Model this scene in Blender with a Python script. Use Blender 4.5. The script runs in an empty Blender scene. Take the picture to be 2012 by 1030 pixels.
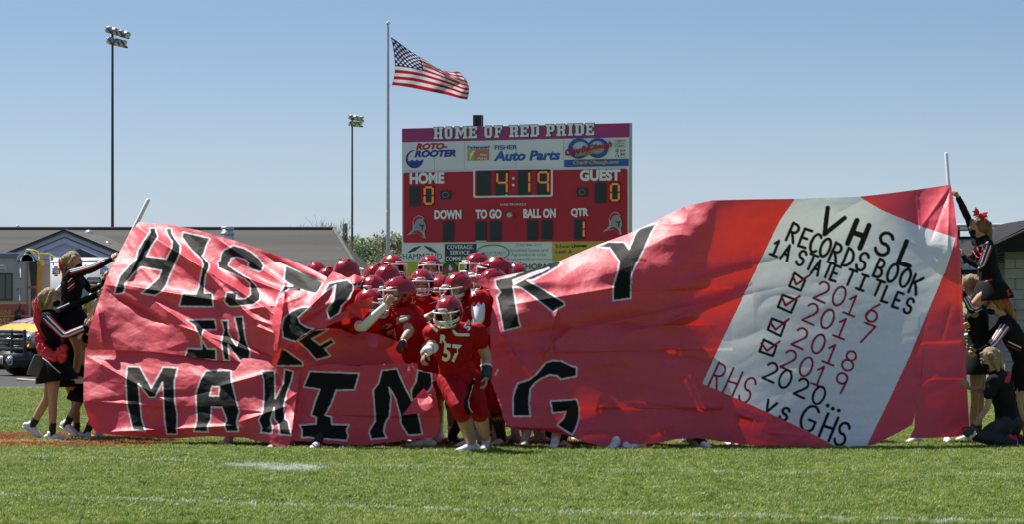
import bpy, bmesh, math, random
import numpy as np
from mathutils import Vector, Matrix, Quaternion, noise as mnoise
from mathutils.bvhtree import BVHTree
random.seed(7)
RNG = np.random.default_rng(11)
SC = bpy.context.scene
COL = SC.collection

# ------------------------------------------------------------ camera
FPX, CX, HY, CAMZ = 6732.0, 1006.0, 600.0, 1.5
cam_d = bpy.data.cameras.new('camera')
cam = bpy.data.objects.new('camera', cam_d)
COL.objects.link(cam)
cam.location = (0, 0, CAMZ)
cam.rotation_euler = (math.radians(90), 0, 0)
cam_d.sensor_width = 36
cam_d.lens = FPX / 2012 * 36
cam_d.shift_y = (HY - 515) / 2012
cam_d.clip_start = 0.5
cam_d.clip_end = 6000
SC.camera = cam

# ------------------------------------------------------------ world, sun, exposure
SUN = Vector((-0.41, 0.37, 0.835)).normalized()        # towards the sun: high, from the left and a little behind the banner
SUN_EL = math.asin(SUN.z)
SUN_AZ = math.atan2(SUN.x, SUN.y)
world = bpy.data.worlds.new('World')
SC.world = world
world.use_nodes = True
wn, wl = world.node_tree.nodes, world.node_tree.links
wn.clear()
w_out = wn.new('ShaderNodeOutputWorld')
w_bg = wn.new('ShaderNodeBackground')
w_sky = wn.new('ShaderNodeTexSky')
w_sky.sky_type = 'NISHITA'
w_sky.sun_disc = False
w_sky.sun_elevation = SUN_EL
w_sky.sun_rotation = SUN_AZ
w_sky.air_density = 1.25
w_sky.dust_density = 0.55
w_sky.ozone_density = 2.0
w_bg.inputs['Strength'].default_value = 0.055
w_tc = wn.new('ShaderNodeTexCoord')
w_map = wn.new('ShaderNodeMapping')
w_map.vector_type = 'POINT'
w_map.inputs['Scale'].default_value = (1, 1, 2.9)
w_map.inputs['Location'].default_value = (0, 0, .04)      # a clear sky that deepens quickly above the horizon
wl.new(w_tc.outputs['Generated'], w_map.inputs['Vector'])
wl.new(w_map.outputs[0], w_sky.inputs['Vector'])
# thin high haze lying low all round the horizon
w_m2 = wn.new('ShaderNodeMapping'); w_m2.inputs['Scale'].default_value = (9, 9, 60)
w_no = wn.new('ShaderNodeTexNoise'); w_no.inputs['Scale'].default_value = 1.0; w_no.inputs['Detail'].default_value = 5
w_sp = wn.new('ShaderNodeSeparateXYZ'); w_el = wn.new('ShaderNodeMapRange'); w_el.inputs[1].default_value = .085; w_el.inputs[2].default_value = .012; w_el.interpolation_type = 'SMOOTHSTEP'
w_nr = wn.new('ShaderNodeMapRange'); w_nr.inputs[1].default_value = .35; w_nr.inputs[2].default_value = .75; w_nr.inputs[3].default_value = .30; w_nr.inputs[4].default_value = .85
w_mu = wn.new('ShaderNodeMath'); w_mu.operation = 'MULTIPLY'
w_mx = wn.new('ShaderNodeMix'); w_mx.data_type = 'RGBA'; w_mx.inputs[7].default_value = (5.2, 5.75, 6.9, 1)
wl.new(w_tc.outputs['Generated'], w_m2.inputs['Vector']); wl.new(w_m2.outputs[0], w_no.inputs['Vector']); wl.new(w_tc.outputs['Generated'], w_sp.inputs[0])
wl.new(w_sp.outputs[2], w_el.inputs[0]); wl.new(w_no.outputs['Fac'], w_nr.inputs[0]); wl.new(w_el.outputs[0], w_mu.inputs[0]); wl.new(w_nr.outputs[0], w_mu.inputs[1])
wl.new(w_mu.outputs[0], w_mx.inputs[0]); wl.new(w_sky.outputs[0], w_mx.inputs[6])
wl.new(w_mx.outputs[2], w_bg.inputs['Color'])
wl.new(w_bg.outputs[0], w_out.inputs['Surface'])
sun_d = bpy.data.lights.new('sun', 'SUN')
sun_d.energy = 4.7
sun_d.angle = math.radians(0.5)
sun_d.color = (1.0, 0.95, 0.88)
sun_o = bpy.data.objects.new('sun', sun_d)
COL.objects.link(sun_o)
sun_o.rotation_euler = (-SUN).to_track_quat('-Z', 'Y').to_euler()
SC.view_settings.view_transform = 'Standard'
SC.view_settings.look = 'None'
SC.view_settings.exposure = 0.90
SC.view_settings.gamma = 1.0
SC.cycles.max_bounces = 6
SC.cycles.transparent_max_bounces = 8

# ------------------------------------------------------------ helpers
def P(px, py, d):
    return Vector(((px - CX) * d / FPX, d, CAMZ - (py - HY) * d / FPX))
def gd(py):
    return FPX * CAMZ / (py - HY)
def s2l(c):
    return tuple(((x / 255) / 12.92 if x / 255 <= .04045 else ((x / 255 + .055) / 1.055) ** 2.4) for x in c)

MATS = {}
def mat(name, col, rough=.6, metal=0., spec=.5, var=0., vscale=3., bump=0., bscale=60., trans=0., tcol=None, emit=0., coat=0.,
        stretch=None, col2=None):
    if name in MATS: return MATS[name]
    m = bpy.data.materials.new(name); m.use_nodes = True
    nt = m.node_tree; N, L = nt.nodes, nt.links
    b = N['Principled BSDF']
    b.inputs['Roughness'].default_value = rough
    b.inputs['Metallic'].default_value = metal
    b.inputs['Specular IOR Level'].default_value = spec
    b.inputs['Coat Weight'].default_value = coat
    b.inputs['Coat Roughness'].default_value = .06
    c = tuple(col) + (1,)
    b.inputs['Base Color'].default_value = c
    tc = N.new('ShaderNodeTexCoord')
    src = tc.outputs['Object']
    if stretch:
        mp = N.new('ShaderNodeMapping'); mp.inputs['Scale'].default_value = stretch
        L.new(src, mp.inputs[0]); src = mp.outputs[0]
    if var > 0:
        n = N.new('ShaderNodeTexNoise'); n.inputs['Scale'].default_value = vscale; n.inputs['Detail'].default_value = 5
        L.new(src, n.inputs['Vector'])
        r = N.new('ShaderNodeMapRange'); r.inputs[1].default_value = .3; r.inputs[2].default_value = .7
        L.new(n.outputs['Fac'], r.inputs[0])
        mx = N.new('ShaderNodeMix'); mx.data_type = 'RGBA'
        a = tuple(x * (1 - var) for x in col) + (1,)
        bb = (tuple(col2) if col2 else tuple(min(1, x * (1 + var)) for x in col)) + (1,)
        mx.inputs[6].default_value = a; mx.inputs[7].default_value = bb
        L.new(r.outputs[0], mx.inputs[0]); L.new(mx.outputs[2], b.inputs['Base Color'])
    if bump > 0:
        n = N.new('ShaderNodeTexNoise'); n.inputs['Scale'].default_value = bscale; n.inputs['Detail'].default_value = 4
        L.new(src, n.inputs['Vector'])
        bp = N.new('ShaderNodeBump'); bp.inputs['Strength'].default_value = bump; bp.inputs['Distance'].default_value = .02
        L.new(n.outputs['Fac'], bp.inputs['Height']); L.new(bp.outputs[0], b.inputs['Normal'])
    if emit > 0:
        b.inputs['Emission Color'].default_value = c; b.inputs['Emission Strength'].default_value = emit
    if trans > 0:
        t = N.new('ShaderNodeBsdfTranslucent'); t.inputs[0].default_value = tuple(tcol or col) + (1,)
        ms = N.new('ShaderNodeMixShader'); ms.inputs[0].default_value = trans
        o = N['Material Output']
        L.new(b.outputs[0], ms.inputs[1]); L.new(t.outputs[0], ms.inputs[2]); L.new(ms.outputs[0], o.inputs[0])
    MATS[name] = m
    return m

def link(o, parent=None):
    COL.objects.link(o)
    if parent is not None: o.parent = parent
    return o
def tag(o, label=None, cat=None, group=None, kind=None):
    if label: o['label'] = label
    if cat: o['category'] = cat
    if group: o['group'] = group
    if kind: o['kind'] = kind
    return o
def empty(name, loc=(0, 0, 0), label=None, cat=None, group=None):
    o = bpy.data.objects.new(name, None); o.location = loc
    o.empty_display_size = .1
    COL.objects.link(o)
    return tag(o, label, cat, group)

def root_loc(p):
    loc = Vector((0, 0, 0))
    while p is not None:
        loc = loc + Vector(p.location); p = p.parent
    return loc

class G:
    """collects shapes in world coordinates and links them as one mesh object"""
    def __init__(s): s.v = []; s.f = []
    def add(s, v, f):
        k = len(s.v); s.v += [tuple(x) for x in v]; s.f += [tuple(i + k for i in q) for q in f]; return s
    def box(s, c, size, rot=None, taper=1.0):
        hx, hy, hz = size[0] / 2, size[1] / 2, size[2] / 2
        R = rot if rot is not None else Matrix.Identity(3)
        vs = []
        for z in (-1, 1):
            t = taper if z > 0 else 1
            for x, y in ((-1, -1), (1, -1), (1, 1), (-1, 1)):
                vs.append(Vector(c) + R @ Vector((x * hx * t, y * hy * t, z * hz)))
        return s.add(vs, [(0, 3, 2, 1), (4, 5, 6, 7), (0, 1, 5, 4), (1, 2, 6, 5), (2, 3, 7, 6), (3, 0, 4, 7)])
    def bbox(s, c, size, rot=None, bev=.01):
        """bevelled box"""
        bm = bmesh.new(); bmesh.ops.create_cube(bm, size=1)
        for v in bm.verts: v.co = Vector((v.co.x * size[0], v.co.y * size[1], v.co.z * size[2]))
        bmesh.ops.bevel(bm, geom=bm.edges[:], offset=bev, segments=2, affect='EDGES')
        R = rot if rot is not None else Matrix.Identity(3)
        bm.verts.ensure_lookup_table()
        vs = [Vector(c) + R @ v.co for v in bm.verts]; fs = [[v.index for v in f.verts] for f in bm.faces]
        bm.free(); return s.add(vs, fs)
    def tube(s, pts, rad, n=10, cap=True, side=None):
        pts = [Vector(p) for p in pts]
        if not isinstance(rad, (list, tuple)): rad = [rad] * len(pts)
        rad = [(r, r) if not isinstance(r, (list, tuple)) else r for r in rad]
        m = len(pts)
        T = []
        for i in range(m):
            a = pts[max(0, i - 1)]; b = pts[min(m - 1, i + 1)]
            t = (b - a)
            T.append(t.normalized() if t.length > 1e-9 else Vector((0, 0, 1)))
        if side is not None: u = Vector(side)
        else:
            u = Vector((1, 0, 0)) if abs(T[0].x) < .8 else Vector((0, 1, 0))
        rings = []
        def ring(c, u_, w_, ra, rb):
            return [c + u_ * (ra * math.cos(2 * math.pi * k / n)) + w_ * (rb * math.sin(2 * math.pi * k / n)) for k in range(n)]
        for i in range(m):
            if side is not None: u = Vector(side)
            u = (u - T[i] * u.dot(T[i]))
            if u.length < 1e-6: u = T[i].orthogonal()
            u.normalize(); w = T[i].cross(u)
            ra, rb = rad[i]; rm = min(ra, rb)
            if i == 0 and cap:
                rings.append(ring(pts[0] - T[0] * rm * .9, u, w, ra * .4, rb * .4)); rings.append(ring(pts[0] - T[0] * rm * .55, u, w, ra * .82, rb * .82))
            rings.append(ring(pts[i], u, w, ra, rb))
            if i == m - 1 and cap:
                rings.append(ring(pts[i] + T[i] * rm * .55, u, w, ra * .82, rb * .82)); rings.append(ring(pts[i] + T[i] * rm * .9, u, w, ra * .4, rb * .4))
        vs = [v for r in rings for v in r]; fs = []
        for i in range(len(rings) - 1):
            for k in range(n):
                a = i * n + k; b = i * n + (k + 1) % n
                fs.append((a, b, b + n, a + n))
        fs.append(tuple(range(n - 1, -1, -1))); fs.append(tuple(range((len(rings) - 1) * n, len(rings) * n)))
        return s.add(vs, fs)
    def ball(s, c, r, R=None, nu=16, nv=10):
        if not isinstance(r, (list, tuple)): r = (r, r, r)
        R = R if R is not None else Matrix.Identity(3)
        vs = [Vector(c) + R @ Vector((0, 0, r[2]))]
        for j in range(1, nv):
            a = math.pi * j / nv
            for i in range(nu):
                b = 2 * math.pi * i / nu
                vs.append(Vector(c) + R @ Vector((r[0] * math.sin(a) * math.cos(b), r[1] * math.sin(a) * math.sin(b), r[2] * math.cos(a))))
        vs.append(Vector(c) + R @ Vector((0, 0, -r[2])))
        fs = []
        for i in range(nu):
            fs.append((0, 1 + i, 1 + (i + 1) % nu))
            for j in range(nv - 2):
                a = 1 + j * nu + i; b = 1 + j * nu + (i + 1) % nu
                fs.append((a, a + nu, b + nu, b))
            k = 1 + (nv - 2) * nu
            fs.append((k + i, len(vs) - 1, k + (i + 1) % nu))
        return s.add(vs, fs)
    def poly(s, pts):
        return s.add(pts, [tuple(range(len(pts)))])
    def prism(s, pts, off):
        """closed prism: polygon pts swept by vector off"""
        n = len(pts); off = Vector(off)
        vs = [Vector(p) for p in pts] + [Vector(p) + off for p in pts]
        fs = [tuple(range(n - 1, -1, -1)), tuple(range(n, 2 * n))] + [(i, (i + 1) % n, n + (i + 1) % n, n + i) for i in range(n)]
        return s.add(vs, fs)
    def mesh(s, name, origin=(0, 0, 0)):
        me = bpy.data.meshes.new(name)
        o = Vector(origin)
        me.from_pydata([(x - o.x, y - o.y, z - o.z) for x, y, z in s.v], [], s.f)
        return me
    def obj(s, name, m, parent=None, smooth=True, voxel=None, wrinkle=0., wfreq=9., iters=2, at=None):
        origin = root_loc(parent) if at is None else Vector(at)
        if at is not None and parent is not None: origin = origin
        me = s.mesh(name, origin)
        if voxel: me = remesh(me, voxel, iters)
        if wrinkle: crumple(me, wrinkle, wfreq)
        if smooth:
            me.polygons.foreach_set('use_smooth', [True] * len(me.polygons))
        me.materials.append(m)
        o = bpy.data.objects.new(name, me)
        if at is not None and parent is not None: o.location = Vector(at) - root_loc(parent)
        elif at is not None: o.location = at
        link(o, parent)
        return o

def remesh(me, voxel, iters=2):
    o = bpy.data.objects.new('tmp', me); COL.objects.link(o)
    md = o.modifiers.new('r', 'REMESH'); md.mode = 'VOXEL'; md.voxel_size = voxel
    if iters:
        sm = o.modifiers.new('s', 'SMOOTH'); sm.factor = .6; sm.iterations = iters
    dg = bpy.context.evaluated_depsgraph_get()
    r = bpy.data.meshes.new_from_object(o.evaluated_get(dg))
    nm = me.name
    bpy.data.objects.remove(o); bpy.data.meshes.remove(me)
    r.name = nm
    return r
def crumple(me, amp, freq):
    me.update()
    off = Vector((random.random() * 50, random.random() * 50, random.random() * 50))
    n = len(me.vertices)
    co = np.empty(n * 3); me.vertices.foreach_get('co', co); co = co.reshape(-1, 3)
    no = np.empty(n * 3); me.vertices.foreach_get('normal', no); no = no.reshape(-1, 3)
    h = np.array([abs(mnoise.noise(Vector((c[0] * freq, c[1] * freq, c[2] * freq * .6)) + off)) +
                  .4 * mnoise.noise(Vector((c[0] * freq * 2.6, c[1] * freq * 2.6, c[2] * freq * 1.8)) + off) for c in co])
    co += no * ((h - .25) * amp)[:, None]
    me.vertices.foreach_set('co', co.ravel()); me.update()

def text_geo(body, bold=0., shear=0., space=1., res=4):
    """flat text outline: vertices normalised so that the bounding box is 0..1 x 0..1, plus faces and aspect"""
    c = bpy.data.curves.new('t', 'FONT'); c.body = body; c.size = 1; c.offset = bold; c.shear = shear; c.space_character = space
    c.resolution_u = res; c.fill_mode = 'FRONT'
    o = bpy.data.objects.new('t', c); COL.objects.link(o)
    dg = bpy.context.evaluated_depsgraph_get()
    me = bpy.data.meshes.new_from_object(o.evaluated_get(dg))
    v = np.array([tuple(x.co)[:2] for x in me.vertices]); f = [tuple(p.vertices) for p in me.polygons]
    bpy.data.objects.remove(o); bpy.data.curves.remove(c); bpy.data.meshes.remove(me)
    mn, mx = v.min(0), v.max(0)
    return (v - mn) / (mx - mn), f, (mx - mn)
def copy_tree(o, parent=None):
    c = o.copy(); COL.objects.link(c)
    if parent is not None: c.parent = parent
    for ch in list(o.children): copy_tree(ch, c)
    return c

# --- 2-D noise for sheets and surfaces
def vnoise(x, y, seed):
    r = np.random.default_rng(seed); T = r.random((256, 256)) * 2 - 1
    xi = np.floor(x).astype(int); yi = np.floor(y).astype(int); fx = x - xi; fy = y - yi
    fx = fx * fx * fx * (fx * (fx * 6 - 15) + 10); fy = fy * fy * fy * (fy * (fy * 6 - 15) + 10)
    a = T[xi & 255, yi & 255]; b = T[(xi + 1) & 255, yi & 255]; c = T[xi & 255, (yi + 1) & 255]; d = T[(xi + 1) & 255, (yi + 1) & 255]
    return (a * (1 - fx) + b * fx) * (1 - fy) + (c * (1 - fx) + d * fx) * fy
def facet(x, y, ang, sx, sy, seed, warp=.25):
    """paper crumple: planar triangles meeting in straight sharp creases"""
    a = math.radians(ang); u = (x * math.cos(a) + y * math.sin(a)) / sx; v = (-x * math.sin(a) + y * math.cos(a)) / sy
    u = u + warp * vnoise(u * .8 + 9, v * .8, seed + 70); v = v + warp * vnoise(u * .8, v * .8 + 5, seed + 71)
    r = np.random.default_rng(seed); T = r.random((128, 128)) * 2 - 1
    s = (u + v) * .36602540378; p = u + s; q = v + s
    i = np.floor(p).astype(int); j = np.floor(q).astype(int); fp_, fq = p - i, q - j
    A = T[i & 127, j & 127]; D = T[(i + 1) & 127, (j + 1) & 127]; B = T[(i + 1) & 127, j & 127]; C = T[i & 127, (j + 1) & 127]
    return np.where(fp_ > fq, A + (B - A) * fp_ + (D - B) * fq, A + (C - A) * fq + (D - C) * fp_)
def tps(pts):
    """thin-plate surface through (px, py, value)"""
    p = np.array(pts, float); X = p[:, :2] / 100; v = p[:, 2]
    n = len(X)
    def U(r2): return np.where(r2 > 0, .5 * r2 * np.log(np.maximum(r2, 1e-12)), 0)
    K = U(((X[:, None] - X[None]) ** 2).sum(-1)) + np.eye(n) * .02
    A = np.zeros((n + 3, n + 3)); A[:n, :n] = K; A[:n, n] = 1; A[:n, n + 1:] = X; A[n, :n] = 1; A[n + 1:, :n] = X.T
    w = np.linalg.solve(A, np.concatenate([v, np.zeros(3)]))
    def f(x, y):
        x = np.asarray(x, float) / 100; y = np.asarray(y, float) / 100
        out = w[n] + w[n + 1] * x + w[n + 2] * y
        for i in range(n):
            out = out + w[i] * U((x - X[i, 0]) ** 2 + (y - X[i, 1]) ** 2)
        return out
    return f
def inside(x, y, poly):
    r = np.zeros(x.shape, bool); n = len(poly)
    for i in range(n):
        x1, y1 = poly[i]; x2, y2 = poly[(i + 1) % n]
        if y1 == y2: continue
        c = ((y1 > y) != (y2 > y)) & (x < (x2 - x1) * (y - y1) / (y2 - y1) + x1)
        r ^= c
    return r
def seg_dist(x, y, pl, closed=False):
    d = np.full(x.shape, 1e9); n = len(pl)
    for i in range(n if closed else n - 1):
        x1, y1 = pl[i]; x2, y2 = pl[(i + 1) % n]
        dx, dy = x2 - x1, y2 - y1; L2 = dx * dx + dy * dy + 1e-9
        t = np.clip(((x - x1) * dx + (y - y1) * dy) / L2, 0, 1)
        d = np.minimum(d, (x - x1 - t * dx) ** 2 + (y - y1 - t * dy) ** 2)
    return np.sqrt(d)
# ============================================================ ground
def nd(N, t, **k):
    n = N.new(t)
    for a, b in k.items(): setattr(n, a, b)
    return n
def math_n(N, L, op, a, b=None, c=None, clamp=False):
    n = N.new('ShaderNodeMath'); n.operation = op; n.use_clamp = clamp
    for i, s in enumerate((a, b, c)):
        if s is None: continue
        if isinstance(s, (int, float)): n.inputs[i].default_value = s
        else: L.new(s, n.inputs[i])
    return n.outputs[0]

def ground_poly(pix):
    return [(P(x, y, gd(y)).x, gd(y)) for x, y in pix]
LINE_A = ground_poly([(-60, 977), (0, 979), (160, 986), (350, 993), (700, 1004), (877, 1011), (1100, 1014), (1300, 1018), (1500, 1021), (1870, 1030), (2100, 1036)])
LINE_B = ground_poly([(150, 905), (230, 908), (460, 916), (700, 921), (922, 925), (1066, 930), (1300, 932), (1671, 936), (2012, 940), (2100, 941)])
LINE_C = ground_poly([(-100, 829), (0, 829), (165, 826), (700, 822)])

def quad_fit(line):
    a = np.array(line); return np.polyfit(a[:, 0], a[:, 1], 2)

def grass_mat(name, blade):
    m = bpy.data.materials.new(name); m.use_nodes = True
    N, L = m.node_tree.nodes, m.node_tree.links
    b = N['Principled BSDF']; out = N['Material Output']
    geo = N.new('ShaderNodeNewGeometry')
    sep = N.new('ShaderNodeSeparateXYZ'); L.new(geo.outputs['Position'], sep.inputs[0])
    X, Y = sep.outputs[0], sep.outputs[1]
    flat = N.new('ShaderNodeCombineXYZ'); L.new(X, flat.inputs[0]); L.new(Y, flat.inputs[1])
    def noise_of(scale, detail=3, sx=1., sy=1., off=0.):
        mp = N.new('ShaderNodeMapping'); mp.inputs['Scale'].default_value = (sx, sy, 1); mp.inputs['Location'].default_value = (off, off, 0)
        L.new(flat.outputs[0], mp.inputs[0])
        n = N.new('ShaderNodeTexNoise'); n.inputs['Scale'].default_value = scale; n.inputs['Detail'].default_value = detail
        L.new(mp.outputs[0], n.inputs['Vector']); return n.outputs['Fac']
    def mix(fac, a, bcol):
        mx = N.new('ShaderNodeMix'); mx.data_type = 'RGBA'
        if isinstance(fac, float): mx.inputs[0].default_value = fac
        else: L.new(fac, mx.inputs[0])
        for k, s in ((6, a), (7, bcol)):
            if isinstance(s, tuple): mx.inputs[k].default_value = s + (1,)
            else: L.new(s, mx.inputs[k])
        return mx.outputs[2]
    def ramp(v, lo, hi):
        r = N.new('ShaderNodeMapRange'); r.inputs[1].default_value = lo; r.inputs[2].default_value = hi
        r.interpolation_type = 'SMOOTHSTEP'; L.new(v, r.inputs[0]); return r.outputs[0]
    big = ramp(noise_of(.9, 3, .6, 1.0), .35, .65)
    mid = ramp(noise_of(5.5, 4), .3, .7)
    fine = ramp(noise_of(38, 3, off=3.), .3, .7)
    c = mix(big, (.118, .200, .020), (.190, .268, .036))
    c = mix(math_n(N, L, 'MULTIPLY', mid, .7), c, (.32, .36, .095))
    c = mix(math_n(N, L, 'MULTIPLY', ramp(noise_of(2.3, 3, .7, 1.6, off=9.), .48, .66), .6), c, (.050, .125, .012))
    if blade:
        oi = N.new('ShaderNodeObjectInfo')
        c = mix(math_n(N, L, 'MULTIPLY', ramp(oi.outputs['Random'], .72, 1.), .6), c, (.36, .38, .13))
        c = mix(math_n(N, L, 'MULTIPLY', ramp(oi.outputs['Random'], .3, 0.), .5), c, (.08, .14, .022))
    else:
        c = mix(math_n(N, L, 'MULTIPLY', fine, .5), c, (.07, .10, .02))
    # paint on the turf --------------------------------------------------
    edge = noise_of(30, 4, off=5.)
    worn = ramp(noise_of(9, 4, off=1.), .25, .6)
    def line_mask(line, hw):
        q = quad_fit(line)
        f = math_n(N, L, 'ADD', math_n(N, L, 'MULTIPLY', math_n(N, L, 'ADD', math_n(N, L, 'MULTIPLY', X, float(q[0])), float(q[1])), X), float(q[2]))
        d = math_n(N, L, 'ABSOLUTE', math_n(N, L, 'SUBTRACT', Y, f))
        d = math_n(N, L, 'ADD', d, math_n(N, L, 'MULTIPLY', math_n(N, L, 'SUBTRACT', edge, .5), hw * 1.6))
        return ramp(d, hw, hw * .35)
    mA = math_n(N, L, 'MULTIPLY', line_mask(LINE_A, .078), worn)
    mB = math_n(N, L, 'MULTIPLY', line_mask(LINE_B, .065), ramp(noise_of(1.6, 4, off=4.), .3, .6))
    mB = math_n(N, L, 'MULTIPLY', mB, .8)
    mC = math_n(N, L, 'MULTIPLY', line_mask(LINE_C, .22), .45)
    white = math_n(N, L, 'MAXIMUM', math_n(N, L, 'MAXIMUM', mA, mB), mC)
    # faded numeral: two overlapping patches
    def ell(cx, cy, rx, ry):
        a = math_n(N, L, 'DIVIDE', math_n(N, L, 'SUBTRACT', X, cx), rx); bq = math_n(N, L, 'DIVIDE', math_n(N, L, 'SUBTRACT', Y, cy), ry)
        r = math_n(N, L, 'SQRT', math_n(N, L, 'ADD', math_n(N, L, 'MULTIPLY', a, a), math_n(N, L, 'MULTIPLY', bq, bq)))
        return math_n(N, L, 'ADD', r, math_n(N, L, 'MULTIPLY', math_n(N, L, 'SUBTRACT', edge, .5), 1.1))
    pa = P(490, 922, gd(922)); pb = P(575, 926, gd(926))
    e1 = ramp(ell(pa.x, pa.y + .15, .40, .42), 1.0, .4); e2 = ramp(ell(pb.x, pb.y, .42, .75), 1.0, .35)
    white = math_n(N, L, 'MAXIMUM', white, math_n(N, L, 'MULTIPLY', math_n(N, L, 'MAXIMUM', e1, e2), .8))
    # red painted band and gold edge: a wide painted arc
    pr = P(120, 869, gd(869))
    r0 = math_n(N, L, 'ADD', Y, math_n(N, L, 'MULTIPLY', math_n(N, L, 'SUBTRACT', edge, .5), .45))
    near = math_n(N, L, 'ADD', math_n(N, L, 'MULTIPLY', X, 0.02), 35.85)
    hasr = ramp(math_n(N, L, 'SUBTRACT', r0, near), -.06, .08)
    farr = ramp(math_n(N, L, 'SUBTRACT', r0, 39.4), .1, -.1)
    # a bare green tongue between two red bands
    tong = ramp(math_n(N, L, 'ABSOLUTE', math_n(N, L, 'SUBTRACT', r0, 37.55)), .62, .45)
    tongx = ramp(X, -3.3, -3.9)
    red = math_n(N, L, 'MULTIPLY', hasr, farr)
    red = math_n(N, L, 'MULTIPLY', red, math_n(N, L, 'SUBTRACT', 1., math_n(N, L, 'MULTIPLY', tong, ramp(X, -5.6, -5.1)), clamp=True))
    red = math_n(N, L, 'MULTIPLY', red, math_n(N, L, 'MAXIMUM', ramp(math_n(N, L, 'ADD', X, math_n(N, L, 'MULTIPLY', edge, .9)), -3.0, -3.5), math_n(N, L, 'MULTIPLY', math_n(N, L, 'MULTIPLY', ramp(X, -2.2, -1.), ramp(X, 1.6, .8)), ramp(noise_of(4, 2, off=6.), .45, .62))))
    red = math_n(N, L, 'MULTIPLY', red, math_n(N, L, 'MULTIPLY_ADD', worn, .5, .22))
    gold = math_n(N, L, 'MULTIPLY', ramp(math_n(N, L, 'ABSOLUTE', math_n(N, L, 'SUBTRACT', r0, 36.95)), .30, .12), ramp(X, -4.55, -5.0))
    c = mix(red, c, (.36, .020, .016))
    c = mix(math_n(N, L, 'MULTIPLY', gold, .75), c, (.5, .33, .12))
    c = mix(math_n(N, L, 'MULTIPLY', white, .8), c, (.62, .66, .66))
    L.new(c, b.inputs['Base Color'])
    b.inputs['Roughness'].default_value = .55 if blade else .9
    b.inputs['Specular IOR Level'].default_value = .35 if blade else .1
    if blade:
        t = N.new('ShaderNodeBsdfTranslucent'); L.new(c, t.inputs[0])
        ms = N.new('ShaderNodeMixShader'); ms.inputs[0].default_value = .35
        L.new(b.outputs[0], ms.inputs[1]); L.new(t.outputs[0], ms.inputs[2]); L.new(ms.outputs[0], out.inputs[0])
    else:
        bp = N.new('ShaderNodeBump'); bp.inputs['Strength'].default_value = .8; bp.inputs['Distance'].default_value = .03
        L.new(noise_of(55, 3), bp.inputs['Height']); L.new(bp.outputs[0], b.inputs['Normal'])
    return m
M_TURF = grass_mat('turf_soil', False)
M_BLADE = grass_mat('turf_blade', True)
g = G(); g.poly([(-1500, -60, 0), (1500, -60, 0), (1500, 3000, 0), (-1500, 3000, 0)])
o = g.obj('ground', M_TURF, smooth=False); tag(o, kind='structure')

# grass blades: a patch of turf as geometry-node instances of a few clumps
def clump(seed):
    r = random.Random(seed); q = G()
    for i in range(16):
        a = r.random() * 6.283; d = r.random() ** .6 * .05
        bx, by = math.cos(a) * d, math.sin(a) * d
        h = .018 + r.random() * .022; w = .0022 + r.random() * .0018
        la = r.random() * 6.283; ln = h * (.25 + r.random() * .8)
        tx, ty = bx + math.cos(la) * ln, by + math.sin(la) * ln
        wx, wy = -math.sin(la) * w, math.cos(la) * w
        mx_, my_ = (bx * .62 + tx * .38), (by * .62 + ty * .38)
        q.add([(bx - wx, by - wy, -.004), (bx + wx, by + wy, -.004), (mx_ + wx * .8, my_ + wy * .8, h * .62), (mx_ - wx * .8, my_ - wy * .8, h * .62), (tx, ty, h)],
              [(0, 1, 2, 3), (3, 2, 4)])
    me = q.mesh('grass_clump'); me.materials.append(M_BLADE); return me
clumps = bpy.data.collections.new('grass_clumps')
for i in range(5):
    co_ = bpy.data.objects.new('grass_clump', clump(i)); clumps.objects.link(co_)
gq = G(); y0, y1 = 23.0, 61.0
gq.poly([(-.152 * y0 - .5, y0, .002), (.152 * y0 + .5, y0, .002), (.152 * y1 + .5, y1, .002), (-.152 * y1 - .5, y1, .002)])
go = gq.obj('grass', M_TURF, smooth=False)
tag(go, kind='stuff')
nt = bpy.data.node_groups.new('grass_scatter', 'GeometryNodeTree')
nt.interface.new_socket('Geometry', in_out='INPUT', socket_type='NodeSocketGeometry')
nt.interface.new_socket('Geometry', in_out='OUTPUT', socket_type='NodeSocketGeometry')
GN, GL = nt.nodes, nt.links
gi = GN.new('NodeGroupInput'); gout = GN.new('NodeGroupOutput')
dp = GN.new('GeometryNodeDistributePointsOnFaces'); dp.inputs['Density'].default_value = 400.
ci = GN.new('GeometryNodeCollectionInfo'); ci.inputs['Collection'].default_value = clumps
ci.inputs['Separate Children'].default_value = True; ci.inputs['Reset Children'].default_value = True
ip = GN.new('GeometryNodeInstanceOnPoints'); ip.inputs['Pick Instance'].default_value = True
rv = GN.new('FunctionNodeRandomValue'); rv.data_type = 'FLOAT_VECTOR'; rv.inputs[1].default_value = (.2, .2, 6.283); rv.inputs[0].default_value = (-.2, -.2, 0)
rs = GN.new('FunctionNodeRandomValue'); rs.data_type = 'FLOAT'; rs.inputs[2].default_value = .75; rs.inputs[3].default_value = 1.35
GL.new(gi.outputs[0], dp.inputs['Mesh']); GL.new(dp.outputs['Points'], ip.inputs['Points'])
GL.new(ci.outputs[0], ip.inputs['Instance']); GL.new(rv.outputs[0], ip.inputs['Rotation']); GL.new(rs.outputs[1], ip.inputs['Scale'])
GL.new(ip.outputs[0], gout.inputs[0])
md = go.modifiers.new('scatter', 'NODES'); md.node_group = nt

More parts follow.
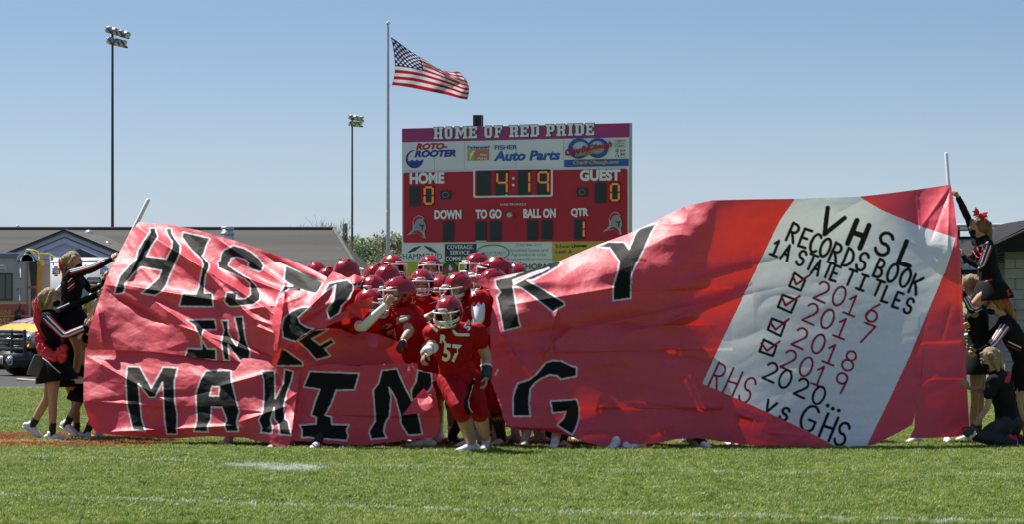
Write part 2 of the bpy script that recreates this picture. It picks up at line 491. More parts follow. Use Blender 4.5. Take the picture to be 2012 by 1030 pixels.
# lane beyond the field: gravel strip and asphalt
M_ASPH = mat('asphalt', (.024, .024, .023), .9, var=.25, vscale=1.5, bump=.3, bscale=30)
M_GRAV = mat('gravel', (.30, .26, .20), .95, var=.3, vscale=6, bump=.4, bscale=60)
g = G(); g.poly([(-90, 62.1, .008), (90, 62.1, .008), (90, 100, .008), (-90, 100, .008)])
tag(g.obj('road', M_ASPH, smooth=False), kind='structure')
g = G(); g.poly([(-90, 61.2, .012), (90, 61.2, .012), (90, 62.1, .012), (-90, 62.1, .012)])
tag(g.obj('path', M_GRAV, smooth=False), kind='structure')

# ============================================================ far wood, hills
M_LEAF = [mat('leaf_a', (.15, .19, .075), .6, var=.4, vscale=.4, trans=.3), mat('leaf_b', (.095, .135, .07), .6, var=.4, vscale=.4, trans=.3),
          mat('leaf_c', (.21, .215, .14), .65, var=.35, vscale=.4, trans=.3)]
M_BARK = mat('bark', (.13, .11, .09), .9, var=.3, vscale=3)
M_BARKP = mat('bark_pale', (.30, .27, .23), .9, var=.25, vscale=3)
def crown_mesh(h, w, n, seed, leaf=.28, base=.25, holes=.45):
    r = np.random.default_rng(seed); k = 14
    cc = np.stack([r.normal(0, w * .24, k), r.normal(0, w * .24, k), h * (base + (1 - base) * r.random(k) * .92)], 1)
    cr = w * (.16 + .16 * r.random(k)) * (1.15 - .5 * (cc[:, 2] / h))
    i = r.integers(0, k, n); dirs = r.normal(size=(n, 3)); dirs /= np.linalg.norm(dirs, axis=1)[:, None]
    p = cc[i] + dirs * (cr[i] * (.55 + .5 * r.random(n)))[:, None] * np.array([1, 1, .9])
    a = r.normal(size=(n, 3)); a /= np.linalg.norm(a, axis=1)[:, None]
    b = np.cross(a, r.normal(size=(n, 3))); b /= np.linalg.norm(b, axis=1)[:, None]
    s = leaf * (.5 + r.random(n))[:, None]
    v = np.stack([p - a * s, p + b * s * .6, p + a * s, p - b * s * .6], 1).reshape(-1, 3)
    me = bpy.data.meshes.new('crown')
    me.vertices.add(len(v)); me.vertices.foreach_set('co', v.ravel())
    me.loops.add(len(v)); me.loops.foreach_set('vertex_index', np.arange(len(v), dtype=np.int32))
    me.polygons.add(n); me.polygons.foreach_set('loop_start', np.arange(0, 4 * n, 4, dtype=np.int32)); me.polygons.foreach_set('loop_total', np.full(n, 4, np.int32))
    me.update(calc_edges=True); return me
def limbs(q, h, seed, depth=4, spread=.5, r0=None, levels_from=.25):
    r = random.Random(seed)
    def grow(p, d, ln, rad, k):
        mid = p + d * ln * .5 + Vector((r.uniform(-.05, .05), r.uniform(-.05, .05), 0)) * ln
        e = p + d * ln
        q.tube([p, mid, e], [rad, rad * .85, rad * .68], n=5, cap=False)
        if k == 0: return
        for i in range(r.choice((2, 3, 3))):
            nd_ = (d + Vector((r.uniform(-1, 1), r.uniform(-1, 1), r.uniform(-.15, .6))) * spread).normalized()
            grow(e if i else p + d * ln * r.uniform(.6, .95), nd_, ln * r.uniform(.62, .82), rad * .6, k - 1)
    grow(Vector((0, 0, -.2)), Vector((0, 0, 1)), h * levels_from, r0 or h * .022, depth)
def far_tree(px, top, d, w, kind, seed, label, n=6000):
    h = P(px, top, d).z
    e = empty('tree', (P(px, 600, d).x, d, 0), label, 'tree', 'trees on the slope behind the field')
    me = crown_mesh(h, w, n, seed, leaf=h * .017); me.materials.append(M_LEAF[kind])
    c = bpy.data.objects.new('crown', me); link(c, e)
    q = G(); limbs(q, h, seed, 3, .45, levels_from=.38)
    me2 = q.mesh('trunk'); me2.materials.append(M_BARK); t = bpy.data.objects.new('trunk', me2); link(t, e)
    return e
far_tree(664, 476, 215, 5.5, 0, 3, 'low light green tree just left of the second floodlight pole foot')
far_tree(703, 477, 205, 6.5, 1, 4, 'dark green tree just right of the second floodlight pole')
far_tree(722, 470, 225, 6.0, 0, 5, 'bright green tree between the floodlight pole and the flagpole')
far_tree(743, 464, 215, 6.5, 2, 6, 'pale half-bare tree, tallest one left of the flagpole')
far_tree(771, 474, 220, 6.0, 1, 7, 'green tree directly behind the flagpole')
far_tree(795, 473, 230, 6.0, 0, 8, 'green tree reaching behind the left edge of the scoreboard')
far_tree(733, 512, 170, 6.5, 1, 9, 'dark conifer-green tree low behind the helmets left of the flagpole')
far_tree(780, 500, 165, 5.0, 2, 10, 'small pale green tree at the foot of the flagpole')
far_tree(704, 525, 160, 4.5, 0, 12, 'low bright bush-like tree beside the hip of the long roof')
# far wooded slope and hill behind everything
def slope_sheet():
    q = G(); nx = 60; r = random.Random(5)
    pts = []
    for i in range(nx + 1):
        x = -420 + 840 * i / nx
        z = 9 + 3.0 * mnoise.noise(Vector((x * .012, 3, 0))) + 1.3 * mnoise.noise(Vector((x * .06, 8, 0)))
        pts.append((x, z))
    for (x, z) in pts:
        q.v += [(x, 300, -1), (x, 330, z * .7), (x, 380, z), (x, 600, z * .8)]
    for i in range(nx):
        for k in range(3):
            a = i * 4 + k; q.f.append((a, a + 4, a + 5, a + 1))
    return q
o = slope_sheet().obj('hills', mat('wooded_hill', (.13, .17, .085), .9, var=.5, vscale=.12, bump=1., bscale=.5)); tag(o, kind='structure')

# bare trees behind the long roof
def bare_tree(px, top, d, seed, label, spread=.5):
    h = P(px, top, d).z
    e = empty('bare_tree', (P(px, 600, d).x, d, 0), label, 'tree', 'bare trees behind the long roof')
    q = G(); limbs(q, h, seed, 6, spread, r0=.13, levels_from=.33)
    me2 = q.mesh('trunk'); me2.materials.append(M_BARKP); t = bpy.data.objects.new('trunk', me2); link(t, e)
    zt = max(v[2] for v in q.v); t.scale = (1.0, 1.0, h / zt)
    r = np.random.default_rng(seed); idx = r.integers(0, len(q.v), 900)
    idx = [i for i in idx if q.v[i][2] > zt * .5]
    b = G()
    for i in idx[:500]:
        x, y, z = q.v[i]; s = .05
        b.add([(x - s, y, z), (x, y - s, z + s * .5), (x + s, y, z + s), (x, y + s, z + s * .5)], [(0, 1, 2, 3)])
    me3 = b.mesh('bud_spray'); me3.materials.append(M_LEAF[2]); bo = bpy.data.objects.new('bud_spray', me3); link(bo, e); bo.scale = t.scale; bo['kind'] = 'stuff'
bare_tree(612, 427, 130, 21, 'thin bare tree left of two above the long roof')
bare_tree(655, 421, 132, 24, 'taller thin bare tree right of two above the long roof')
bare_tree(1990, 436, 150, 27, 'thin bare tree above the dark shelter roof', .55)

# ============================================================ long building
M_SHIN = mat('roof_shingle', (.048, .047, .042), .9, var=.3, vscale=.5, stretch=(.3, 1, 6), bump=.3, bscale=8)
M_SHINL = mat('roof_shingle_light', (.075, .072, .062), .9, var=.2, vscale=.8, stretch=(1, 1, 6), bump=.3, bscale=8)
M_TRIM = mat('blue_white_siding', (.66, .72, .86), .7, var=.06, vscale=1)
M_TRIMD = mat('dark_trim', (.09, .10, .13), .6, var=.15)
M_TRIMW = mat('pale_trim', (.70, .73, .80), .65, var=.06)
M_TAN = mat('tan_siding', (.42, .31, .18), .8, var=.12)
M_WALLG = mat('grey_wall', (.34, .34, .33), .8, var=.12)
M_ZINC = mat('zinc', (.62, .65, .68), .35, metal=.8, var=.15, vscale=3)
bld = empty('long_building', (-9, 103, 0), 'long low building with grey brown shingle roof and pale blue gable', 'building')
dE, dR = 99.0, 106.5
ez = 2.15
xl, xr = -26.0, P(719, 600, dE).x
rz = P(400, 450.5, dR).z; rx = P(656, 450, dR).x
# roof planes built of shingle courses: each course a thin overlapping board row
g = G(); nC = 44
for i in range(nC):
    t0, t1 = i / nC, (i + 1) / nC + .012
    def pt(t, lift):
        y = dE + (dR - dE) * t; z = ez + (rz - ez) * t + lift
        xe = xr + (rx - xr) * t
        return xe, y, z
    a = pt(t0, .007); b = pt(t1, .001)
    g.add([(xl, a[1], a[2]), (a[0], a[1], a[2]), (b[0], b[1], b[2]), (xl, b[1], b[2]), (xl, a[1], a[2] - .007), (a[0], a[1], a[2] - .007)], [(0, 1, 2, 3), (4, 5, 1, 0)])
g.obj('roof', M_SHIN, bld, smooth=False)
g = G(); g.poly([(xr, dE, ez), (xr, dR + 7.5, ez), (rx, dR, rz)]); g.poly([(xl, dR, rz), (rx, dR, rz), (xr, dR + 7.5, ez), (xl, dR + 7.5, ez)])
g.obj('roof', M_SHIN, bld, smooth=False)
g = G(); g.tube([(xl, dR, rz + .03), (rx, dR, rz + .03)], .07, n=6); g.tube([(rx, dR, rz + .03), (xr, dE, ez + .03)], .06, n=6); g.obj('ridge_cap', M_SHINL, bld)
g = G(); g.box(((xl + xr) / 2 - .3, dE + 7.5, ez / 2 - .02), (xr - xl - 1.2, 13.8, ez)); g.obj('wall', M_WALLG, bld, smooth=False)
g = G(); g.box(((xl + xr) / 2, dE - .03, ez - .08), (xr - xl, .05, .2)); g.obj('fascia_board', M_TRIMW, bld, smooth=False)
# big gable
dg_ = 96.0
def gp(px, py, d=dg_): return P(px, py, d)
pk = gp(128, 456); gl = gp(-10, 512); gr = gp(252, 507)
g = G(); g.prism([gp(128, 462), gp(-10, 518), gp(-10, 600), gp(250, 600), gp(250, 513)], (0, .4, 0)); g.obj('gable_wall', M_TRIM, bld, smooth=False)
def board(g, a, b, w, dep, front):
    """a board along a-b in the picture plane, w high, dep thick, standing 'front' metres nearer"""
    a = Vector(a); b = Vector(b); f = Vector((0, -front, 0))
    g.prism([a + f, b + f, b + f - Vector((0, 0, w)), a + f - Vector((0, 0, w))], (0, dep, 0))
g = G(); board(g, pk, gl, .30, .10, .12); board(g, pk, gr, .30, .10, .12); g.obj('rake_board', M_TRIM, bld, smooth=False)
g = G(); board(g, pk + Vector((0, 0, .05)), gl + Vector((0, 0, .05)), .055, .16, .2); board(g, pk + Vector((0, 0, .05)), gr + Vector((0, 0, .05)), .055, .16, .2)
board(g, gp(128, 464.5), gp(-10, 521), .03, .05, .14); board(g, gp(128, 464.5), gp(252, 516), .03, .05, .14); g.obj('rake_trim', M_TRIMD, bld, smooth=False)
g = G(); slope_ = (rz - ez) / (dR - dE)
def back_y(z): return dE + max(0., z - ez) / slope_ - .15
for side in (gl, gr):
    a = Vector((pk.x, dg_ - .2, pk.z + .06)); b = Vector((side.x, dg_ - .2, side.z + .06))
    g.prism([a, b, Vector((b.x, back_y(b.z), b.z)), Vector((a.x, back_y(a.z), a.z))] if side is gr else [b, a, Vector((a.x, back_y(a.z), a.z)), Vector((b.x, back_y(b.z), b.z))], (0, 0, .03))
g.obj('gable_roof', M_SHINL, bld, smooth=False)
# small porch gable in front of it
dp_ = 92.0
g = G(); g.prism([gp(158, 494, dp_), gp(112, 514, dp_), gp(112, 600, dp_), gp(210, 600, dp_), gp(210, 515, dp_)], (0, .4, 0)); g.obj('porch_wall', M_TAN, bld, smooth=False)
g = G(); board(g, gp(158, 488, dp_), gp(96, 513, dp_), .16, .6, .15); board(g, gp(158, 488, dp_), gp(214, 513, dp_), .16, .6, .15); g.obj('porch_roof', M_TRIMD, bld, smooth=False)
g = G(); board(g, gp(150, 494.5, dp_), gp(92, 518, dp_), .12, .1, .25); g.obj('porch_trim', M_TRIMW, bld, smooth=False)
# roof vents
def roof_y(py_d): return py_d
g = G(); c = P(175, 466, 103); g.ball(c + Vector((0, 0, .12)), (.13, .13, .11)); g.tube([c - Vector((0, 0, .25)), c + Vector((0, 0, .05))], .07)
e = g.obj('turbine_vent', M_ZINC, bld)
g = G(); c = P(212, 487, 99.5); g.tube([c - Vector((0, 0, .3)), c + Vector((0, 0, .1))], .10); g.obj('vent_pipe', M_ZINC, bld)
g = G(); c = P(35, 446, dR); g.tube([c - Vector((0, 0, .2)), c + Vector((0, 0, .04))], .045); g.obj('vent_pipe', M_ZINC, bld)
g = G(); c = P(447, 455, 104.5)
g.tube([c - Vector((0, 0, .5)), c + Vector((0, 0, .12))], .185, n=20, cap=False); g.tube([c - Vector((0, 0, .10)), c - Vector((0, 0, .02))], .215, n=20, cap=False)
g.tube([c + Vector((0, 0, .07)), c + Vector((0, 0, .16))], .2, n=20, cap=False); g.obj('roof_fan', M_ZINC, bld)

# ============================================================ poles
M_POLE = mat('dark_pole', (.055, .055, .075), .6, var=.15)
M_LAMPH = mat('lamp_housing', (.50, .50, .50), .5, metal=.1, var=.2, vscale=5)
M_LAMPG = mat('lamp_glass', (.10, .105, .12), .3)
def floodlight(px, ytop, d, label, rows, s=1.0):
    e = empty('floodlight_pole', (P(px, 600, d).x, d, 0), label, 'floodlight', 'floodlight poles behind the field')
    base = e.location
    top = P(px, ytop, d)
    g = G(); g.tube([(base.x, d, -.1), top], [.062 * s, .040 * s], n=10); g.obj('pole', M_POLE, e)
    for (py, x0, x1, slope, nl, rr) in rows:
        a = P(x0, py, d); b = P(x1, py + slope, d)
        g = G(); g.tube([a, b], .045 * s, n=6); g.obj('crossarm', M_POLE, e)
        for k in range(nl):
            t = (k + .5) / nl
            c = a.lerp(b, t) + Vector((0, -.15 * s, .12 * s))
            dr = Vector((-.75 + .25 * math.sin(k * 2.1), -.35 - .15 * (k % 2), -.55)).normalized()
            if k % 3 == 1: dr = Vector((.5, -.5, -.6)).normalized()
            g = G()
            g.tube([c - dr * rr * .9, c - dr * rr * .5, c, c + dr * rr * .55], [rr * .25, rr * .62, rr * .92, rr * 1.0], n=14, cap=True)
            lh = g.obj('lamp_head', M_LAMPH, e)
            g = G(); g.tube([c + dr * rr * .6, c + dr * rr * .62], rr * .93, n=14, cap=False)
            g.tube([c + dr * rr * .5, c + dr * rr * .95], [rr * 1.03, rr * 1.05], n=14, cap=False); g.obj('lamp_glass', M_LAMPG, lh)
            g = G(); g.tube([a.lerp(b, t), c], .03 * s, n=6); g.obj('bracket', M_POLE, lh)
floodlight(221, 62, 118, 'tall dark floodlight pole with clustered lamps rising behind the gable', [(62, 213, 252, 12, 5, .125), (84, 215, 249, 8, 4, .125)])
floodlight(692, 229, 178, 'shorter-looking floodlight pole further back, left of the flag', [(233, 688, 714, 4, 4, .135), (246, 688, 712, 2, 3, .14)], 1.1)
g = G(); b0 = P(678, 600, 150); g.tube([(b0.x, 150, -.1), P(678, 442, 150)], [.15, .11], n=8)
tag(g.obj('utility_pole', M_POLE), 'plain thin dark utility pole beside the end of the long roof', 'pole')

# ============================================================ flagpole and flag
M_ALU = mat('aluminium', (.62, .62, .62), .4, metal=.55, var=.08)
M_BALL = mat('pole_ball', (.75, .72, .66), .2, metal=.8)
dF = 98.0
fe = empty('flagpole', (P(762.5, 600, dF).x, dF, 0), 'silver flagpole with ball finial left of the scoreboard', 'flagpole')
bx = fe.location.x
g = G(); g.tube([(bx, dF, 0), (bx, dF, P(0, 415, dF).z), (P(762.3, 50, dF))], [.06, .055, .032], n=14); g.obj('pole', M_ALU, fe)
g = G(); g.ball(P(762.3, 45, dF), .052); g.obj('finial', M_BALL, fe)
g = G(); g.tube([P(762, 48, dF), P(763.2, 60, dF), P(765, 71, dF)], .007, n=5); g.tube([P(765.5, 166, dF), P(763.6, 185, dF), P(764, 415, dF)], .005, n=5)
g.obj('halyard', mat('rope', (.6, .6, .58), .8), fe)
g = G(); g.tube([P(762.6, 413, dF), P(762.6, 418, dF)], .06, n=12); g.obj('collar', mat('white_fitting', (.8, .8, .8), .4), fe)

# flag surface: u along the fly, v down the hoist; the mesh follows traced top and bottom edges with deep folds
def interp(tab, u):
    xs = [t[0] for t in tab]
    return np.array([np.interp(u, xs, [t[k] for t in tab]) for k in range(1, len(tab[0]))])
def smooth_interp(tab, u):
    ks = [np.interp(u + o, [t[0] for t in tab], [t[1] for t in tab]) for o in (-.03, 0, .03)]
    ky = [np.interp(u + o, [t[0] for t in tab], [t[2] for t in tab]) for o in (-.03, 0, .03)]
    return sum(ks) / 3, sum(ky) / 3
top_e = [(0, 766.5, 71), (.12, 783, 82), (.25, 802, 97), (.40, 824, 111), (.50, 838, 119), (.62, 855, 131), (.74, 878, 140), (.84, 893, 141), (.92, 903, 139), (1., 911, 152)]
bot_e = [(0, 768, 166), (.12, 786, 168), (.25, 806, 171), (.40, 830, 176), (.55, 856, 181), (.70, 880, 186), (.85, 905, 193), (1., 919.5, 195)]
mid_e = [(0, 774.5, 126), (.12, 790, 128), (.25, 808, 131), (.40, 832, 137), (.55, 858, 146), (.70, 882, 155), (.85, 905, 164), (1., 922, 168)]
nu, nv = 150, 78
q = G(); cols = []
for i in range(nu + 1):
    u = i / nu
    tx, ty = smooth_interp(top_e, u); bx_, by_ = smooth_interp(bot_e, u); mx_, my_ = smooth_interp(mid_e, u)
    for j in range(nv + 1):
        v = j / nv
        # quadratic bezier-like through mid at v=.5
        c0 = (1 - v) * (1 - 2 * v); c1 = 4 * v * (1 - v); c2 = v * (2 * v - 1)
        x = c0 * tx + c1 * mx_ + c2 * bx_; y = c0 * ty + c1 * my_ + c2 * by_
        dd = .35 * math.sin(u * 7.5 - v * 2.2) * (u ** .7) * .5 + .12 * math.sin(u * 19 + v * 5) * u + .05 * math.sin(u * 33 - v * 9) * u
        dd += .30 * max(0, .35 - v) * math.sin(u * 11 + 1) + .9 * u * .35
        dd += -.10 * math.exp(-((v - .12 - .35 * u) / .05) ** 2) * u
        q.v.append(tuple(P(x, y, dF + dd)))
for i in range(nu):
    for j in range(nv):
        a = i * (nv + 1) + j; q.f.append((a, a + 1, a + nv + 2, a + nv + 1))
def stars_and_stripes(u, v):
    if u < .40 and v < 7 / 13:
        U = u / .40 * 12; V = v / (7 / 13) * 10
        r_ = round(V)
        if 1 <= r_ <= 9:
            k = round(U)
            if 1 <= k <= 11 and (k % 2) == (1 if r_ % 2 else 0):
                if math.hypot((U - k) * .8, (V - r_) * 1.0) < .42: return (.78, .80, .85)
        return (.02, .025, .13)
    return (.42, .012, .035) if int(v * 13) % 2 == 0 else (.72, .72, .74)
fl = q.obj('flag', None if False else mat('flag_tmp', (.5, .5, .5)))
me = fl.data; me.materials.clear()
ca = me.color_attributes.new('print', 'FLOAT_COLOR', 'POINT')
arr = []
for i in range(nu + 1):
    for j in range(nv + 1):
        arr += list(stars_and_stripes(i / nu + 1e-6, min(j / nv, .9999))) + [1]
ca.data.foreach_set('color', arr)
def print_mat(name, rough=.6, trans=.3, spec=.3, sat=None, grain=0.):
    m = bpy.data.materials.new(name); m.use_nodes = True
    N, L = m.node_tree.nodes, m.node_tree.links; b = N['Principled BSDF']
    a = N.new('ShaderNodeAttribute'); a.attribute_name = 'print'
    L.new(a.outputs['Color'], b.inputs['Base Color']); b.inputs['Roughness'].default_value = rough; b.inputs['Specular IOR Level'].default_value = spec
    t = N.new('ShaderNodeBsdfTranslucent'); L.new(a.outputs['Color'], t.inputs[0])
    ms = N.new('ShaderNodeMixShader'); ms.inputs[0].default_value = trans
    L.new(b.outputs[0], ms.inputs[1]); L.new(t.outputs[0], ms.inputs[2]); L.new(ms.outputs[0], N['Material Output'].inputs[0])
    return m
me.materials.append(print_mat('flag_nylon', .55, .35))
tag(fl, 'United States flag blowing to the right from the flagpole', 'flag')
# ============================================================ the torn paper banner
def crop(ox, oy, sc, pts): return [(ox + x / sc, oy + y / sc) for x, y in pts]
cA = lambda p: crop(220, 430, 5.918, p)
cB = lambda p: crop(220, 600, 3.679, p)
cC = lambda p: crop(500, 480, 4.121, p)
cD = lambda p: crop(500, 700, 5.295, p)
cE = lambda p: crop(950, 430, 4.478, p)
cF = lambda p: crop(960, 690, 5.423, p)
cN2 = lambda p: crop(1480, 520, 5.589, p)
LET_LEFT = [
 cA([(435,105),(505,98),(512,140),(535,205),(470,300),(400,435),(630,465),(690,345),(700,265),(640,170),(630,110),(695,105),(695,160),(745,240),(798,310),(790,400),(725,545),(660,690),(630,780),(580,850),(500,900),(340,870),(470,760),(540,690),(575,603),(335,562),(240,650),(150,770),(150,815),(130,875),(28,880),(50,780),(95,660),(190,555),(280,460),(300,370),(360,260),(440,150)]),
 cA([(825,148),(812,205),(880,310),(950,385),(1040,470),(1058,540),(1035,650),(1010,790),(975,880),(820,868),(781,1024),(1178,1030),(1165,870),(1078,868),(1075,780),(1090,660),(1130,580),(1132,525),(1050,430),(1070,400),(1100,300),(1140,222)]),
 cA([(1225,505),(1255,480),(1270,400),(1300,360),(1410,305),(1540,340),(1640,400),(1720,470),(1765,550),(1740,610),(1710,620),(1575,560),(1590,520),(1555,475),(1450,445),(1390,460),(1365,510),(1350,545),(1450,610),(1600,700),(1680,790),(1730,880),(1720,950),(1645,1005),(1373,1030),(1320,985),(1305,960),(1330,862),(1455,860),(1445,935),(1550,935),(1610,885),(1605,760),(1540,700),(1390,640),(1240,575)]),
 cC([(252,170),(558,312),(520,382),(488,405),(380,372),(275,372),(225,400),(195,475),(175,480),(205,400),(235,342),(308,340),(238,295)]),
 cB([(540,110),(745,105),(755,180),(660,182),(645,250),(690,320),(750,320),(755,400),(525,390),(545,315),(650,320),(640,230),(605,180),(600,155)]),
 cB([(790,110),(840,115),(840,200),(900,300),(920,240),(885,90),(945,85),(965,250),(1000,340),(990,410),(925,405),(840,290),(850,405),(810,400),(790,270),(810,180)]),
]
LET_STRIP = [
 cB([(110,445),(200,450),(285,600),(370,450),(475,455),(450,560),(455,700),(470,790),(470,935),(395,935),(380,830),(365,560),(310,670),(270,670),(190,570),(205,730),(215,830),(242,915),(150,905),(110,730),(100,560)]),
 cB([(680,475),(860,475),(865,560),(885,640),(920,770),(900,850),(915,915),(830,915),(810,870),(830,830),(795,742),(718,742),(715,830),(690,880),(695,920),(592,915),(615,830),(605,640),(640,540)]),
 cD([(70,160),(210,155),(215,450),(300,290),(315,140),(400,165),(385,260),(340,380),(305,520),(320,660),(350,680),(385,830),(260,820),(250,710),(205,660),(205,540),(165,670),(190,740),(180,810),(65,800),(75,750),(40,670),(85,590),(100,400),(95,250)]),
 cD([(575,165),(1090,185),(1040,355),(850,360),(800,500),(735,620),(800,635),(805,715),(985,720),(955,780),(975,830),(955,885),(550,850),(490,855),(495,770),(470,725),(640,710),(645,640),(590,620),(630,480),(680,350),(510,325),(545,240)]),
 cD([(1325,155),(1480,135),(1560,320),(1640,470),(1630,360),(1680,270),(1700,150),(1840,180),(1850,310),(1810,370),(1700,430),(1700,590),(1745,815),(1600,830),(1520,700),(1520,640),(1510,600),(1470,450),(1400,330),(1420,430),(1405,630),(1360,700),(1345,790),(1375,855),(1215,870),(1190,790),(1255,680),(1255,620),(1235,360),(1290,290)]),
]
HOLE_A = cB([(725,590),(778,592),(770,660),(705,658)])
LET_FLAP = [
 cC([(460,510),(380,512),(300,545),(240,600),(222,660),(232,760),(335,795),(480,690),(430,680),(365,640),(355,600)]),
 cC([(550,410),(600,320),(690,300),(750,290),(800,330),(800,380),(760,450),(700,510),(690,560),(610,612),(580,540),(640,460),(655,335)]),
]
LET_UNDER = [
 cC([(350,790),(470,700),(600,690),(540,730),(465,770),(530,820),(620,770),(650,800),(570,850),(615,910),(500,940),(430,860)]),
 cC([(210,850),(250,860),(390,960),(390,990),(170,990)]),
]
LET_RIGHT = [
 cE([(100,540),(240,510),(400,440),(540,385),(670,370),(685,390),(660,420),(560,480),(440,540),(385,545),(500,610),(710,740),(715,765),(610,825),(440,690),(330,610),(260,600),(300,850),(325,955),(175,990),(150,850),(115,690),(150,650),(110,600)]),
 cE([(1000,245),(1100,200),(1240,205),(1280,265),(1340,120),(1380,80),(1525,35),(1470,130),(1420,250),(1330,430),(1300,500),(1295,705),(1140,725),(1140,600),(1180,470),(1195,375),(1110,255)]),
 cF([(310,350),(430,310),(500,260),(610,130),(680,108),(770,110),(870,160),(940,180),(935,275),(770,305),(730,270),(650,260),(560,300),(500,340),(445,410),(430,560),(445,700),(262,700),(260,500),(280,420)]),
 cF([(660,540),(935,520),(965,600),(965,720),(930,830),(890,900),(730,795),(800,720),(825,650),(680,665)]),
]
HOLE_R = cE([(575,435),(440,475),(260,545),(265,580),(400,510),(520,465)])

# hand-lettered strokes for the note, unit box x 0..0.7, y 0 (top)..1
def arc(cx, cy, rx, ry, a0, a1, n=10):
    return [(cx + rx * math.cos(math.radians(a0 + (a1 - a0) * i / n)), cy + ry * math.sin(math.radians(a0 + (a1 - a0) * i / n))) for i in range(n + 1)]
SF = {
 'V': [[(0, 0), (.30, 1), (.85, .12)]], 'v': [[(0, 0), (.25, 1), (.85, .05)]],
 'H': [[(.05, 0), (.05, 1)], [(.65, 0), (.65, 1)], [(.05, .52), (.65, .48)]],
 'S': [arc(.36, .26, .30, .25, -20, -270, 10) + arc(.34, .74, .32, .26, -80, 165, 10)],
 's': [arc(.36, .26, .30, .25, -20, -270, 10) + arc(.34, .74, .32, .26, -80, 165, 10)],
 'L': [[(.1, 0), (.1, 1), (.68, .96)]],
 'R': [[(.05, 1), (.08, 0)], [(.08, .02)] + arc(.28, .26, .34, .24, -70, 90, 8) + [(.1, .52)], [(.28, .52), (.62, 1)]],
 'E': [[(.62, 0), (.08, .02), (.08, 1), (.64, .97)], [(.08, .5), (.5, .49)]],
 'C': [arc(.40, .5, .34, .5, -50, -310, 14)],
 'O': [arc(.36, .5, .33, .5, 0, 360, 18)],
 '0': [arc(.36, .5, .33, .5, 0, 360, 18)],
 'D': [[(.08, 0), (.08, 1)], [(.08, .01)] + arc(.14, .5, .52, .49, -80, 80, 12) + [(.08, .99)]],
 'B': [[(.08, 0), (.08, 1)], [(.08, .01)] + arc(.24, .25, .30, .24, -75, 80, 8) + [(.1, .49)], [(.1, .49)] + arc(.26, .74, .36, .26, -75, 80, 8) + [(.08, 1)]],
 'K': [[(.08, 0), (.08, 1)], [(.72, .04), (.12, .5)], [(.25, .42), (.45, .62), (.66, 1.0)]],
 '1': [[(.1, .26), (.36, 0), (.36, 1)], [(.02, 1), (.70, 1)]],
 'A': [[(0, 1), (.36, 0), (.66, 1)], [(.14, .64), (.55, .62)]],
 'T': [[(0, .02), (.76, 0)], [(.38, 0), (.36, 1)]],
 'I': [[(.05, .02), (.66, 0)], [(.36, 0), (.34, 1)], [(.02, 1), (.68, .98)]],
 '2': [arc(.34, .27, .30, .27, -165, 25, 9) + [(.52, .5), (.02, .97), (.72, 1)]],
 '6': [[(.55, 0), (.22, .35)] + arc(.37, .70, .32, .29, -195, 150, 14)],
 '7': [[(.02, .02), (.68, 0), (.22, 1)]],
 '8': [arc(.36, .24, .27, .24, 90, 450, 14), arc(.36, .74, .33, .27, -90, 270, 14)],
 '9': [arc(.34, .28, .30, .27, 20, 380, 14), [(.64, .25), (.58, 1)]],
 'G': [arc(.42, .5, .38, .5, -45, -320, 14) + [(.72, .55), (.40, .55)]],
}
STROKES = []   # (polyline, half width, colour)
BLK, RED = (.012, .013, .014), (.44, .010, .042)
def put(ch, cx, cy, h, w, col, ang=22, asp=.8):
    a = math.radians(ang); rx, ry = math.cos(a), math.sin(a); ux, uy = -math.sin(a), math.cos(a)   # ux,uy: 'down' in the letter
    for st in SF[ch]:
        pl = []
        for x, y in st:
            dx = (x - .36) * h * asp; dy = (y - .5) * h
            pl.append((cx + dx * rx + dy * ux, cy + dx * ry + dy * uy))
        STROKES.append((pl, w / 2, col))
for ch, x, y, h, w in (('V', 1632, 437, 50, 9.5), ('H', 1687, 460, 48, 11), ('S', 1738, 479, 46, 7), ('L', 1783, 499, 46, 9.5)): put(ch, x, y, h, w, BLK, 22, .9)
for ch, x, y in zip('RECORDSBOOK', (1559, 1582, 1602, 1622, 1643, 1668, 1695, 1729, 1754, 1779, 1799), (457, 468, 477, 486, 496, 507, 514, 528, 537, 547, 560)): put(ch, x, y, 37, 6.0, BLK, 22, .72)
for ch, x, y in zip('1ASTATETITLES', (1525, 1546, 1575, 1594, 1606, 1627, 1641, 1671, 1695, 1725, 1742, 1764, 1786), (487, 496, 507, 515, 526, 531, 538, 546, 556, 567, 580, 591, 602)): put(ch, x, y, 31, 5.6, BLK, 22, .68)
for row, ys in (('2016', ((1616, 574), (1649, 583), (1675, 601), (1715, 615))), ('2017', ((1594, 617), (1626, 628), (1655, 646), (1703, 657))),
                ('2018', ((1573, 665), (1608, 677), (1634, 697), (1669, 710))), ('2019', ((1551, 709), (1584, 722), (1612, 740), (1652, 753)))):
    for ch, (x, y) in zip(row, ys): put(ch, x, y, 39, 4.5, RED, 22, .88)
for ch, (x, y) in zip('2020', ((1515, 732), (1543, 746), (1576, 763), (1609, 778))): put(ch, x, y, 36, 5, BLK, 22, .92)
for x, y in ((1626, 798), (1636, 804), (1648, 808)): STROKES.append(([(x, y), (x + .5, y)], 3.9, BLK))
for ch, x, y in (('R', 1411, 741), ('H', 1440, 753), ('S', 1469, 768)): put(ch, x, y, 53, 4.3, RED, 24, .62)
put('v', 1513, 800, 23, 5.5, BLK, 20, .95); put('s', 1542, 815, 26, 5.5, BLK, 24, .85)
put('G', 1589, 823, 52, 5.6, BLK, 22, .82); put('H', 1628, 841, 49, 6, BLK, 22, .72); put('S', 1655, 854, 47, 5.8, BLK, 22, .68)
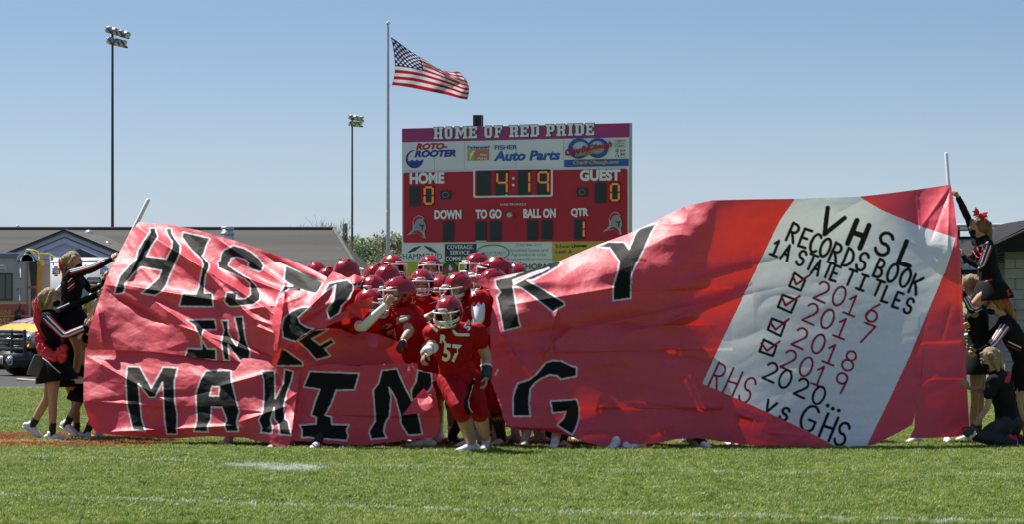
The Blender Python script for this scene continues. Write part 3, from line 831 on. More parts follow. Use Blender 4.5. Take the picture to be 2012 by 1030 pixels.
for b in ([(455,95),(570,180),(520,290),(395,240)], [(325,340),(475,395),(415,535),(270,470)], [(205,600),(350,655),(300,790),(160,720)], [(115,830),(255,900),(215,1010),(70,960)]):
    q = cN2(b); STROKES.append((q + [q[0]], 2.6, BLK))
for b in ([(435,120),(470,225),(620,120)], [(310,355),(355,455),(510,350)], [(185,640),(245,720),(390,605)], [(90,870),(150,955),(290,850)]):
    STROKES.append((cN2(b), 2.4, RED))

C_RED, C_WHT, C_NOTE = (.70, .074, .108), (.80, .80, .82), (.80, .78, .84)
def rough_edge(x, y): return .55 * vnoise(x / 5.5, y / 5.5, 5) + .35 * vnoise(x / 2.5, y / 2.5, 6)
def paint(x, y, letters, holes=(), strokes=(), base=C_RED, white_w=1.45):
    n = len(x); c = np.tile(np.array(base, float), (n, 1)); ink = np.zeros(n)
    c *= (1 + .05 * vnoise(x / 60, y / 9, 31) + .03 * vnoise(x / 4, y / 4, 32))[:, None]
    re = rough_edge(x, y)
    def blend(mask, col):
        c[:] = c * (1 - mask[:, None]) + np.array(col) * mask[:, None]
    for p in letters:
        a = np.array(p); x0, y0 = a.min(0) - 6; x1, y1 = a.max(0) + 6
        s = np.nonzero((x > x0) & (x < x1) & (y > y0) & (y < y1))[0]
        if not len(s): continue
        xs, ys = x[s], y[s]; ins = inside(xs, ys, p); d = seg_dist(xs, ys, p, True) + re[s] * .8
        hole = None
        for h in holes:
            hi = inside(xs, ys, h); hd = seg_dist(xs, ys, h, True) + re[s] * .8
            if hi.any(): ins = ins & ~hi; d = np.minimum(d, hd)
        m = np.zeros(n); m[s] = ins; blend(m, (.013, .0125, .012)); ink = np.maximum(ink, m)
        m = np.zeros(n); m[s] = np.clip((white_w - d) / 1.1 + .5, 0, 1); blend(m, C_WHT)
    for pl, hw, col in strokes:
        a = np.array(pl); x0, y0 = a.min(0) - 9; x1, y1 = a.max(0) + 9
        s = np.nonzero((x > x0) & (x < x1) & (y > y0) & (y < y1))[0]
        if not len(s): continue
        d = seg_dist(x[s], y[s], pl) + re[s] * .5
        m = np.zeros(n); m[s] = np.clip((hw - d) / 1.1 + .5, 0, 1); blend(m, col); ink = np.maximum(ink, m)
    return c, ink

def sheet(name, outline, depth, mats_, parent, res=2.0, letters=(), holes=(), strokes=(), base=C_RED, select=None):
    a = np.array(outline); x0, y0 = a.min(0) - res; x1, y1 = a.max(0) + res
    gx = np.arange(x0, x1 + res, res); gy = np.arange(y0, y1 + res, res)
    X, Y = np.meshgrid(gx, gy, indexing='ij'); nx, ny = X.shape
    ins = inside(X + res / 2, Y + res / 2, outline)[:-1, :-1]
    if select is not None: ins &= select(X + res / 2, Y + res / 2)[:-1, :-1]
    idx = np.arange(nx * ny).reshape(nx, ny)
    fi, fj = np.nonzero(ins)
    F = np.stack([idx[fi, fj], idx[fi, fj + 1], idx[fi + 1, fj + 1], idx[fi + 1, fj]], 1)
    used = np.unique(F); rem = np.full(nx * ny, -1); rem[used] = np.arange(len(used)); F = rem[F]
    x = X.ravel()[used].copy(); y = Y.ravel()[used].copy()
    # settle the border vertices on the cut line
    cnt = np.bincount(F.ravel(), minlength=len(used)); bd = np.nonzero(cnt < 4)[0]
    n = len(outline); bx, by = x[bd], y[bd]; best = np.full(len(bd), 1e9); qx, qy = bx.copy(), by.copy()
    for i in range(n):
        ax, ay = outline[i]; cx_, cy_ = outline[(i + 1) % n]; dx, dy = cx_ - ax, cy_ - ay; L2 = dx * dx + dy * dy + 1e-9
        t = np.clip(((bx - ax) * dx + (by - ay) * dy) / L2, 0, 1); px_, py_ = ax + t * dx, ay + t * dy
        dd = (bx - px_) ** 2 + (by - py_) ** 2; k = (dd < best) & (dd < (res * 1.3) ** 2)
        best = np.where(k, dd, best); qx = np.where(k, px_, qx); qy = np.where(k, py_, qy)
    x[bd], y[bd] = qx, qy
    d = depth(x, y)
    col, ink = paint(x, y, letters, holes, strokes, base)
    wx = (x - CX) * d / FPX; wz = CAMZ - (y - HY) * d / FPX
    wz = np.maximum(wz, .015)
    org = root_loc(parent)
    v = np.stack([wx - org.x, d - org.y, wz - org.z], 1)
    me = bpy.data.meshes.new(name)
    me.vertices.add(len(v)); me.vertices.foreach_set('co', v.ravel())
    me.loops.add(4 * len(F)); me.loops.foreach_set('vertex_index', F.ravel().astype(np.int32))
    me.polygons.add(len(F)); me.polygons.foreach_set('loop_start', np.arange(0, 4 * len(F), 4, dtype=np.int32)); me.polygons.foreach_set('loop_total', np.full(len(F), 4, np.int32))
    me.update(calc_edges=True)
    me.polygons.foreach_set('use_smooth', [True] * len(F))
    ca = me.color_attributes.new('print', 'FLOAT_COLOR', 'POINT')
    ca.data.foreach_set('color', np.concatenate([col, ink[:, None]], 1).ravel())
    me.materials.append(mats_)
    return link(bpy.data.objects.new(name, me), parent)

def paper_mat(name, red):
    m = bpy.data.materials.new(name); m.use_nodes = True
    N, L = m.node_tree.nodes, m.node_tree.links; b = N['Principled BSDF']
    a = N.new('ShaderNodeAttribute'); a.attribute_name = 'print'
    L.new(a.outputs['Color'], b.inputs['Base Color'])
    b.inputs['Roughness'].default_value = .50
    sp = N.new('ShaderNodeMapRange'); sp.inputs[3].default_value = .42; sp.inputs[4].default_value = .12; L.new(a.outputs['Alpha'], sp.inputs[0]); L.new(sp.outputs[0], b.inputs['Specular IOR Level'])
    rr_ = N.new('ShaderNodeMapRange'); rr_.inputs[3].default_value = .52; rr_.inputs[4].default_value = .62; L.new(a.outputs['Alpha'], rr_.inputs[0]); L.new(rr_.outputs[0], b.inputs['Roughness'])
    tc = N.new('ShaderNodeTexCoord')
    n1 = N.new('ShaderNodeTexNoise'); n1.inputs['Scale'].default_value = 7; n1.inputs['Detail'].default_value = 6; n1.inputs['Roughness'].default_value = .62
    L.new(tc.outputs['Object'], n1.inputs['Vector'])
    bp = N.new('ShaderNodeBump'); bp.inputs['Strength'].default_value = .20; bp.inputs['Distance'].default_value = .035
    L.new(n1.outputs['Fac'], bp.inputs['Height']); L.new(bp.outputs[0], b.inputs['Normal'])
    t = N.new('ShaderNodeBsdfTranslucent')
    # light that passes the sheet: the paper's own dye, stopped by the paint
    mx = N.new('ShaderNodeMix'); mx.data_type = 'RGBA'; mx.inputs[6].default_value = (.95, .022, .012, 1) if red else (.66, .68, .76, 1); mx.inputs[7].default_value = (.01, .008, .008, 1)
    L.new(a.outputs['Alpha'], mx.inputs[0]); L.new(mx.outputs[2], t.inputs[0])
    ms = N.new('ShaderNodeMixShader'); ms.inputs[0].default_value = .14 if red else .18
    L.new(b.outputs[0], ms.inputs[1]); L.new(t.outputs[0], ms.inputs[2]); L.new(ms.outputs[0], N['Material Output'].inputs[0])
    return m
M_PAPER = paper_mat('red_paper', True); M_NOTE = paper_mat('white_paper', False)

# ---- depth fields
def fold(x, y, p, q, w, amp, asym=.5):
    """a crease from p to q: sharp ridge of amp metres (towards the camera when negative), w px wide, fading at its ends"""
    dx, dy = q[0] - p[0], q[1] - p[1]; L = math.hypot(dx, dy); ux, uy = dx / L, dy / L
    t = ((x - p[0]) * ux + (y - p[1]) * uy) / L; s = (x - p[0]) * -uy + (y - p[1]) * ux
    ww = w * (1 + asym * np.sign(s)); e = np.clip(np.minimum(t, 1 - t) * 4 + .25, 0, 1) * (t > -.06) * (t < 1.06)
    return amp * e * np.exp(-np.abs(s) / ww * 1.3)
def seams(x, y, L, h):
    """glued overlap of two paper widths: the upper width stands h metres proud just above the seam"""
    w = 0 * x
    for (xa, ya, xb, yb) in L:
        yy = ya + (yb - ya) * (x - xa) / (xb - xa) + 1.5 * np.sin(x / 37); m = np.clip(np.minimum(x - xa, xb - x) / 12, 0, 1)
        w = w - h * m * (1 / (1 + np.exp(-(yy - y) / .6))) * np.clip(1 - (yy - y) / 40, 0, 1)
    return w
def ridged(x, y, ang, sx, sy, seed):
    a = math.radians(ang); u = (x * math.cos(a) + y * math.sin(a)) / sx; v = (-x * math.sin(a) + y * math.cos(a)) / sy
    u = u + .35 * vnoise(x / 70, y / 70, seed + 50); v = v + .5 * vnoise(x / 90, y / 60, seed + 51)
    return np.abs(vnoise(u, v, seed))
TL = tps([(270,436,37.80),(240,490,37.55),(205,560,37.28),(175,653,37.02),(165,754,36.86),(175,850,36.62),
          (330,440,37.62),(400,455,37.35),(400,560,36.85),(400,640,36.52),(400,700,36.38),(400,770,36.20),(400,862,36.02),
          (520,498,36.95),(520,560,36.62),(540,640,36.05),(540,715,35.92),(560,790,35.75),(564,883,35.40),
          (641,544,36.25),(620,600,35.9),(700,720,35.72),(700,800,35.64),(700,872,35.58),(860,736,35.42),(860,856,35.34),(220,690,36.88),(300,690,36.64)])
FOLDS_L = [((275,448),(575,640),24,-.20,.5),((350,480),(520,650),12,-.06,.4),((240,560),(420,590),13,-.07,.6),((215,575),(330,640),10,.06,.4),((300,590),(480,720),12,-.07,.5),
           ((430,470),(560,560),10,-.05,.4),((440,530),(575,580),9,-.10,.6),((470,560),(580,640),8,.06,.3),((350,640),(520,700),9,-.05,.5),((400,630),(560,720),8,.05,.5),
           ((560,560),(540,715),8,-.12,.6),((520,500),(640,560),9,.05,.4),((190,600),(205,690),12,-.06,.3),
           ((300,450),(245,560),14,-.05,.4),((480,610),(545,600),6,-.04,.4),((500,640),(550,660),6,-.05,.4)]
def wr_left(x, y):
    w = .050 * (ridged(x, y, 33, 260, 56, 1) - .3) + .036 * facet(x, y, 33, 170, 62, 2) + .013 * facet(x, y, -15, 62, 34, 3) + .0060 * facet(x, y, 50, 24, 17, 4) + .0014 * facet(x, y, 10, 9, 7, 5)
    for f in FOLDS_L: w = w + 1.25 * fold(x, y, *f)
    w = w + seams(x, y, ((205, 563, 480, 603),), .024)
    return w * np.clip((x - 160) / 60 + .35, 0, 1)
def depth_left(x, y): return TL(x, y) + wr_left(x, y) * 1.0
FOLDS_S = [((170,700),(330,790),16,-.05,.4),((180,790),(420,770),12,.035,.4),((430,760),(520,735),9,-.05,.5),((470,830),(560,800),12,-.07,.5),((590,730),(570,880),12,-.13,.7),((560,790),(600,760),8,-.05,.4),
           ((205,850),(450,838),10,-.07,.5),((540,730),(585,830),9,.05,.4),((790,800),(865,770),6,-.06,.5),((800,725),(830,770),6,-.05,.4)]
def depth_strip(x, y):
    w = .032 * facet(x, y, 6, 190, 60, 11) + .013 * facet(x, y, -25, 66, 34, 12) + .006 * facet(x, y, 30, 26, 18, 13) + .0014 * facet(x, y, 10, 9, 7, 14)
    for f in FOLDS_S: w = w + 1.2 * fold(x, y, *f)
    w = w + seams(x, y, ((165, 792, 560, 812), (590, 817, 865, 820)), .03)
    side = np.clip((620 - x) / 120, 0.25, 1)
    b = .10 * np.sin(np.clip((y - 700) / 165, 0, 1) * math.pi) * side      # belly towards the camera
    return TL(x, y) + .03 - b + w * (.45 + .55 * side) + .05 * np.clip((y - 800) / 60, 0, 1) * side * np.sin(x / 23)
TR = tps([(899,544,35.70),(930,552,35.85),(966,560,35.92),(968,610,35.62),(968,740,35.45),(1000,820,35.15),(1020,537,35.95),(1030,580,35.65),
          (1100,514,36.12),(1110,565,35.75),(1100,650,35.58),(1100,760,35.42),(1120,862,35.26),(1176,480,36.15),(1185,530,35.80),
          (1234,459,36.20),(1250,505,35.85),(1250,600,35.70),(1250,700,35.56),(1250,872,35.32),(1300,430,36.16),(1315,468,35.88),
          (1349,404,36.10),(1375,440,35.90),(1370,560,35.82),(1370,700,35.62),(1370,868,35.38),(1400,393,35.92),(1450,392,35.92),(1450,480,36.04),(1450,560,36.06),(1450,700,35.88),(1441,872,35.64),
          (1600,389,36.06),(1600,460,36.20),(1600,560,36.24),(1600,700,35.98),(1583,881,35.62),(1710,384,36.40),(1710,440,36.44),(1750,376,36.85),(1750,430,36.64),(1750,520,36.50),(1710,580,36.34),(1710,720,35.90),(1705,874,35.45),
          (1800,372,37.28),(1800,430,36.96),(1796,520,36.60),(1790,640,36.25),(1790,745,35.90),(1790,840,35.60),
          (1867,362,37.36),(1872,440,36.92),(1876,520,36.70),(1885,600,36.78),(1890,700,36.50),(1900,850,35.95),(1830,740,36.08),(1800,862,35.58),(1850,860,35.68)])
FOLDS_R = [((1000,600),(1250,560),22,-.06,.5),((1020,660),(1300,610),18,.05,.5),((1060,700),(1130,640),14,-.06,.5),((1100,600),(1060,720),14,-.07,.4),((1130,650),(1560,560),20,-.06,.5),
           ((1300,640),(1480,560),18,-.08,.5),((1180,640),(1400,640),14,.05,.4),((1330,560),(1560,500),26,-.09,.6),((1290,690),(1420,720),12,.03,.4),((1230,790),(1420,815),12,.03,.5),
           ((1800,375),(1810,480),9,-.05,.5),((1868,365),(1800,460),8,-.05,.4),((1868,365),(1830,470),7,.04,.4),((1866,370),(1862,500),8,-.04,.4),((1870,600),(1850,670),7,-.09,.6),
           ((1825,620),(1800,700),8,-.05,.5),((1840,735),(1800,760),6,-.06,.5),((1880,440),(1888,660),6,-.05,.4),((1440,810),(1500,830),10,-.07,.5),((1500,850),(1590,858),7,-.06,.4),
           ((1640,420),(1700,390),20,-.05,.4),((1780,470),(1850,500),10,.03,.4),((980,640),(1020,720),14,-.06,.4),((975,700),(1010,690),10,-.05,.5)]
def depth_right(x, y):
    k = np.clip((1480 - x) / 200, .35, 1)
    w = .08 * (ridged(x, y, -12, 330, 80, 21) - .3) * k + .040 * facet(x, y, -14, 210, 60, 22) * k + .014 * facet(x, y, 20, 80, 44, 23) * k + .0045 * facet(x, y, -30, 30, 22, 24) + .0012 * facet(x, y, 60, 10, 8, 26)
    w = w + .014 * (ridged(x, y, -16, 260, 26, 25) - .3) * (1 - k)
    for f in FOLDS_R: w = w + 1.0 * fold(x, y, *f) * np.where(x < 1480, 1.1, .5)
    # overlapping paper widths leave a small step along each glued seam
    for (xa, ya, xb, yb) in ((1090, 694, 1440, 687), (1040, 803, 1420, 805), (1240, 573, 1440, 566), (1806, 676, 1893, 672), (1810, 745, 1893, 745)):
        yy = ya + (yb - ya) * (x - xa) / (xb - xa); m = (x > xa) & (x < xb)
        w = w - .026 * m * (1 / (1 + np.exp(-(yy - y) / .8))) * np.clip(1 - (yy - y) / 60, 0, 1)
    return TR(x, y) + w

def jag(poly, amp=2.2, sel=None, step=5):
    """ragged torn edge: subdivide and shake the stretch of outline where sel is true"""
    out = []; r = random.Random(len(poly)); n = len(poly)
    for i in range(n):
        a, b = poly[i], poly[(i + 1) % n]; out.append(a)
        if sel is None or (sel(*a) and sel(*b)):
            L = math.hypot(b[0] - a[0], b[1] - a[1]); k = int(L / step)
            for j in range(1, k): t = (j + r.uniform(-.3, .3)) / k; out.append((a[0] + (b[0] - a[0]) * t + r.uniform(-amp, amp), a[1] + (b[1] - a[1]) * t + r.uniform(-amp, amp)))
    return out
bn = empty('paper_banner', (P(1000, 600, 36.0).x, 36.0, 0), 'huge torn red paper run-through banner lettered HISTORY IN THE MAKING', 'banner')
OUT_S1 = [(272,436),(330,440),(386,451),(461,472),(526,494),(564,508),(607,527),(641,544),(650,560),(628,590),(600,620),(575,640),(556,668),(548,700),(540,719),(498,713),(419,709),(363,700),(300,692),(200,688),(171,690),(174,653),(183,625),(192,597),(207,552),(222,520),(237,491),(252,462)]
OUT_S4 = [(168,684),(200,682),(300,684),(363,692),(419,701),(498,706),(534,712),(598,723),(650,716),(705,721),(745,717),(820,714),(822,728),(845,733),(867,737),(858,748),(848,753),(857,779),(865,822),(861,856),(842,862),(799,866),(739,873),(692,876),(640,871),(572,866),(564,884),(526,871),(480,861),(410,858),(340,863),(284,861),(200,853),(189,852),(177,835),(164,794),(164,754)]
OUT_S5 = [(898,543),(930,548),(975,545),(1020,537),(1060,527),(1097,514),(1176,480),(1234,459),(1286,435),(1320,417),(1349,404),(1400,393),(1480,391),(1563,390),(1686,386),(1740,380),(1808,371),(1868,362),(1875,400),(1878,430),(1885,480),(1890,560),(1893,640),(1897,700),(1900,760),(1905,850),(1880,859),(1830,862),(1787,862),(1797,841),(1804,800),(1806,776),(1802,800),(1796,822),(1792,836),(1760,854),(1718,875),(1700,877),(1647,881),(1583,882),(1512,880),(1441,872),(1400,866),(1371,862),(1328,864),(1290,872),(1255,874),(1213,879),(1176,876),(1139,865),(1097,843),(1045,842),(998,838),(989,822),(976,779),(965,753),(968,728),(964,690),(962,650),(966,615),(970,592),(959,568),(925,553)]
NOTE = [(1563,389),(1686,385),(1734,413),(1798,440),(1878,467),(1862,520),(1840,574),(1787,702),(1734,814),(1702,879),(1650,883),(1590,850),(1505,810),(1380,755),(1416,675),(1450,605),(1488,525),(1531,435)]
sheet('paper_sheet', OUT_S1, depth_left, M_PAPER, bn, 1.3, LET_LEFT)
OUT_S4 = jag(OUT_S4, 1.7, lambda x, y: x > 590)
OUT_S5 = jag(OUT_S5, 1.6, lambda x, y: x < 1010 and y > 560)
sheet('paper_sheet', OUT_S4, depth_strip, M_PAPER, bn, 1.3, LET_STRIP, [HOLE_A])
white_bits = [([(973, 738), (978, 728)], 1.6, C_WHT)]
sheet('paper_sheet', OUT_S5, depth_right, M_PAPER, bn, 1.5, LET_RIGHT, [HOLE_R], white_bits, select=lambda x, y: ~inside(x, y, NOTE))
nt_ = [(x, y) for x, y in NOTE]
sheet('white_note', OUT_S5, depth_right, M_NOTE, bn, 1.2, (), (), STROKES, base=C_NOTE, select=lambda x, y: inside(x, y, NOTE))
# torn flaps -----------------------------------------------------------
TF = tps([(545,718,35.78),(548,640,35.72),(560,575,35.95),(610,560,35.95),(640,545,36.05),(666,533,36.25),(690,552,35.8),(706,572,35.75),(705,600,35.6),(680,628,35.5),(640,645,35.45),(600,660,35.5),(560,690,35.62),(600,610,35.62),(650,590,35.55)])
def depth_flap(x, y):
    w = .035 * facet(x, y, -35, 70, 28, 41) + .012 * facet(x, y, 30, 24, 15, 42)
    for f in (((660,556),(585,628),8,-.10,.5),((560,575),(545,700),9,-.10,.5),((600,560),(690,540),9,.05,.4),((585,640),(650,600),7,.07,.4),((548,600),(600,580),8,-.05,.4)): w = w + fold(x, y, *f)
    return TF(x, y) + w - .06
sheet('torn_flap', jag(cC([(140,990),(160,880),(170,760),(140,660),(150,600),(190,480),(225,400),(300,375),(400,380),(490,405),(530,370),(570,300),(630,225),(680,240),(760,280),(800,310),(808,370),(770,450),(720,500),(700,560),(640,600),(605,625),(600,640),(560,680),(480,695),(400,740),(330,800),(270,830),(220,860),(200,930),(180,960),(175,990)]), 1.0), depth_flap, M_PAPER, bn, 1.5, LET_FLAP)
sheet('torn_flap', jag(cC([(640,225),(700,245),(760,275),(800,250),(885,262),(850,320),(800,322),(745,290),(700,275)]), 1.2), lambda x, y: TF(x, y) - .05 + .03 * np.sin(x / 4), M_PAPER, bn, 1.5)
sheet('torn_flap', jag(cC([(700,560),(770,535),(762,590),(600,665),(560,690),(610,620),(650,600)]), 1.4), lambda x, y: 35.42 + .004 * (x - 640) + .04 * facet(x, y, -35, 40, 16, 63), M_PAPER, bn, 1.5)
def depth_under(x, y): return 35.80 + .0009 * (x - 600) - .0004 * (y - 690) + .03 * facet(x, y, 10, 60, 30, 44)
sheet('paper_sheet', cC([(170,992),(205,850),(330,800),(480,700),(600,680),(700,690),(760,720),(900,715),(1010,735),(1160,790),(1290,905),(1330,1000),(1000,1012),(700,1005),(390,1000)]), depth_under, M_PAPER, bn, 1.6, LET_UNDER,
      strokes=[(cC([(835,993),(915,991)]), 1.3, BLK), (cC([(1010,992),(1300,972)]), 1.5, BLK)])
sheet('torn_flap', jag(cC([(910,755),(1010,735),(1000,800),(985,845),(930,830),(915,800)]), 1.4), lambda x, y: 35.55 + .012 * (y - 665) * -.6, M_PAPER, bn, 1.5)
sheet('torn_flap', [(670, 621), (684, 600), (712, 590), (735, 583), (725, 612), (705, 640), (690, 650), (672, 640)], lambda x, y: 35.72 + .004 * (y - 600) + .035 * facet(x, y, 40, 22, 14, 61), M_PAPER, bn, 1.5)
sheet('torn_flap', cD([(1535,620),(1600,540),(1665,440),(1765,335),(1800,400),(1870,480),(1860,530),(1800,570),(1700,600)]), lambda x, y: 35.28 - .0035 * (y - 790) + .04 * facet(x, y, -30, 34, 18, 62), M_PAPER, bn, 1.4)
sheet('turned_hem', cF([(275,610),(360,622),(450,655),(600,725),(730,795),(880,860),(1010,925),(1110,975),(1180,1000),(1100,990),(960,945),(820,900),(560,850),(330,850),(180,810),(200,740),(250,680)]), lambda x, y: 35.40 + .0006 * (x - 1000) + .0042 * (y - 850) * -1 + .015 * np.sin(x / 11), M_PAPER, bn, 1.6)

M_PVC = mat('white_plastic_pipe', (.74, .76, .76), .35, var=.06)
def pole(px0, d0, px1, d1, r, label):
    a = P(*px0, d0); b = P(*px1, d1); b.z = max(b.z, .02)
    g = G(); g.tube([a, b], r, n=12)
    o = g.obj('banner_pole', M_PVC, at=b); tag(o, label, 'pole', 'white pipes the banner is taped to'); return o
pole((291, 393), 38.0, (155, 665), 37.85, .022, 'leaning white plastic pipe at the left edge of the banner')
pole((1859, 302), 37.6, (1905, 868), 36.85, .019, 'upright white plastic pipe at the right edge of the banner')
# ============================================================ people
M_SKIN = mat('skin', (.46, .265, .185), .5, spec=.4, var=.07, vscale=12)
M_SKINB = mat('skin_tanned', (.30, .165, .11), .5, spec=.4, var=.07, vscale=12)
M_JERSEY = mat('red_jersey_fabric', (.38, .005, .009), .7, spec=.12, var=.10, vscale=9, bump=.25, bscale=180)
M_PANT = mat('red_trouser_fabric', (.36, .005, .010), .65, spec=.15, var=.10, vscale=9, bump=.1, bscale=260)
M_BLACKC = mat('black_fabric', (.010, .010, .011), .8, spec=.12, var=.25, vscale=8, bump=.1, bscale=200)
M_BLACKG = mat('black_glove', (.03, .03, .035), .45)
M_CHAR = mat('charcoal_fabric', (.045, .045, .048), .85, spec=.12, var=.2, vscale=10)
M_SHOEW = mat('white_shoe', (.70, .70, .72), .55, var=.1, vscale=20)
M_SHOEB = mat('black_shoe', (.03, .03, .035), .5)
M_SOCKB = mat('black_sock', (.02, .02, .022), .85)
M_SOCKW = mat('white_sock', (.72, .72, .74), .85, var=.05, vscale=30)
M_TAPE = mat('white_tape', (.76, .76, .78), .8, var=.05, vscale=40)
M_HELM = mat('red_helmet_shell', (.27, .004, .010), .2, spec=.5, coat=.35)
M_MASKW = mat('white_coated_wire', (.72, .72, .72), .35)
M_PAD = mat('dark_padding', (.02, .02, .022), .9)
M_RBOW = mat('red_satin', (.65, .012, .02), .35, spec=.6)
M_STW = mat('white_trim', (.78, .78, .82), .5)
M_STR = mat('red_trim', (.50, .012, .03), .5)
M_EYEW = mat('eye_white', (.7, .68, .66), .3)
M_EYED = mat('eye_dark', (.03, .02, .015), .2)
M_LIP = mat('lips', (.42, .16, .14), .5)
M_BROW = mat('eyebrow', (.12, .07, .035), .9)
def hair_mat(name, c, c2): return mat(name, c, .5, spec=.35, var=.35, vscale=85, stretch=(1, 1, .09), col2=c2, bump=.9, bscale=140)
M_BLOND = hair_mat('blonde_hair', (.20, .125, .055), (.52, .38, .21))
M_BROWN = hair_mat('brown_hair', (.10, .055, .03), (.30, .18, .09))
M_GINGER = hair_mat('ginger_hair', (.20, .065, .02), (.52, .22, .07))

def frame(fd, up=Vector((0, 0, 1))):
    """rotation whose -Y axis looks along fd"""
    y = -Vector(fd).normalized(); x = y.cross(up); x.normalize(); z = x.cross(y)
    return Matrix((x, y, z)).transposed()     # columns: x (to the figure's... image right when facing the camera), y (back), z (up)

def add_head(g, c, fd, s=1.0, up=Vector((0, 0, 1))):
    R = frame(fd, up)
    def at(x, y, z): return Vector(c) + R @ (Vector((x, y, z)) * s)
    g.ball(at(0, .012, .018), (.074 * s, .094 * s, .100 * s), R, 20, 14)          # skull
    g.ball(at(0, -.022, -.030), (.060 * s, .068 * s, .078 * s), R, 18, 12)         # face
    g.ball(at(0, -.052, -.088), (.030 * s, .030 * s, .026 * s), R, 12, 8)          # chin
    g.ball(at(0, -.074, .020), (.046 * s, .016 * s, .012 * s), R, 12, 8)           # brow
    g.tube([at(0, -.080, .010), at(0, -.098, -.022), at(0, -.090, -.036)], [.008 * s, .012 * s, .013 * s], n=8)   # nose
    for sx in (-1, 1):
        g.ball(at(.034 * sx, -.066, -.030), (.020 * s, .014 * s, .020 * s), R, 10, 7)   # cheek
        g.ball(at(.077 * sx, .012, -.008), (.009 * s, .020 * s, .031 * s), R, 10, 8)    # ear
    return R, at
def face_bits(e, at, R, s=1.0, mouth=True):
    for sx in (-1, 1):
        g = G(); g.ball(at(.030 * sx, -.078, .002), (.015 * s, .010 * s, .0085 * s), R, 10, 8); w = g.obj('eye', M_EYEW, e)
        g = G(); g.ball(at(.030 * sx, -.086, .002), (.0075 * s, .005 * s, .0075 * s), R, 8, 6); g.obj('iris', M_EYED, w)
        g = G(); g.tube([at(.014 * sx, -.090, .018), at(.032 * sx, -.090, .023), at(.050 * sx, -.078, .018)], .0035 * s, n=5); g.obj('eyebrow', M_BROW, e)
    if mouth:
        g = G(); g.tube([at(-.024, -.078, -.060), at(0, -.090, -.058), at(.024, -.078, -.060)], [.004 * s, .008 * s, .004 * s], n=6); g.obj('mouth', M_LIP, e)

def add_hand(g, w, d, palm, s=1.0, curl=.5, thumb=1):
    """w wrist, d direction of the hand, palm: direction the palm faces; thumb +1/-1 side"""
    d = Vector(d).normalized(); p = Vector(palm); p = (p - d * p.dot(d)).normalized(); u = d.cross(p) * thumb
    w = Vector(w)
    g.tube([w, w + d * .03 * s, w + d * .085 * s], [(.024 * s, .018 * s), (.036 * s, .016 * s), (.038 * s, .014 * s)], n=10, side=u)
    for k, (off, ln) in enumerate(((.028, .068), (.0095, .076), (-.009, .071), (-.027, .055))):
        b = w + d * .082 * s + u * off * s; a = 0; pts = [b - d * .02 * s, b]
        q = b
        for j, f in enumerate((.42, .32, .26)):
            a += curl * (.55, .95, .7)[j]
            q = q + (d * math.cos(a) + p * math.sin(a)) * ln * f * s; pts.append(q)
        g.tube(pts, [.0095 * s, .0095 * s, .009 * s, .0082 * s, .0068 * s], n=6)
    b = w + d * .022 * s + u * .030 * s
    t1 = b + (d * .55 + u * .75 + p * .3).normalized() * .036 * s
    t2 = t1 + (d * .85 + u * .25 + p * (.3 + curl * .4)).normalized() * .030 * s
    t3 = t2 + (d * .9 - u * .1 + p * (.2 + curl * .6)).normalized() * .024 * s
    g.tube([b - u * .012 * s, b, t1, t2, t3], [.012 * s, .013 * s, .011 * s, .0105 * s, .008 * s], n=6)

def shoe(e, ankle, toe_dir, m, s=1.0, pitch=0., name='shoe', sole=None, z0=None):
    """ankle joint, horizontal toe direction; pitch > 0 lifts the heel"""
    t = Vector(toe_dir); t.z = 0; t.normalize(); side = Vector((0, 0, 1)).cross(t)
    R = Matrix.Rotation(pitch, 3, side)
    f = R @ t; up = R @ Vector((0, 0, 1))
    a = Vector(ankle); base = a - up * .075 * s
    if z0 is not None: base.z = z0
    def at(x, z): return base + f * x * s + up * z * s
    g = G()
    g.tube([at(-.075, .040), at(-.05, .045), at(0, .050), at(.06, .042), at(.12, .032), at(.175, .024), at(.195, .020)],
           [(.026 * s, .034 * s), (.033 * s, .042 * s), (.036 * s, .046 * s), (.038 * s, .038 * s), (.042 * s, .028 * s), (.036 * s, .020 * s), (.022 * s, .014 * s)], n=14, side=side)
    g.tube([at(-.02, .05), at(-.012, .105)], [(.036 * s, .046 * s), (.036 * s, .044 * s)], n=12, side=side, cap=False)
    o = g.obj(name, m, e)
    g = G(); g.tube([at(-.085, .010), at(0, .008), at(.12, .008), at(.20, .010)], [(.030 * s, .010 * s), (.036 * s, .011 * s), (.045 * s, .011 * s), (.024 * s, .009 * s)], n=12, side=side)
    g.obj('sole', sole or m, o)
    return o

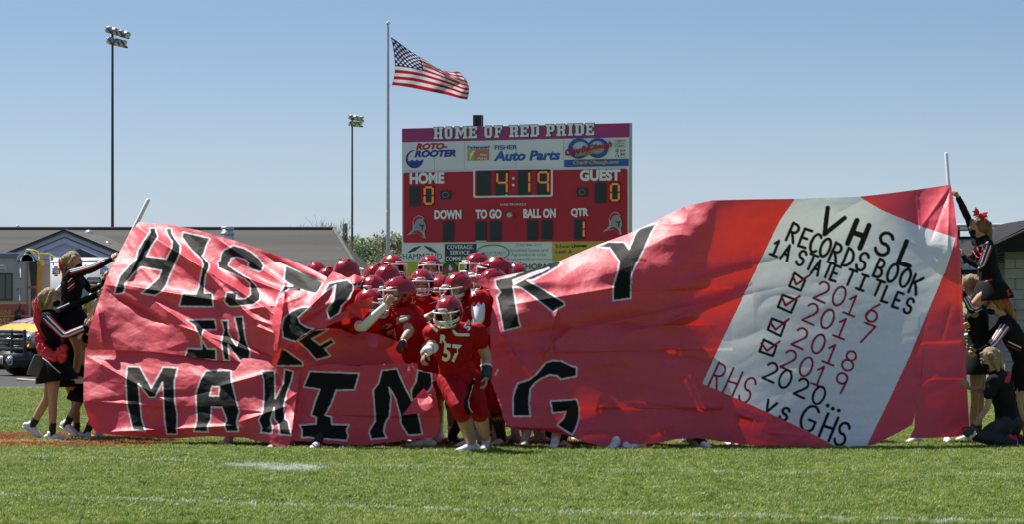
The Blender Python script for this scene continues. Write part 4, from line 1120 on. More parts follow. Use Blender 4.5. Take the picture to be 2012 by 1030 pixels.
def helmet(e, c, fd, s=1.0, up=Vector((0, 0, 1)), bars=True):
    R = frame(fd, up); c = Vector(c)
    def at(x, y, z): return c + R @ (Vector((x, y, z)) * s)
    # shell: ellipsoid cut for face and neck
    nu, nv_ = 44, 26; vs = []; fs = []
    for j in range(nv_ + 1):
        a = math.pi * j / nv_ * .80
        for i in range(nu):
            b = 2 * math.pi * i / nu
            x = math.sin(a) * math.sin(b); y = -math.sin(a) * math.cos(b); z = math.cos(a)
            rx, ry, rz = .122, .152, .142
            if z < 0: z *= 1.08
            ridge = .006 * math.exp(-((abs(x) - .32) / .07) ** 2) * (1 if z > .2 else 0)
            vs.append((x * (rx + ridge), y * (ry + ridge) + .004, z * (rz + ridge)))
    def keep(v):
        x, y, z = v
        if y < -.040 and z < .048 - .10 * max(0, (-y - .150)): return not (z < .048 and y < -.055 + max(0, (-z - .03)) * -.55)
        return True
    for j in range(nv_):
        for i in range(nu):
            q = (j * nu + i, j * nu + (i + 1) % nu, (j + 1) * nu + (i + 1) % nu, (j + 1) * nu + i)
            if all(keep(vs[k]) for k in q): fs.append(q)
    g = G(); g.add([at(*v) for v in vs], [tuple(reversed(q)) for q in fs])
    n0 = len(vs)
    # inner skin and rim give the shell a thickness
    g.add([at(v[0] * .93, v[1] * .94, v[2] * .94) for v in vs], fs)
    cnt = {}
    for q in fs:
        for k in range(4):
            ed = tuple(sorted((q[k], q[(k + 1) % 4]))); cnt[ed] = cnt.get(ed, 0) + 1
    g.f += [(a, b, b + n0, a + n0) for (a, b), k in cnt.items() if k == 1]
    for sx in (-1, 1):    # jaw flap
        g.tube([at(.104 * sx, -.050, -.030), at(.100 * sx, -.066, -.075), at(.088 * sx, -.072, -.108)], [(.012 * s, .034 * s), (.011 * s, .034 * s), (.010 * s, .022 * s)], n=10, side=R @ Vector((1, 0, 0)))
    sh = g.obj('helmet', M_HELM, e)
    for sx in (-1, 1):
        g = G(); g.ball(at(.119 * sx, .008, -.022), (.006 * s, .017 * s, .017 * s), R, 10, 8); g.obj('ear_hole', M_PAD, sh)
        g = G(); g.box(at(.045 * sx, .05, .133), (.012 * s, .030 * s, .006 * s), R); g.obj('vent_slot', M_PAD, sh)
    g = G(); g.bbox(at(0, -.150, .067), (.085 * s, .016 * s, .026 * s), R, .004 * s); g.obj('brow_plate', M_MASKW, sh)
    g = G(); g.box(at(0, -.1585, .068), (.055 * s, .002 * s, .007 * s), R); g.obj('plate_lettering', M_STR, sh)
    if bars:
        g = G()
        def arcbar(z, y0, yf, xw, r=.0048, z1=None):
            r = r * 1.3
            pts = []
            for k in range(13):
                t = -1 + k / 6; a = t * math.pi / 2
                pts.append(at(math.sin(a) * xw, y0 + (yf - y0) * math.cos(a) ** .8, z + ((z1 or z) - z) * abs(t) ** 2))
            g.tube(pts, r * s, n=6)
        arcbar(.046, -.055, -.176, .118, .0055, .030)
        arcbar(-.030, -.060, -.192, .112, .0055, -.036)
        arcbar(-.048, -.060, -.192, .111, .0048, -.050)
        arcbar(-.092, -.068, -.176, .088, .0055, -.084)
        for x in (-.034, .034): g.tube([at(x, -.186, -.030), at(x, -.190, -.06), at(x * .9, -.172, -.092)], .0060 * s, n=6)
        for x in (-.074, .074):
            g.tube([at(x, -.158, .044), at(x * 1.05, -.166, .0), at(x * 1.05, -.166, -.030), at(x * .9, -.150, -.090)], .0065 * s, n=6)
        g.obj('face_guard', M_MASKW, sh)
        g = G(); g.ball(at(0, -.108, -.098), (.026 * s, .014 * s, .018 * s), R, 10, 8)
        for sx in (-1, 1): g.tube([at(0, -.118, -.098), at(.06 * sx, -.095, -.08), at(.104 * sx, -.05, -.045)], (.004 * s), n=5)
        g.obj('chin_strap', M_MASKW, sh)
    return sh, at, R

def limb_pts(a, b, c): return [Vector(a), Vector(a).lerp(Vector(b), .5), Vector(b), Vector(b).lerp(Vector(c), .45), Vector(c)]

class Figure:
    """joints in world coordinates: head neck chest waist pelvis, sh/el/wr/hd and hip/kn/an for a and b"""
    def __init__(s, label, J, fd=(0, -1, 0), body_fd=None, build=1.0, skin=None, group=None, sex='m', scale=1.0, cat='person'):
        s.J = {k: Vector(v) for k, v in J.items()}; s.fd = Vector(fd).normalized(); s.bfd = Vector(body_fd or fd).normalized()
        s.k = build; s.s = scale; s.skin = skin or M_SKIN; s.sex = sex
        base = Vector((s.J['pelvis'].x, s.J['pelvis'].y, 0))
        s.e = empty('person', base, label, cat, group)
        s.side = s.bfd.cross(Vector((0, 0, 1))).normalized()
        s.up = Vector((0, 0, 1))
    def torso(s, g, grow=0., low=True, shw=None):
        J, k, q = s.J, s.k * s.s, s.s
        w = shw or (.165 if s.sex == 'm' else .135)
        side = (J['sha'] - J['shb']); side = side.normalized() if side.length > .12 else s.side
        pts = [J['pelvis'] - (J['waist'] - J['pelvis']).normalized() * .03, J['pelvis'], J['pelvis'].lerp(J['waist'], .6), J['waist'], J['waist'].lerp(J['chest'], .5), J['chest'], J['chest'].lerp(J['neck'], .62)]
        hips = .155 if s.sex == 'm' else .165
        ws = .135 if s.sex == 'm' else .112
        rad = [(hips * .86, .115), (hips, .125), (ws * 1.06, .112), (ws, .105), (w * .93, .115), (w, .118), (w * .66, .085)]
        rad = [((a + grow) * k, (b + grow) * k) for a, b in rad]
        g.tube(pts, rad, n=20, side=side)
        for sh in ('sha', 'shb'):
            g.tube([J['chest'].lerp(J['neck'], .45), J[sh]], [(.075 + grow) * k, (.058 + grow) * k], n=12)
    def arm(g_, s, g, x, grow=0., to=1.0, r=(.054, .041, .035, .027)):
        pass
    def arm_pts(s, x): return s.J['sh' + x], s.J['el' + x], s.J['wr' + x]
    def add_arm(s, g, x, grow=0., r=None, stop=None):
        a, b, c = s.arm_pts(x); k = s.k * s.s
        r = r or ((.056, .050, .041, .040, .028) if s.sex == 'm' else (.046, .039, .034, .033, .024))
        pts = limb_pts(a, b, c); rr = [(v + grow) * k for v in r]
        if stop == 'upper': pts = [pts[0], pts[1]]; rr = rr[:2]
        if stop == 'elbow': pts = pts[:3]; rr = rr[:3]
        g.tube(pts, rr, n=12)
    def add_leg(s, g, x, grow=0., stop=None, r=None):
        a, b, c = s.J['hip' + x], s.J['kn' + x], s.J['an' + x]; k = s.k * s.s
        r = r or ((.098, .082, .060, .058, .038) if s.sex == 'm' else (.092, .074, .052, .052, .034))
        pts = limb_pts(a, b, c); rr = [(v + grow) * k for v in r]
        # calf muscle sits behind the shin
        if stop == 'knee': pts = pts[:3] + [b.lerp(c, .16)]; rr = rr[:3] + [rr[2] * .97]
        g.tube(pts, rr, n=14)
    def body(s, voxel=.012, curl=(.5, .5), palms=None, thumbs=(1, 1), legs='ab', arms='ab'):
        g = G(); J = s.J
        s.torso(g, 0)
        g.tube([J['chest'].lerp(J['neck'], .6), J['neck'], J['head'] - Vector((0, 0, .05)) * s.s], [.062 * s.s * s.k, .054 * s.s, .052 * s.s], n=12)
        for x in arms: s.add_arm(g, x)
        for x in legs: s.add_leg(g, x)
        me = remesh(g.mesh('body', root_loc(s.e)), voxel, 3)
        # head and hands keep finer geometry and are rooted inside neck and wrists
        h = G(); s.R, s.at = add_head(h, J['head'], s.fd, s.s, s.up)
        hm = remesh(h.mesh('h', root_loc(s.e)), .0065, 3)
        q = G()
        for i, x in enumerate(arms):
            if 'hd' + x not in J: continue
            d = J['hd' + x] - J['wr' + x]
            add_hand(q, J['wr' + x], d, (palms or {}).get(x, Vector((0, 0, -1))), s.s, curl[i] if i < len(curl) else .5, thumbs[i])
        bm = bmesh.new(); bm.from_mesh(me); bm.from_mesh(hm)
        if q.v:
            qm = q.mesh('q', root_loc(s.e)); bm.from_mesh(qm); bpy.data.meshes.remove(qm)
        bm.to_mesh(me); bm.free(); bpy.data.meshes.remove(hm)
        me.polygons.foreach_set('use_smooth', [True] * len(me.polygons)); me.materials.append(s.skin)
        o = bpy.data.objects.new('body', me); link(o, s.e); s.b = o
        return o
    def garment(s, name, m, fn, voxel=.013, wrinkle=.012, freq=9, iters=2):
        g = G(); fn(g); return g.obj(name, m, s.e, voxel=voxel, wrinkle=wrinkle, wfreq=freq, iters=iters)
    def sock(s, x, m, top=.55, grow=.008, name='sock'):
        b, c = s.J['kn' + x], s.J['an' + x]
        k = s.k * s.s; r1 = (.038 if s.sex == 'm' else .034)
        g = G(); t = b.lerp(c, top); rt = (.058 * (1 - top) + r1 * top)
        g.tube([t, b.lerp(c, (1 + top) / 2), c, c + (c - b).normalized() * .04], [(rt + grow) * k * .98, (rt * .5 + r1 * .5 + grow) * k, (r1 + grow) * k, (r1 + grow) * k * 1.05], n=14, cap=False)
        return g.obj(name, m, s.e)
def band(e, a, b, t0, t1, r0, r1, m, name, n=14):
    g = G(); a, b = Vector(a), Vector(b)
    g.tube([a.lerp(b, t0), a.lerp(b, (t0 + t1) / 2), a.lerp(b, t1)], [r0, (r0 + r1) / 2 * 1.01, r1], n=n, cap=False); return g.obj(name, m, e)

def decal(e, target, body, px, py, w, h, d, m, name, ang=0., bold=.02, shear=0., off=.004, outline=None):
    """lettering laid on a garment: each point is dropped onto the cloth along the figure's front"""
    v, f, _ = text_geo(body, bold, shear)
    me = target.data; ro = root_loc(target)
    bvh = BVHTree.FromPolygons([tuple(x.co + ro) for x in me.vertices], [tuple(p.vertices) for p in me.polygons])
    bm = bmesh.new(); vs = [bm.verts.new((x, y, 0)) for x, y in v]
    for q in f:
        try: bm.faces.new([vs[i] for i in q])
        except ValueError: pass
    bmesh.ops.subdivide_edges(bm, edges=bm.edges[:], cuts=1); bmesh.ops.triangulate(bm, faces=bm.faces[:])
    a = math.radians(ang); g = G(); bm.verts.ensure_lookup_table(); out = []
    for x in bm.verts:
        lx, ly = (x.co.x - .5) * w, (.5 - x.co.y) * h
        qx, qy = px + lx * math.cos(a) - ly * math.sin(a), py + lx * math.sin(a) + ly * math.cos(a)
        o = P(qx, qy, d - 1.2); dr = Vector((0, 1, 0)); 
        # keep the pixel position: cast parallel to the chest's depth direction from the design point
        o2 = P(qx, qy, d); o2.y -= 1.0
        hit = bvh.ray_cast(o2, dr, 2.0)
        p = hit[0] if hit[0] is not None else P(qx, qy, d)
        out.append(p - Vector((0, off, 0)))
    g.add(out, [[v_.index for v_ in f_.verts] for f_ in bm.faces]); bm.free()
    return g.obj(name, m, e)

def hair(e, at, R, s, m, tails, cap=True, bun=None):
    """scalp cap plus locks; tails: lists of head-local points with radii"""
    g = G()
    if cap:
        g.ball(at(0, .022, .032), (.080 * s, .096 * s, .094 * s), R, 20, 14)
        g.ball(at(0, .045, -.015), (.074 * s, .064 * s, .080 * s), R, 16, 12)
    for pts, rad in tails: g.tube([at(*p) if not isinstance(p, Vector) else p for p in pts], rad, n=10)
    return g.obj('hair', m, e, voxel=.008, wrinkle=.006, wfreq=30, iters=2)
def face_mask(e, at, R, s):
    g = G()
    g.ball(at(0, -.058, -.062), (.055 * s, .048 * s, .050 * s), R, 18, 12)
    g.tube([at(.05, -.06, -.05), at(.078, .0, -.015)], .003 * s, n=5); g.tube([at(-.05, -.06, -.05), at(-.078, .0, -.015)], .003 * s, n=5)
    return g.obj('face_mask', M_BLACKC, e, voxel=.008, wrinkle=.006, wfreq=40)
def bow(e, c, d, s=1.0):
    c = Vector(c); d = Vector(d).normalized(); g = G(); up = Vector((0, 0, 1)); nrm = d.cross(up).normalized()
    for sx in (-1, 1):
        for (l, w, a) in ((.085, .045, .35), (.075, .04, -.25), (.10, .028, -1.0)):
            dr = (d * sx * math.cos(a) + up * math.sin(a)).normalized(); pr = dr.cross(nrm)
            k = nrm * .012 * random.uniform(-1, 1)
            g.prism([c, c + dr * l * .5 * s + pr * w * .5 * s + k, c + dr * l * s + pr * w * .62 * s, c + dr * l * .82 * s, c + dr * l * s - pr * w * .6 * s, c + dr * l * .5 * s - pr * w * .5 * s - k], nrm * .012)
    g.ball(c, .018 * s)
    return g.obj('hair_bow', M_RBOW, e, smooth=False)
def stripe(e, pts, r, m, name='sleeve_stripe'):
    g = G(); g.tube(pts, [(r, r * .5)] * len(pts), n=6); return g.obj(name, m, e)
# ============================================================ football players
def pads(s, g, grow=.0, big=1.0):
    """jersey over shoulder pads"""
    J = s.J; k = s.s * s.k
    side = (J['sha'] - J['shb']).normalized()
    s.torso(g, .024, shw=.172)
    g.tube([J['waist'].lerp(J['pelvis'], .2), J['waist'].lerp(J['pelvis'], .7), J['pelvis'] - Vector((0, 0, .05))], [(.152 * k, .130 * k), (.172 * k, .148 * k), (.184 * k, .160 * k)], n=18, side=s.side)
    g.tube([J['sha'], J['shb']], [(.105 * k * big, .100 * k * big)] * 2, n=16)
    g.tube([J['sha'].lerp(J['shb'], .12), J['sha'].lerp(J['shb'], .5) + Vector((0, 0, .03)), J['sha'].lerp(J['shb'], .88)], [.10 * k * big, .118 * k * big, .10 * k * big], n=14)
    for x in 'ab':
        a, b, c = s.arm_pts(x)
        g.ball(a + (a - J['chest']).normalized() * .0 + Vector((0, 0, .012)), (.108 * k * big, .105 * k * big, .098 * k * big))
        g.tube([a, a.lerp(b, .42)], [.094 * k * big, .080 * k * big], n=14)
def trousers(s, g):
    J, k = s.J, s.k * s.s
    g.tube([J['pelvis'].lerp(J['waist'], .5), J['pelvis'], J['pelvis'] - Vector((0, 0, .05))], [(.150 * k, .128 * k), (.172 * k, .145 * k), (.150 * k, .13 * k)], n=18, side=s.side)
    for x in 'ab':
        s.add_leg(g, x, .020, 'knee')
        kn = J['kn' + x]; g.ball(kn + (s.bfd * .012), (.078 * k, .078 * k, .088 * k))

def std_joints(x, y, top=1.72, yaw=0., lean=.10, stride=.18, crouch=0., arms='run', rnd=None, poke=0.):
    """a standing or jogging player; yaw 0 faces the camera"""
    r = rnd or random
    f = Vector((math.sin(yaw), -math.cos(yaw), 0)); sd = Vector((math.cos(yaw), math.sin(yaw), 0))
    o = Vector((x, y, 0)); s = top / 1.72; H = s * (1 - crouch)
    pel = o + Vector((0, 0, .96 * H)); ch = pel + f * lean + Vector((0, 0, .40 * s)); nk = ch + f * lean * .5 + Vector((0, 0, .17 * s)); hd = nk + f * lean * .6 + Vector((0, 0, .155 * s))
    J = dict(pelvis=pel, waist=pel.lerp(ch, .42), chest=ch, neck=nk, head=hd)
    for k, q in (('a', 1), ('b', -1)):
        sh = ch + sd * .205 * q * s + Vector((0, 0, .10 * s)); J['sh' + k] = sh
        sw = q * (1 if arms == 'run' else 0)
        el = sh + sd * .10 * q * s + Vector((0, 0, -.26 * s)) - f * .10 * sw; J['el' + k] = el
        wr = el + f * .22 * s + Vector((0, 0, .06 * s * sw - .02)) - sd * .06 * q; J['wr' + k] = wr; J['hd' + k] = wr + (wr - el).normalized() * .1
        hp = pel + sd * .10 * q * s - Vector((0, 0, .04)); J['hip' + k] = hp
        st = q * stride
        an = o + sd * .12 * q * s + f * st + Vector((0, 0, .085)); J['an' + k] = an
        J['kn' + k] = hp.lerp(an, .5) + f * (.07 + .10 * crouch * 3)
        if k == 'a': an += f * poke
    return J

def make_player(label, J, fd, body_fd, helm_fd=None, build=1.0, skin=None, group=None, socks=('w', 'w'), shoes=('w', 'w'), scale=1.0, curl=(.6, .6), palms=None, thumbs=(1, 1), up=None, bars=True, vox=.013, toes=None, big=1.0, face=True, sleeve=None, hs=1.0, sock_top=.74):
    s = Figure(label, J, fd, body_fd, build, skin, group, 'm', scale)
    if up: s.up = Vector(up)
    s.body(vox, curl, palms, thumbs)
    if face: face_bits(s.e, s.at, s.R, s.s)
    s.jersey = s.garment('jersey', M_JERSEY, lambda g: pads(s, g, big=big), voxel=.014, wrinkle=.022, freq=8)
    s.trousers = s.garment('trousers', M_PANT, lambda g: trousers(s, g), voxel=.013, wrinkle=.012, freq=10)
    for i, x in enumerate('ab'):
        s.sock(x, M_SOCKW if socks[i] == 'w' else M_SOCKB, sock_top if socks[i] == 'w' else .25)
        t = toes[i] if toes else s.bfd
        shoe(s.e, s.J['an' + x], t, M_SHOEW if shoes[i] == 'w' else M_SHOEB, scale * 1.08, z0=.003, name='cleat')
    helmet(s.e, s.J['head'] + s.up * .018, helm_fd or fd, 1.12 * scale * hs, s.up, bars)
    for x in 'ab':   # white piping on the shoulder
        pass
    return s

# --- number 57 leads the team out -------------------------------------
d0 = 34.65
def Q(px, py, d): return P(px, py, d)
J57 = dict(head=Q(882, 617, 34.42), neck=Q(890, 645, 34.55), chest=Q(890, 675, 34.62), waist=Q(893, 712, 34.72), pelvis=Q(899, 738, 34.78),
           sha=Q(935, 658, 34.70), shb=Q(853, 660, 34.52), ela=Q(955, 700, 34.78), elb=Q(848, 684, 34.42), wra=Q(956, 742, 34.66), wrb=Q(834, 695, 34.28),
           hda=Q(953, 766, 34.60), hdb=Q(829, 716, 34.22),
           hipa=Q(920, 748, 34.80), hipb=Q(886, 748, 34.74), kna=Q(940, 804, 34.80), knb=Q(904, 802, 34.42), ana=Q(954, 862, 35.28), anb=Q(927, 872, 34.72))
_al = Figure.add_leg; _aa = Figure.add_arm
Figure.add_arm = lambda s, g, x, grow=0., r=None, stop=None: _aa(s, g, x, grow, r or (.070, .066, .052, .052, .034), stop)
Figure.add_leg = lambda s, g, x, grow=0., stop=None, r=None: _al(s, g, x, grow, stop, r or (.115, .100, .074, .070, .046))
p57 = make_player('player number 57 in red jersey striding out first, in front of the torn banner', J57, (-.35, -1, -.35), (-.18, -1, 0), (-.35, -1, -.38), 1.09,
                  curl=(.6, .8), palms={'a': Vector((-1, 0, 0)), 'b': Vector((.8, .5, 0))}, thumbs=(-1, 1), toes=[Vector((-.1, -1, 0)), Vector((-.75, -.7, 0))], vox=.011)
Figure.add_leg = _al; Figure.add_arm = _aa
decal(p57.e, p57.jersey, '57', 888, 695, 36, 36, 34.6, M_STW, 'chest_number', ang=6, bold=.03)
decal(p57.e, p57.jersey, 'R', 872, 667, 13, 17, 34.6, M_STW, 'chest_letter', ang=4, bold=.05)
decal(p57.e, p57.jersey, '57', 921, 640, 19, 14, 34.6, M_STW, 'shoulder_number', ang=-55, bold=.045)
decal(p57.e, p57.trousers, 'R', 916, 742, 8, 10, 34.7, M_STW, 'hip_letter', ang=0, bold=.05)
band(p57.e, p57.J['elb'], p57.J['wrb'], -.20, .30, .064, .056, M_TAPE, 'elbow_tape')
band(p57.e, p57.J['elb'], p57.J['wrb'], .45, 1.05, .056, .044, M_TAPE, 'wrist_tape')
band(p57.e, p57.J['ela'], p57.J['wra'], .55, 1.08, .060, .052, M_BLACKG, 'wrist_band')
band(p57.e, p57.J['ela'], p57.J['wra'], .47, .56, .060, .060, M_TAPE, 'band_trim')
def on_surface(target, pts, off=.006):
    dense = []
    for i in range(len(pts) - 1):
        dense += [tuple(a + (b - a) * k / 5 for a, b in zip(pts[i], pts[i + 1])) for k in range(5)]
    pts = dense + [pts[-1]]
    ro = root_loc(target); me = target.data
    bvh = BVHTree.FromPolygons([tuple(x.co + ro) for x in me.vertices], [tuple(p.vertices) for p in me.polygons]); out = []
    for (x, y, d) in pts:
        o = P(x, y, d); o.y -= 1; h = bvh.ray_cast(o, Vector((0, 1, 0)), 2)
        p = h[0] if h[0] is not None else P(x, y, d)
        out.append(p - Vector((0, off, 0)))
    return out
def strip_on(e, target, pts, r, m, name):
    g = G(); q = on_surface(target, pts, .008); n = []
    for i in range(len(q) - 1): n += [q[i], q[i].lerp(q[i + 1], .5)]
    n.append(q[-1]); g.tube(n, [(r, .004)] * len(n), n=6, side=Vector((1, 0, .3))); return g.obj(name, m, e)
strip_on(p57.e, p57.trousers, [(932, 745, 34.7), (927, 765, 34.7), (921, 785, 34.6), (922, 800, 34.6), (928, 812, 34.6)], .006, M_STW, 'trouser_piping')
strip_on(p57.e, p57.trousers, [(930, 748, 34.7), (922, 768, 34.7), (915, 786, 34.6), (915, 802, 34.6), (922, 814, 34.6)], .020, M_BLACKC, 'trouser_stripe')
g = G(); q = on_surface(p57.jersey, [(890, 650, 34.6), (897, 658, 34.6), (908, 659, 34.6), (922, 659, 34.6)], .005); g.tube(q, [(.016, .004)] * len(q), n=6, side=Vector((0, -.2, 1))); g.obj('yoke_stripe', M_STW, p57.e)
g = G(); q = on_surface(p57.jersey, [(842, 634, 34.6), (850, 644, 34.6), (860, 652, 34.6)], .005); g.tube(q, [(.016, .004)] * len(q), n=6, side=Vector((0, -.2, 1))); g.obj('yoke_stripe', M_STW, p57.e)

# --- player reaching forward behind the torn strip ----------------------
JR = dict(head=Q(784, 580, 35.95), neck=Q(800, 606, 36.0), chest=Q(806, 640, 36.05), waist=Q(812, 685, 36.1), pelvis=Q(818, 722, 36.15),
          sha=Q(790, 628, 35.85), shb=Q(812, 626, 36.28), ela=Q(806, 652, 35.62), wra=Q(792, 668, 35.50), hda=Q(783, 684, 35.42), elb=Q(800, 640, 36.5), wrb=Q(775, 640, 36.5), hdb=Q(766, 640, 36.5),
          hipa=Q(810, 730, 36.05), hipb=Q(826, 730, 36.25), kna=Q(800, 800, 35.95), knb=Q(835, 800, 36.3), ana=Q(838, 868, 35.72), anb=Q(850, 865, 36.5))
pr = make_player('player leaning left with black-gloved hand reaching over the torn banner strip', JR, (-1, -.35, -.15), (-.8, -.7, 0), None, 1.20, hs=1.08, curl=(.5, .6), palms={'a': Vector((0, -.4, -1))}, thumbs=(1, 1), socks='ww', shoes='ww', toes=[Vector((-1, -.1, 0)), Vector((-1, -.2, 0))], big=1.05)
g = G(); w_ = pr.J['wra']; add_hand(g, w_ + Vector((0, -.004, .0)), pr.J['hda'] - w_, Vector((0, -.4, -1)), 1.16, .5, 1); g.obj('glove', M_BLACKG, pr.e)
g = G(); g.tube([Q(782, 633, 35.70), Q(792, 630, 35.66), Q(804, 626, 35.70)], [(.040, .016), (.052, .02), (.036, .014)], n=12, side=Vector((0, -.4, 1))); g.obj('arm_pad', mat('grey_pad', (.22, .23, .24), .6, var=.2), pr.e)
g = G(); g.tube([Q(786, 631, 35.63), Q(800, 627, 35.63)], [(.018, .008)] * 2, n=8, side=Vector((0, -.4, 1))); g.obj('pad_patch', M_STW, pr.e)

# --- player with white sleeve raising a pointing hand --------------------
JS = dict(head=Q(727, 602, 36.0), neck=Q(712, 625, 36.05), chest=Q(706, 655, 36.1), waist=Q(708, 700, 36.2), pelvis=Q(712, 735, 36.25),
          sha=Q(696, 640, 35.95), shb=Q(728, 645, 36.3), ela=Q(715, 643, 35.62), wra=Q(758, 601, 35.58), hda=Q(772, 582, 35.52), elb=Q(740, 680, 36.3), wrb=Q(750, 700, 36.1), hdb=Q(755, 710, 36.1),
          hipa=Q(702, 742, 36.2), hipb=Q(722, 742, 36.3), kna=Q(695, 805, 36.1), knb=Q(730, 805, 36.1), ana=Q(700, 865, 36.3), anb=Q(735, 865, 36.4))
ps = make_player('player with white arm sleeve pointing upward beside another helmet', JS, (1, -.45, -.25), (.3, -1, 0), None, 1.0, curl=(.9, .6), palms={'a': Vector((.3, 1, 0))}, thumbs=(1, 1))
g = G(); a, b, c = ps.arm_pts('a'); g.tube([a.lerp(b, .55), b, b.lerp(c, .5), c.lerp(b, .02)], [.060, .052, .046, .034], n=14); g.obj('arm_sleeve', M_TAPE, ps.e)
decal(ps.e, ps.jersey, '55', 725, 668, 14, 12, 36, M_STW, 'sleeve_number', ang=-20, bold=.04)

# --- the rest of the team ------------------------------------------------
def team(px, py, d, yaw, hyaw, label, pitch=-.1, scale=1.0, socks='ww', shoes='ww', skin=None, lean=.12, arms='run', feet=None, vox=.015, **kw):
    """px,py: helmet centre in the view"""
    c = P(px, py, d)
    J = std_joints(c.x, d, 1.72, yaw, lean, kw.pop('stride', random.uniform(.1, .22)), kw.pop('crouch', 0), arms, None, kw.pop('poke', 0.))
    # shift and scale so that the head meets the traced point
    sc = c.z / J['head'].z
    o = Vector((c.x, d, 0))
    off = J['head'].copy(); off.z = 0; off -= o
    for k in J: J[k] = Vector((J[k].x - off.x, J[k].y - off.y, J[k].z * sc))
    f = (math.sin(hyaw), -math.cos(hyaw), pitch)
    return make_player(label, J, f, (math.sin(yaw), -math.cos(yaw), 0), None, 1.0, skin, 'players massed behind the torn banner', socks, shoes, scale, vox=vox, **kw)
L = [
 (828, 562, 36.55, .1, .0, 'player facing the camera squarely, white face guard, arm with white wristband across chest', dict(pitch=-.12)),
 (845, 532, 37.6, .15, .1, 'player further back facing forward, in front of the yellow-green sign and badge', dict(pitch=-.05)),
 (734, 574, 36.6, -.3, -.35, 'player whose helmet is half hidden below two other helmets at left of the gap', dict(pitch=-.25)),
 (770, 531, 37.9, .4, .55, 'player with the uppermost helmet at left, near the foot of the flagpole', dict(pitch=-.05)),
 (741, 551, 37.4, -.5, -.9, 'player with only the crown of the helmet showing, left of a twin crown', dict(pitch=-.5)),
 (761, 553, 37.0, -.2, -.6, 'player with only the crown of the helmet showing, right of a twin crown', dict(pitch=-.6)),
 (900, 570, 35.85, -.7, -.75, 'player looking down to the left directly behind number 57', dict(pitch=-.35, scale=1.02)),
 (938, 528, 37.4, -.6, -.85, 'player facing left, uppermost helmet right of the gap', dict(pitch=-.1)),
 (976, 538, 36.75, -2.0, -1.9, 'player turned away to the left, biggest helmet above the right tear', dict(pitch=.0, scale=1.06)),
 (952, 550, 36.9, -.7, -.9, 'player with small part of helmet and guard between two bigger helmets', dict(pitch=-.2)),
 (1011, 549, 37.2, -2.4, -2.6, 'player of whom a helmet crown peeks over the right banner sheet', dict(pitch=-.2)),
 (682, 541, 36.65, 2.6, 2.7, 'player seen from behind the helmet above the black curled paper letter', dict(pitch=.0, scale=1.04)),
 (650, 556, 37.2, 2.2, 2.3, 'player with helmet edge showing left of the big helmet above the torn letter', dict(pitch=0)),
 (621, 546, 37.6, .3, .3, 'player with helmet top just clearing the banner edge, leftmost of the team', dict(pitch=-.3)),
 (867, 574, 36.9, 0, -.2, 'player mostly hidden between the face-on player and number 57', dict(pitch=-.4)),
]
for (px, py, d, yaw, hyaw, label, kw) in L: 
    t = team(px, py, d, yaw, hyaw, label, **kw)
    if px == 828: t828 = t
    if px in (828, 845, 900, 734):
        for sx in (-1, 1):
            strip_on(t.e, t.jersey, [(px + sx * 16, py + 36, d), (px + sx * 30, py + 31, d), (px + sx * 40, py + 33, d)], .014, M_STW, 'yoke_stripe')
# forearm with white wristband across the chest
g = G(); a = Q(852, 640, 36.2); b = Q(843, 622, 36.05); c = Q(858, 614, 35.98)
band(t828.e, Q(838, 626, 36.15), Q(860, 614, 36.0), 0, .45, .040, .036, M_TAPE, 'wrist_band')
g = G(); g.tube([Q(832, 632, 36.2), Q(845, 621, 36.1), Q(856, 615, 36.0)], [.040, .034, .028], n=10); add_hand(g, Q(856, 615, 36.0), Q(870, 612, 35.98) - Q(856, 615, 36.0), Vector((0, 0, -1)), 1., .6, 1); g.obj('forearm', M_SKIN, t828.e)

# player at the right tear with the white upper-arm sleeve
JW = dict(head=Q(968, 562, 36.15), neck=Q(960, 585, 36.1), chest=Q(955, 618, 36.05), waist=Q(950, 662, 36.0), pelvis=Q(950, 705, 36.0),
          sha=Q(938, 592, 35.72), shb=Q(985, 600, 36.3), ela=Q(940, 628, 35.58), wra=Q(925, 655, 35.52), hda=Q(916, 668, 35.5), elb=Q(1000, 650, 36.2), wrb=Q(985, 680, 36.1), hdb=Q(980, 690, 36.1),
          hipa=Q(940, 715, 35.95), hipb=Q(962, 715, 36.1), kna=Q(925, 785, 35.9), knb=Q(970, 790, 36.0), ana=Q(890, 855, 36.4), anb=Q(985, 862, 36.1))
pw = make_player('player in red with white upper-arm sleeve pressing past the right edge of the tear', JW, (-.8, -.6, -.2), (-.5, -.8, 0), None, 1.0, group='players massed behind the torn banner', socks='bb', shoes='bw', big=1.05)
a, b, c = pw.arm_pts('a'); g = G(); g.tube([a.lerp(b, .3), b, b.lerp(c, .4)], [.082, .062, .05], n=14); g.obj('arm_sleeve', M_TAPE, pw.e)
decal(pw.e, pw.jersey, 'R', 931, 575, 10, 15, 35.7, M_STW, 'shoulder_letter', ang=-10, bold=.05)

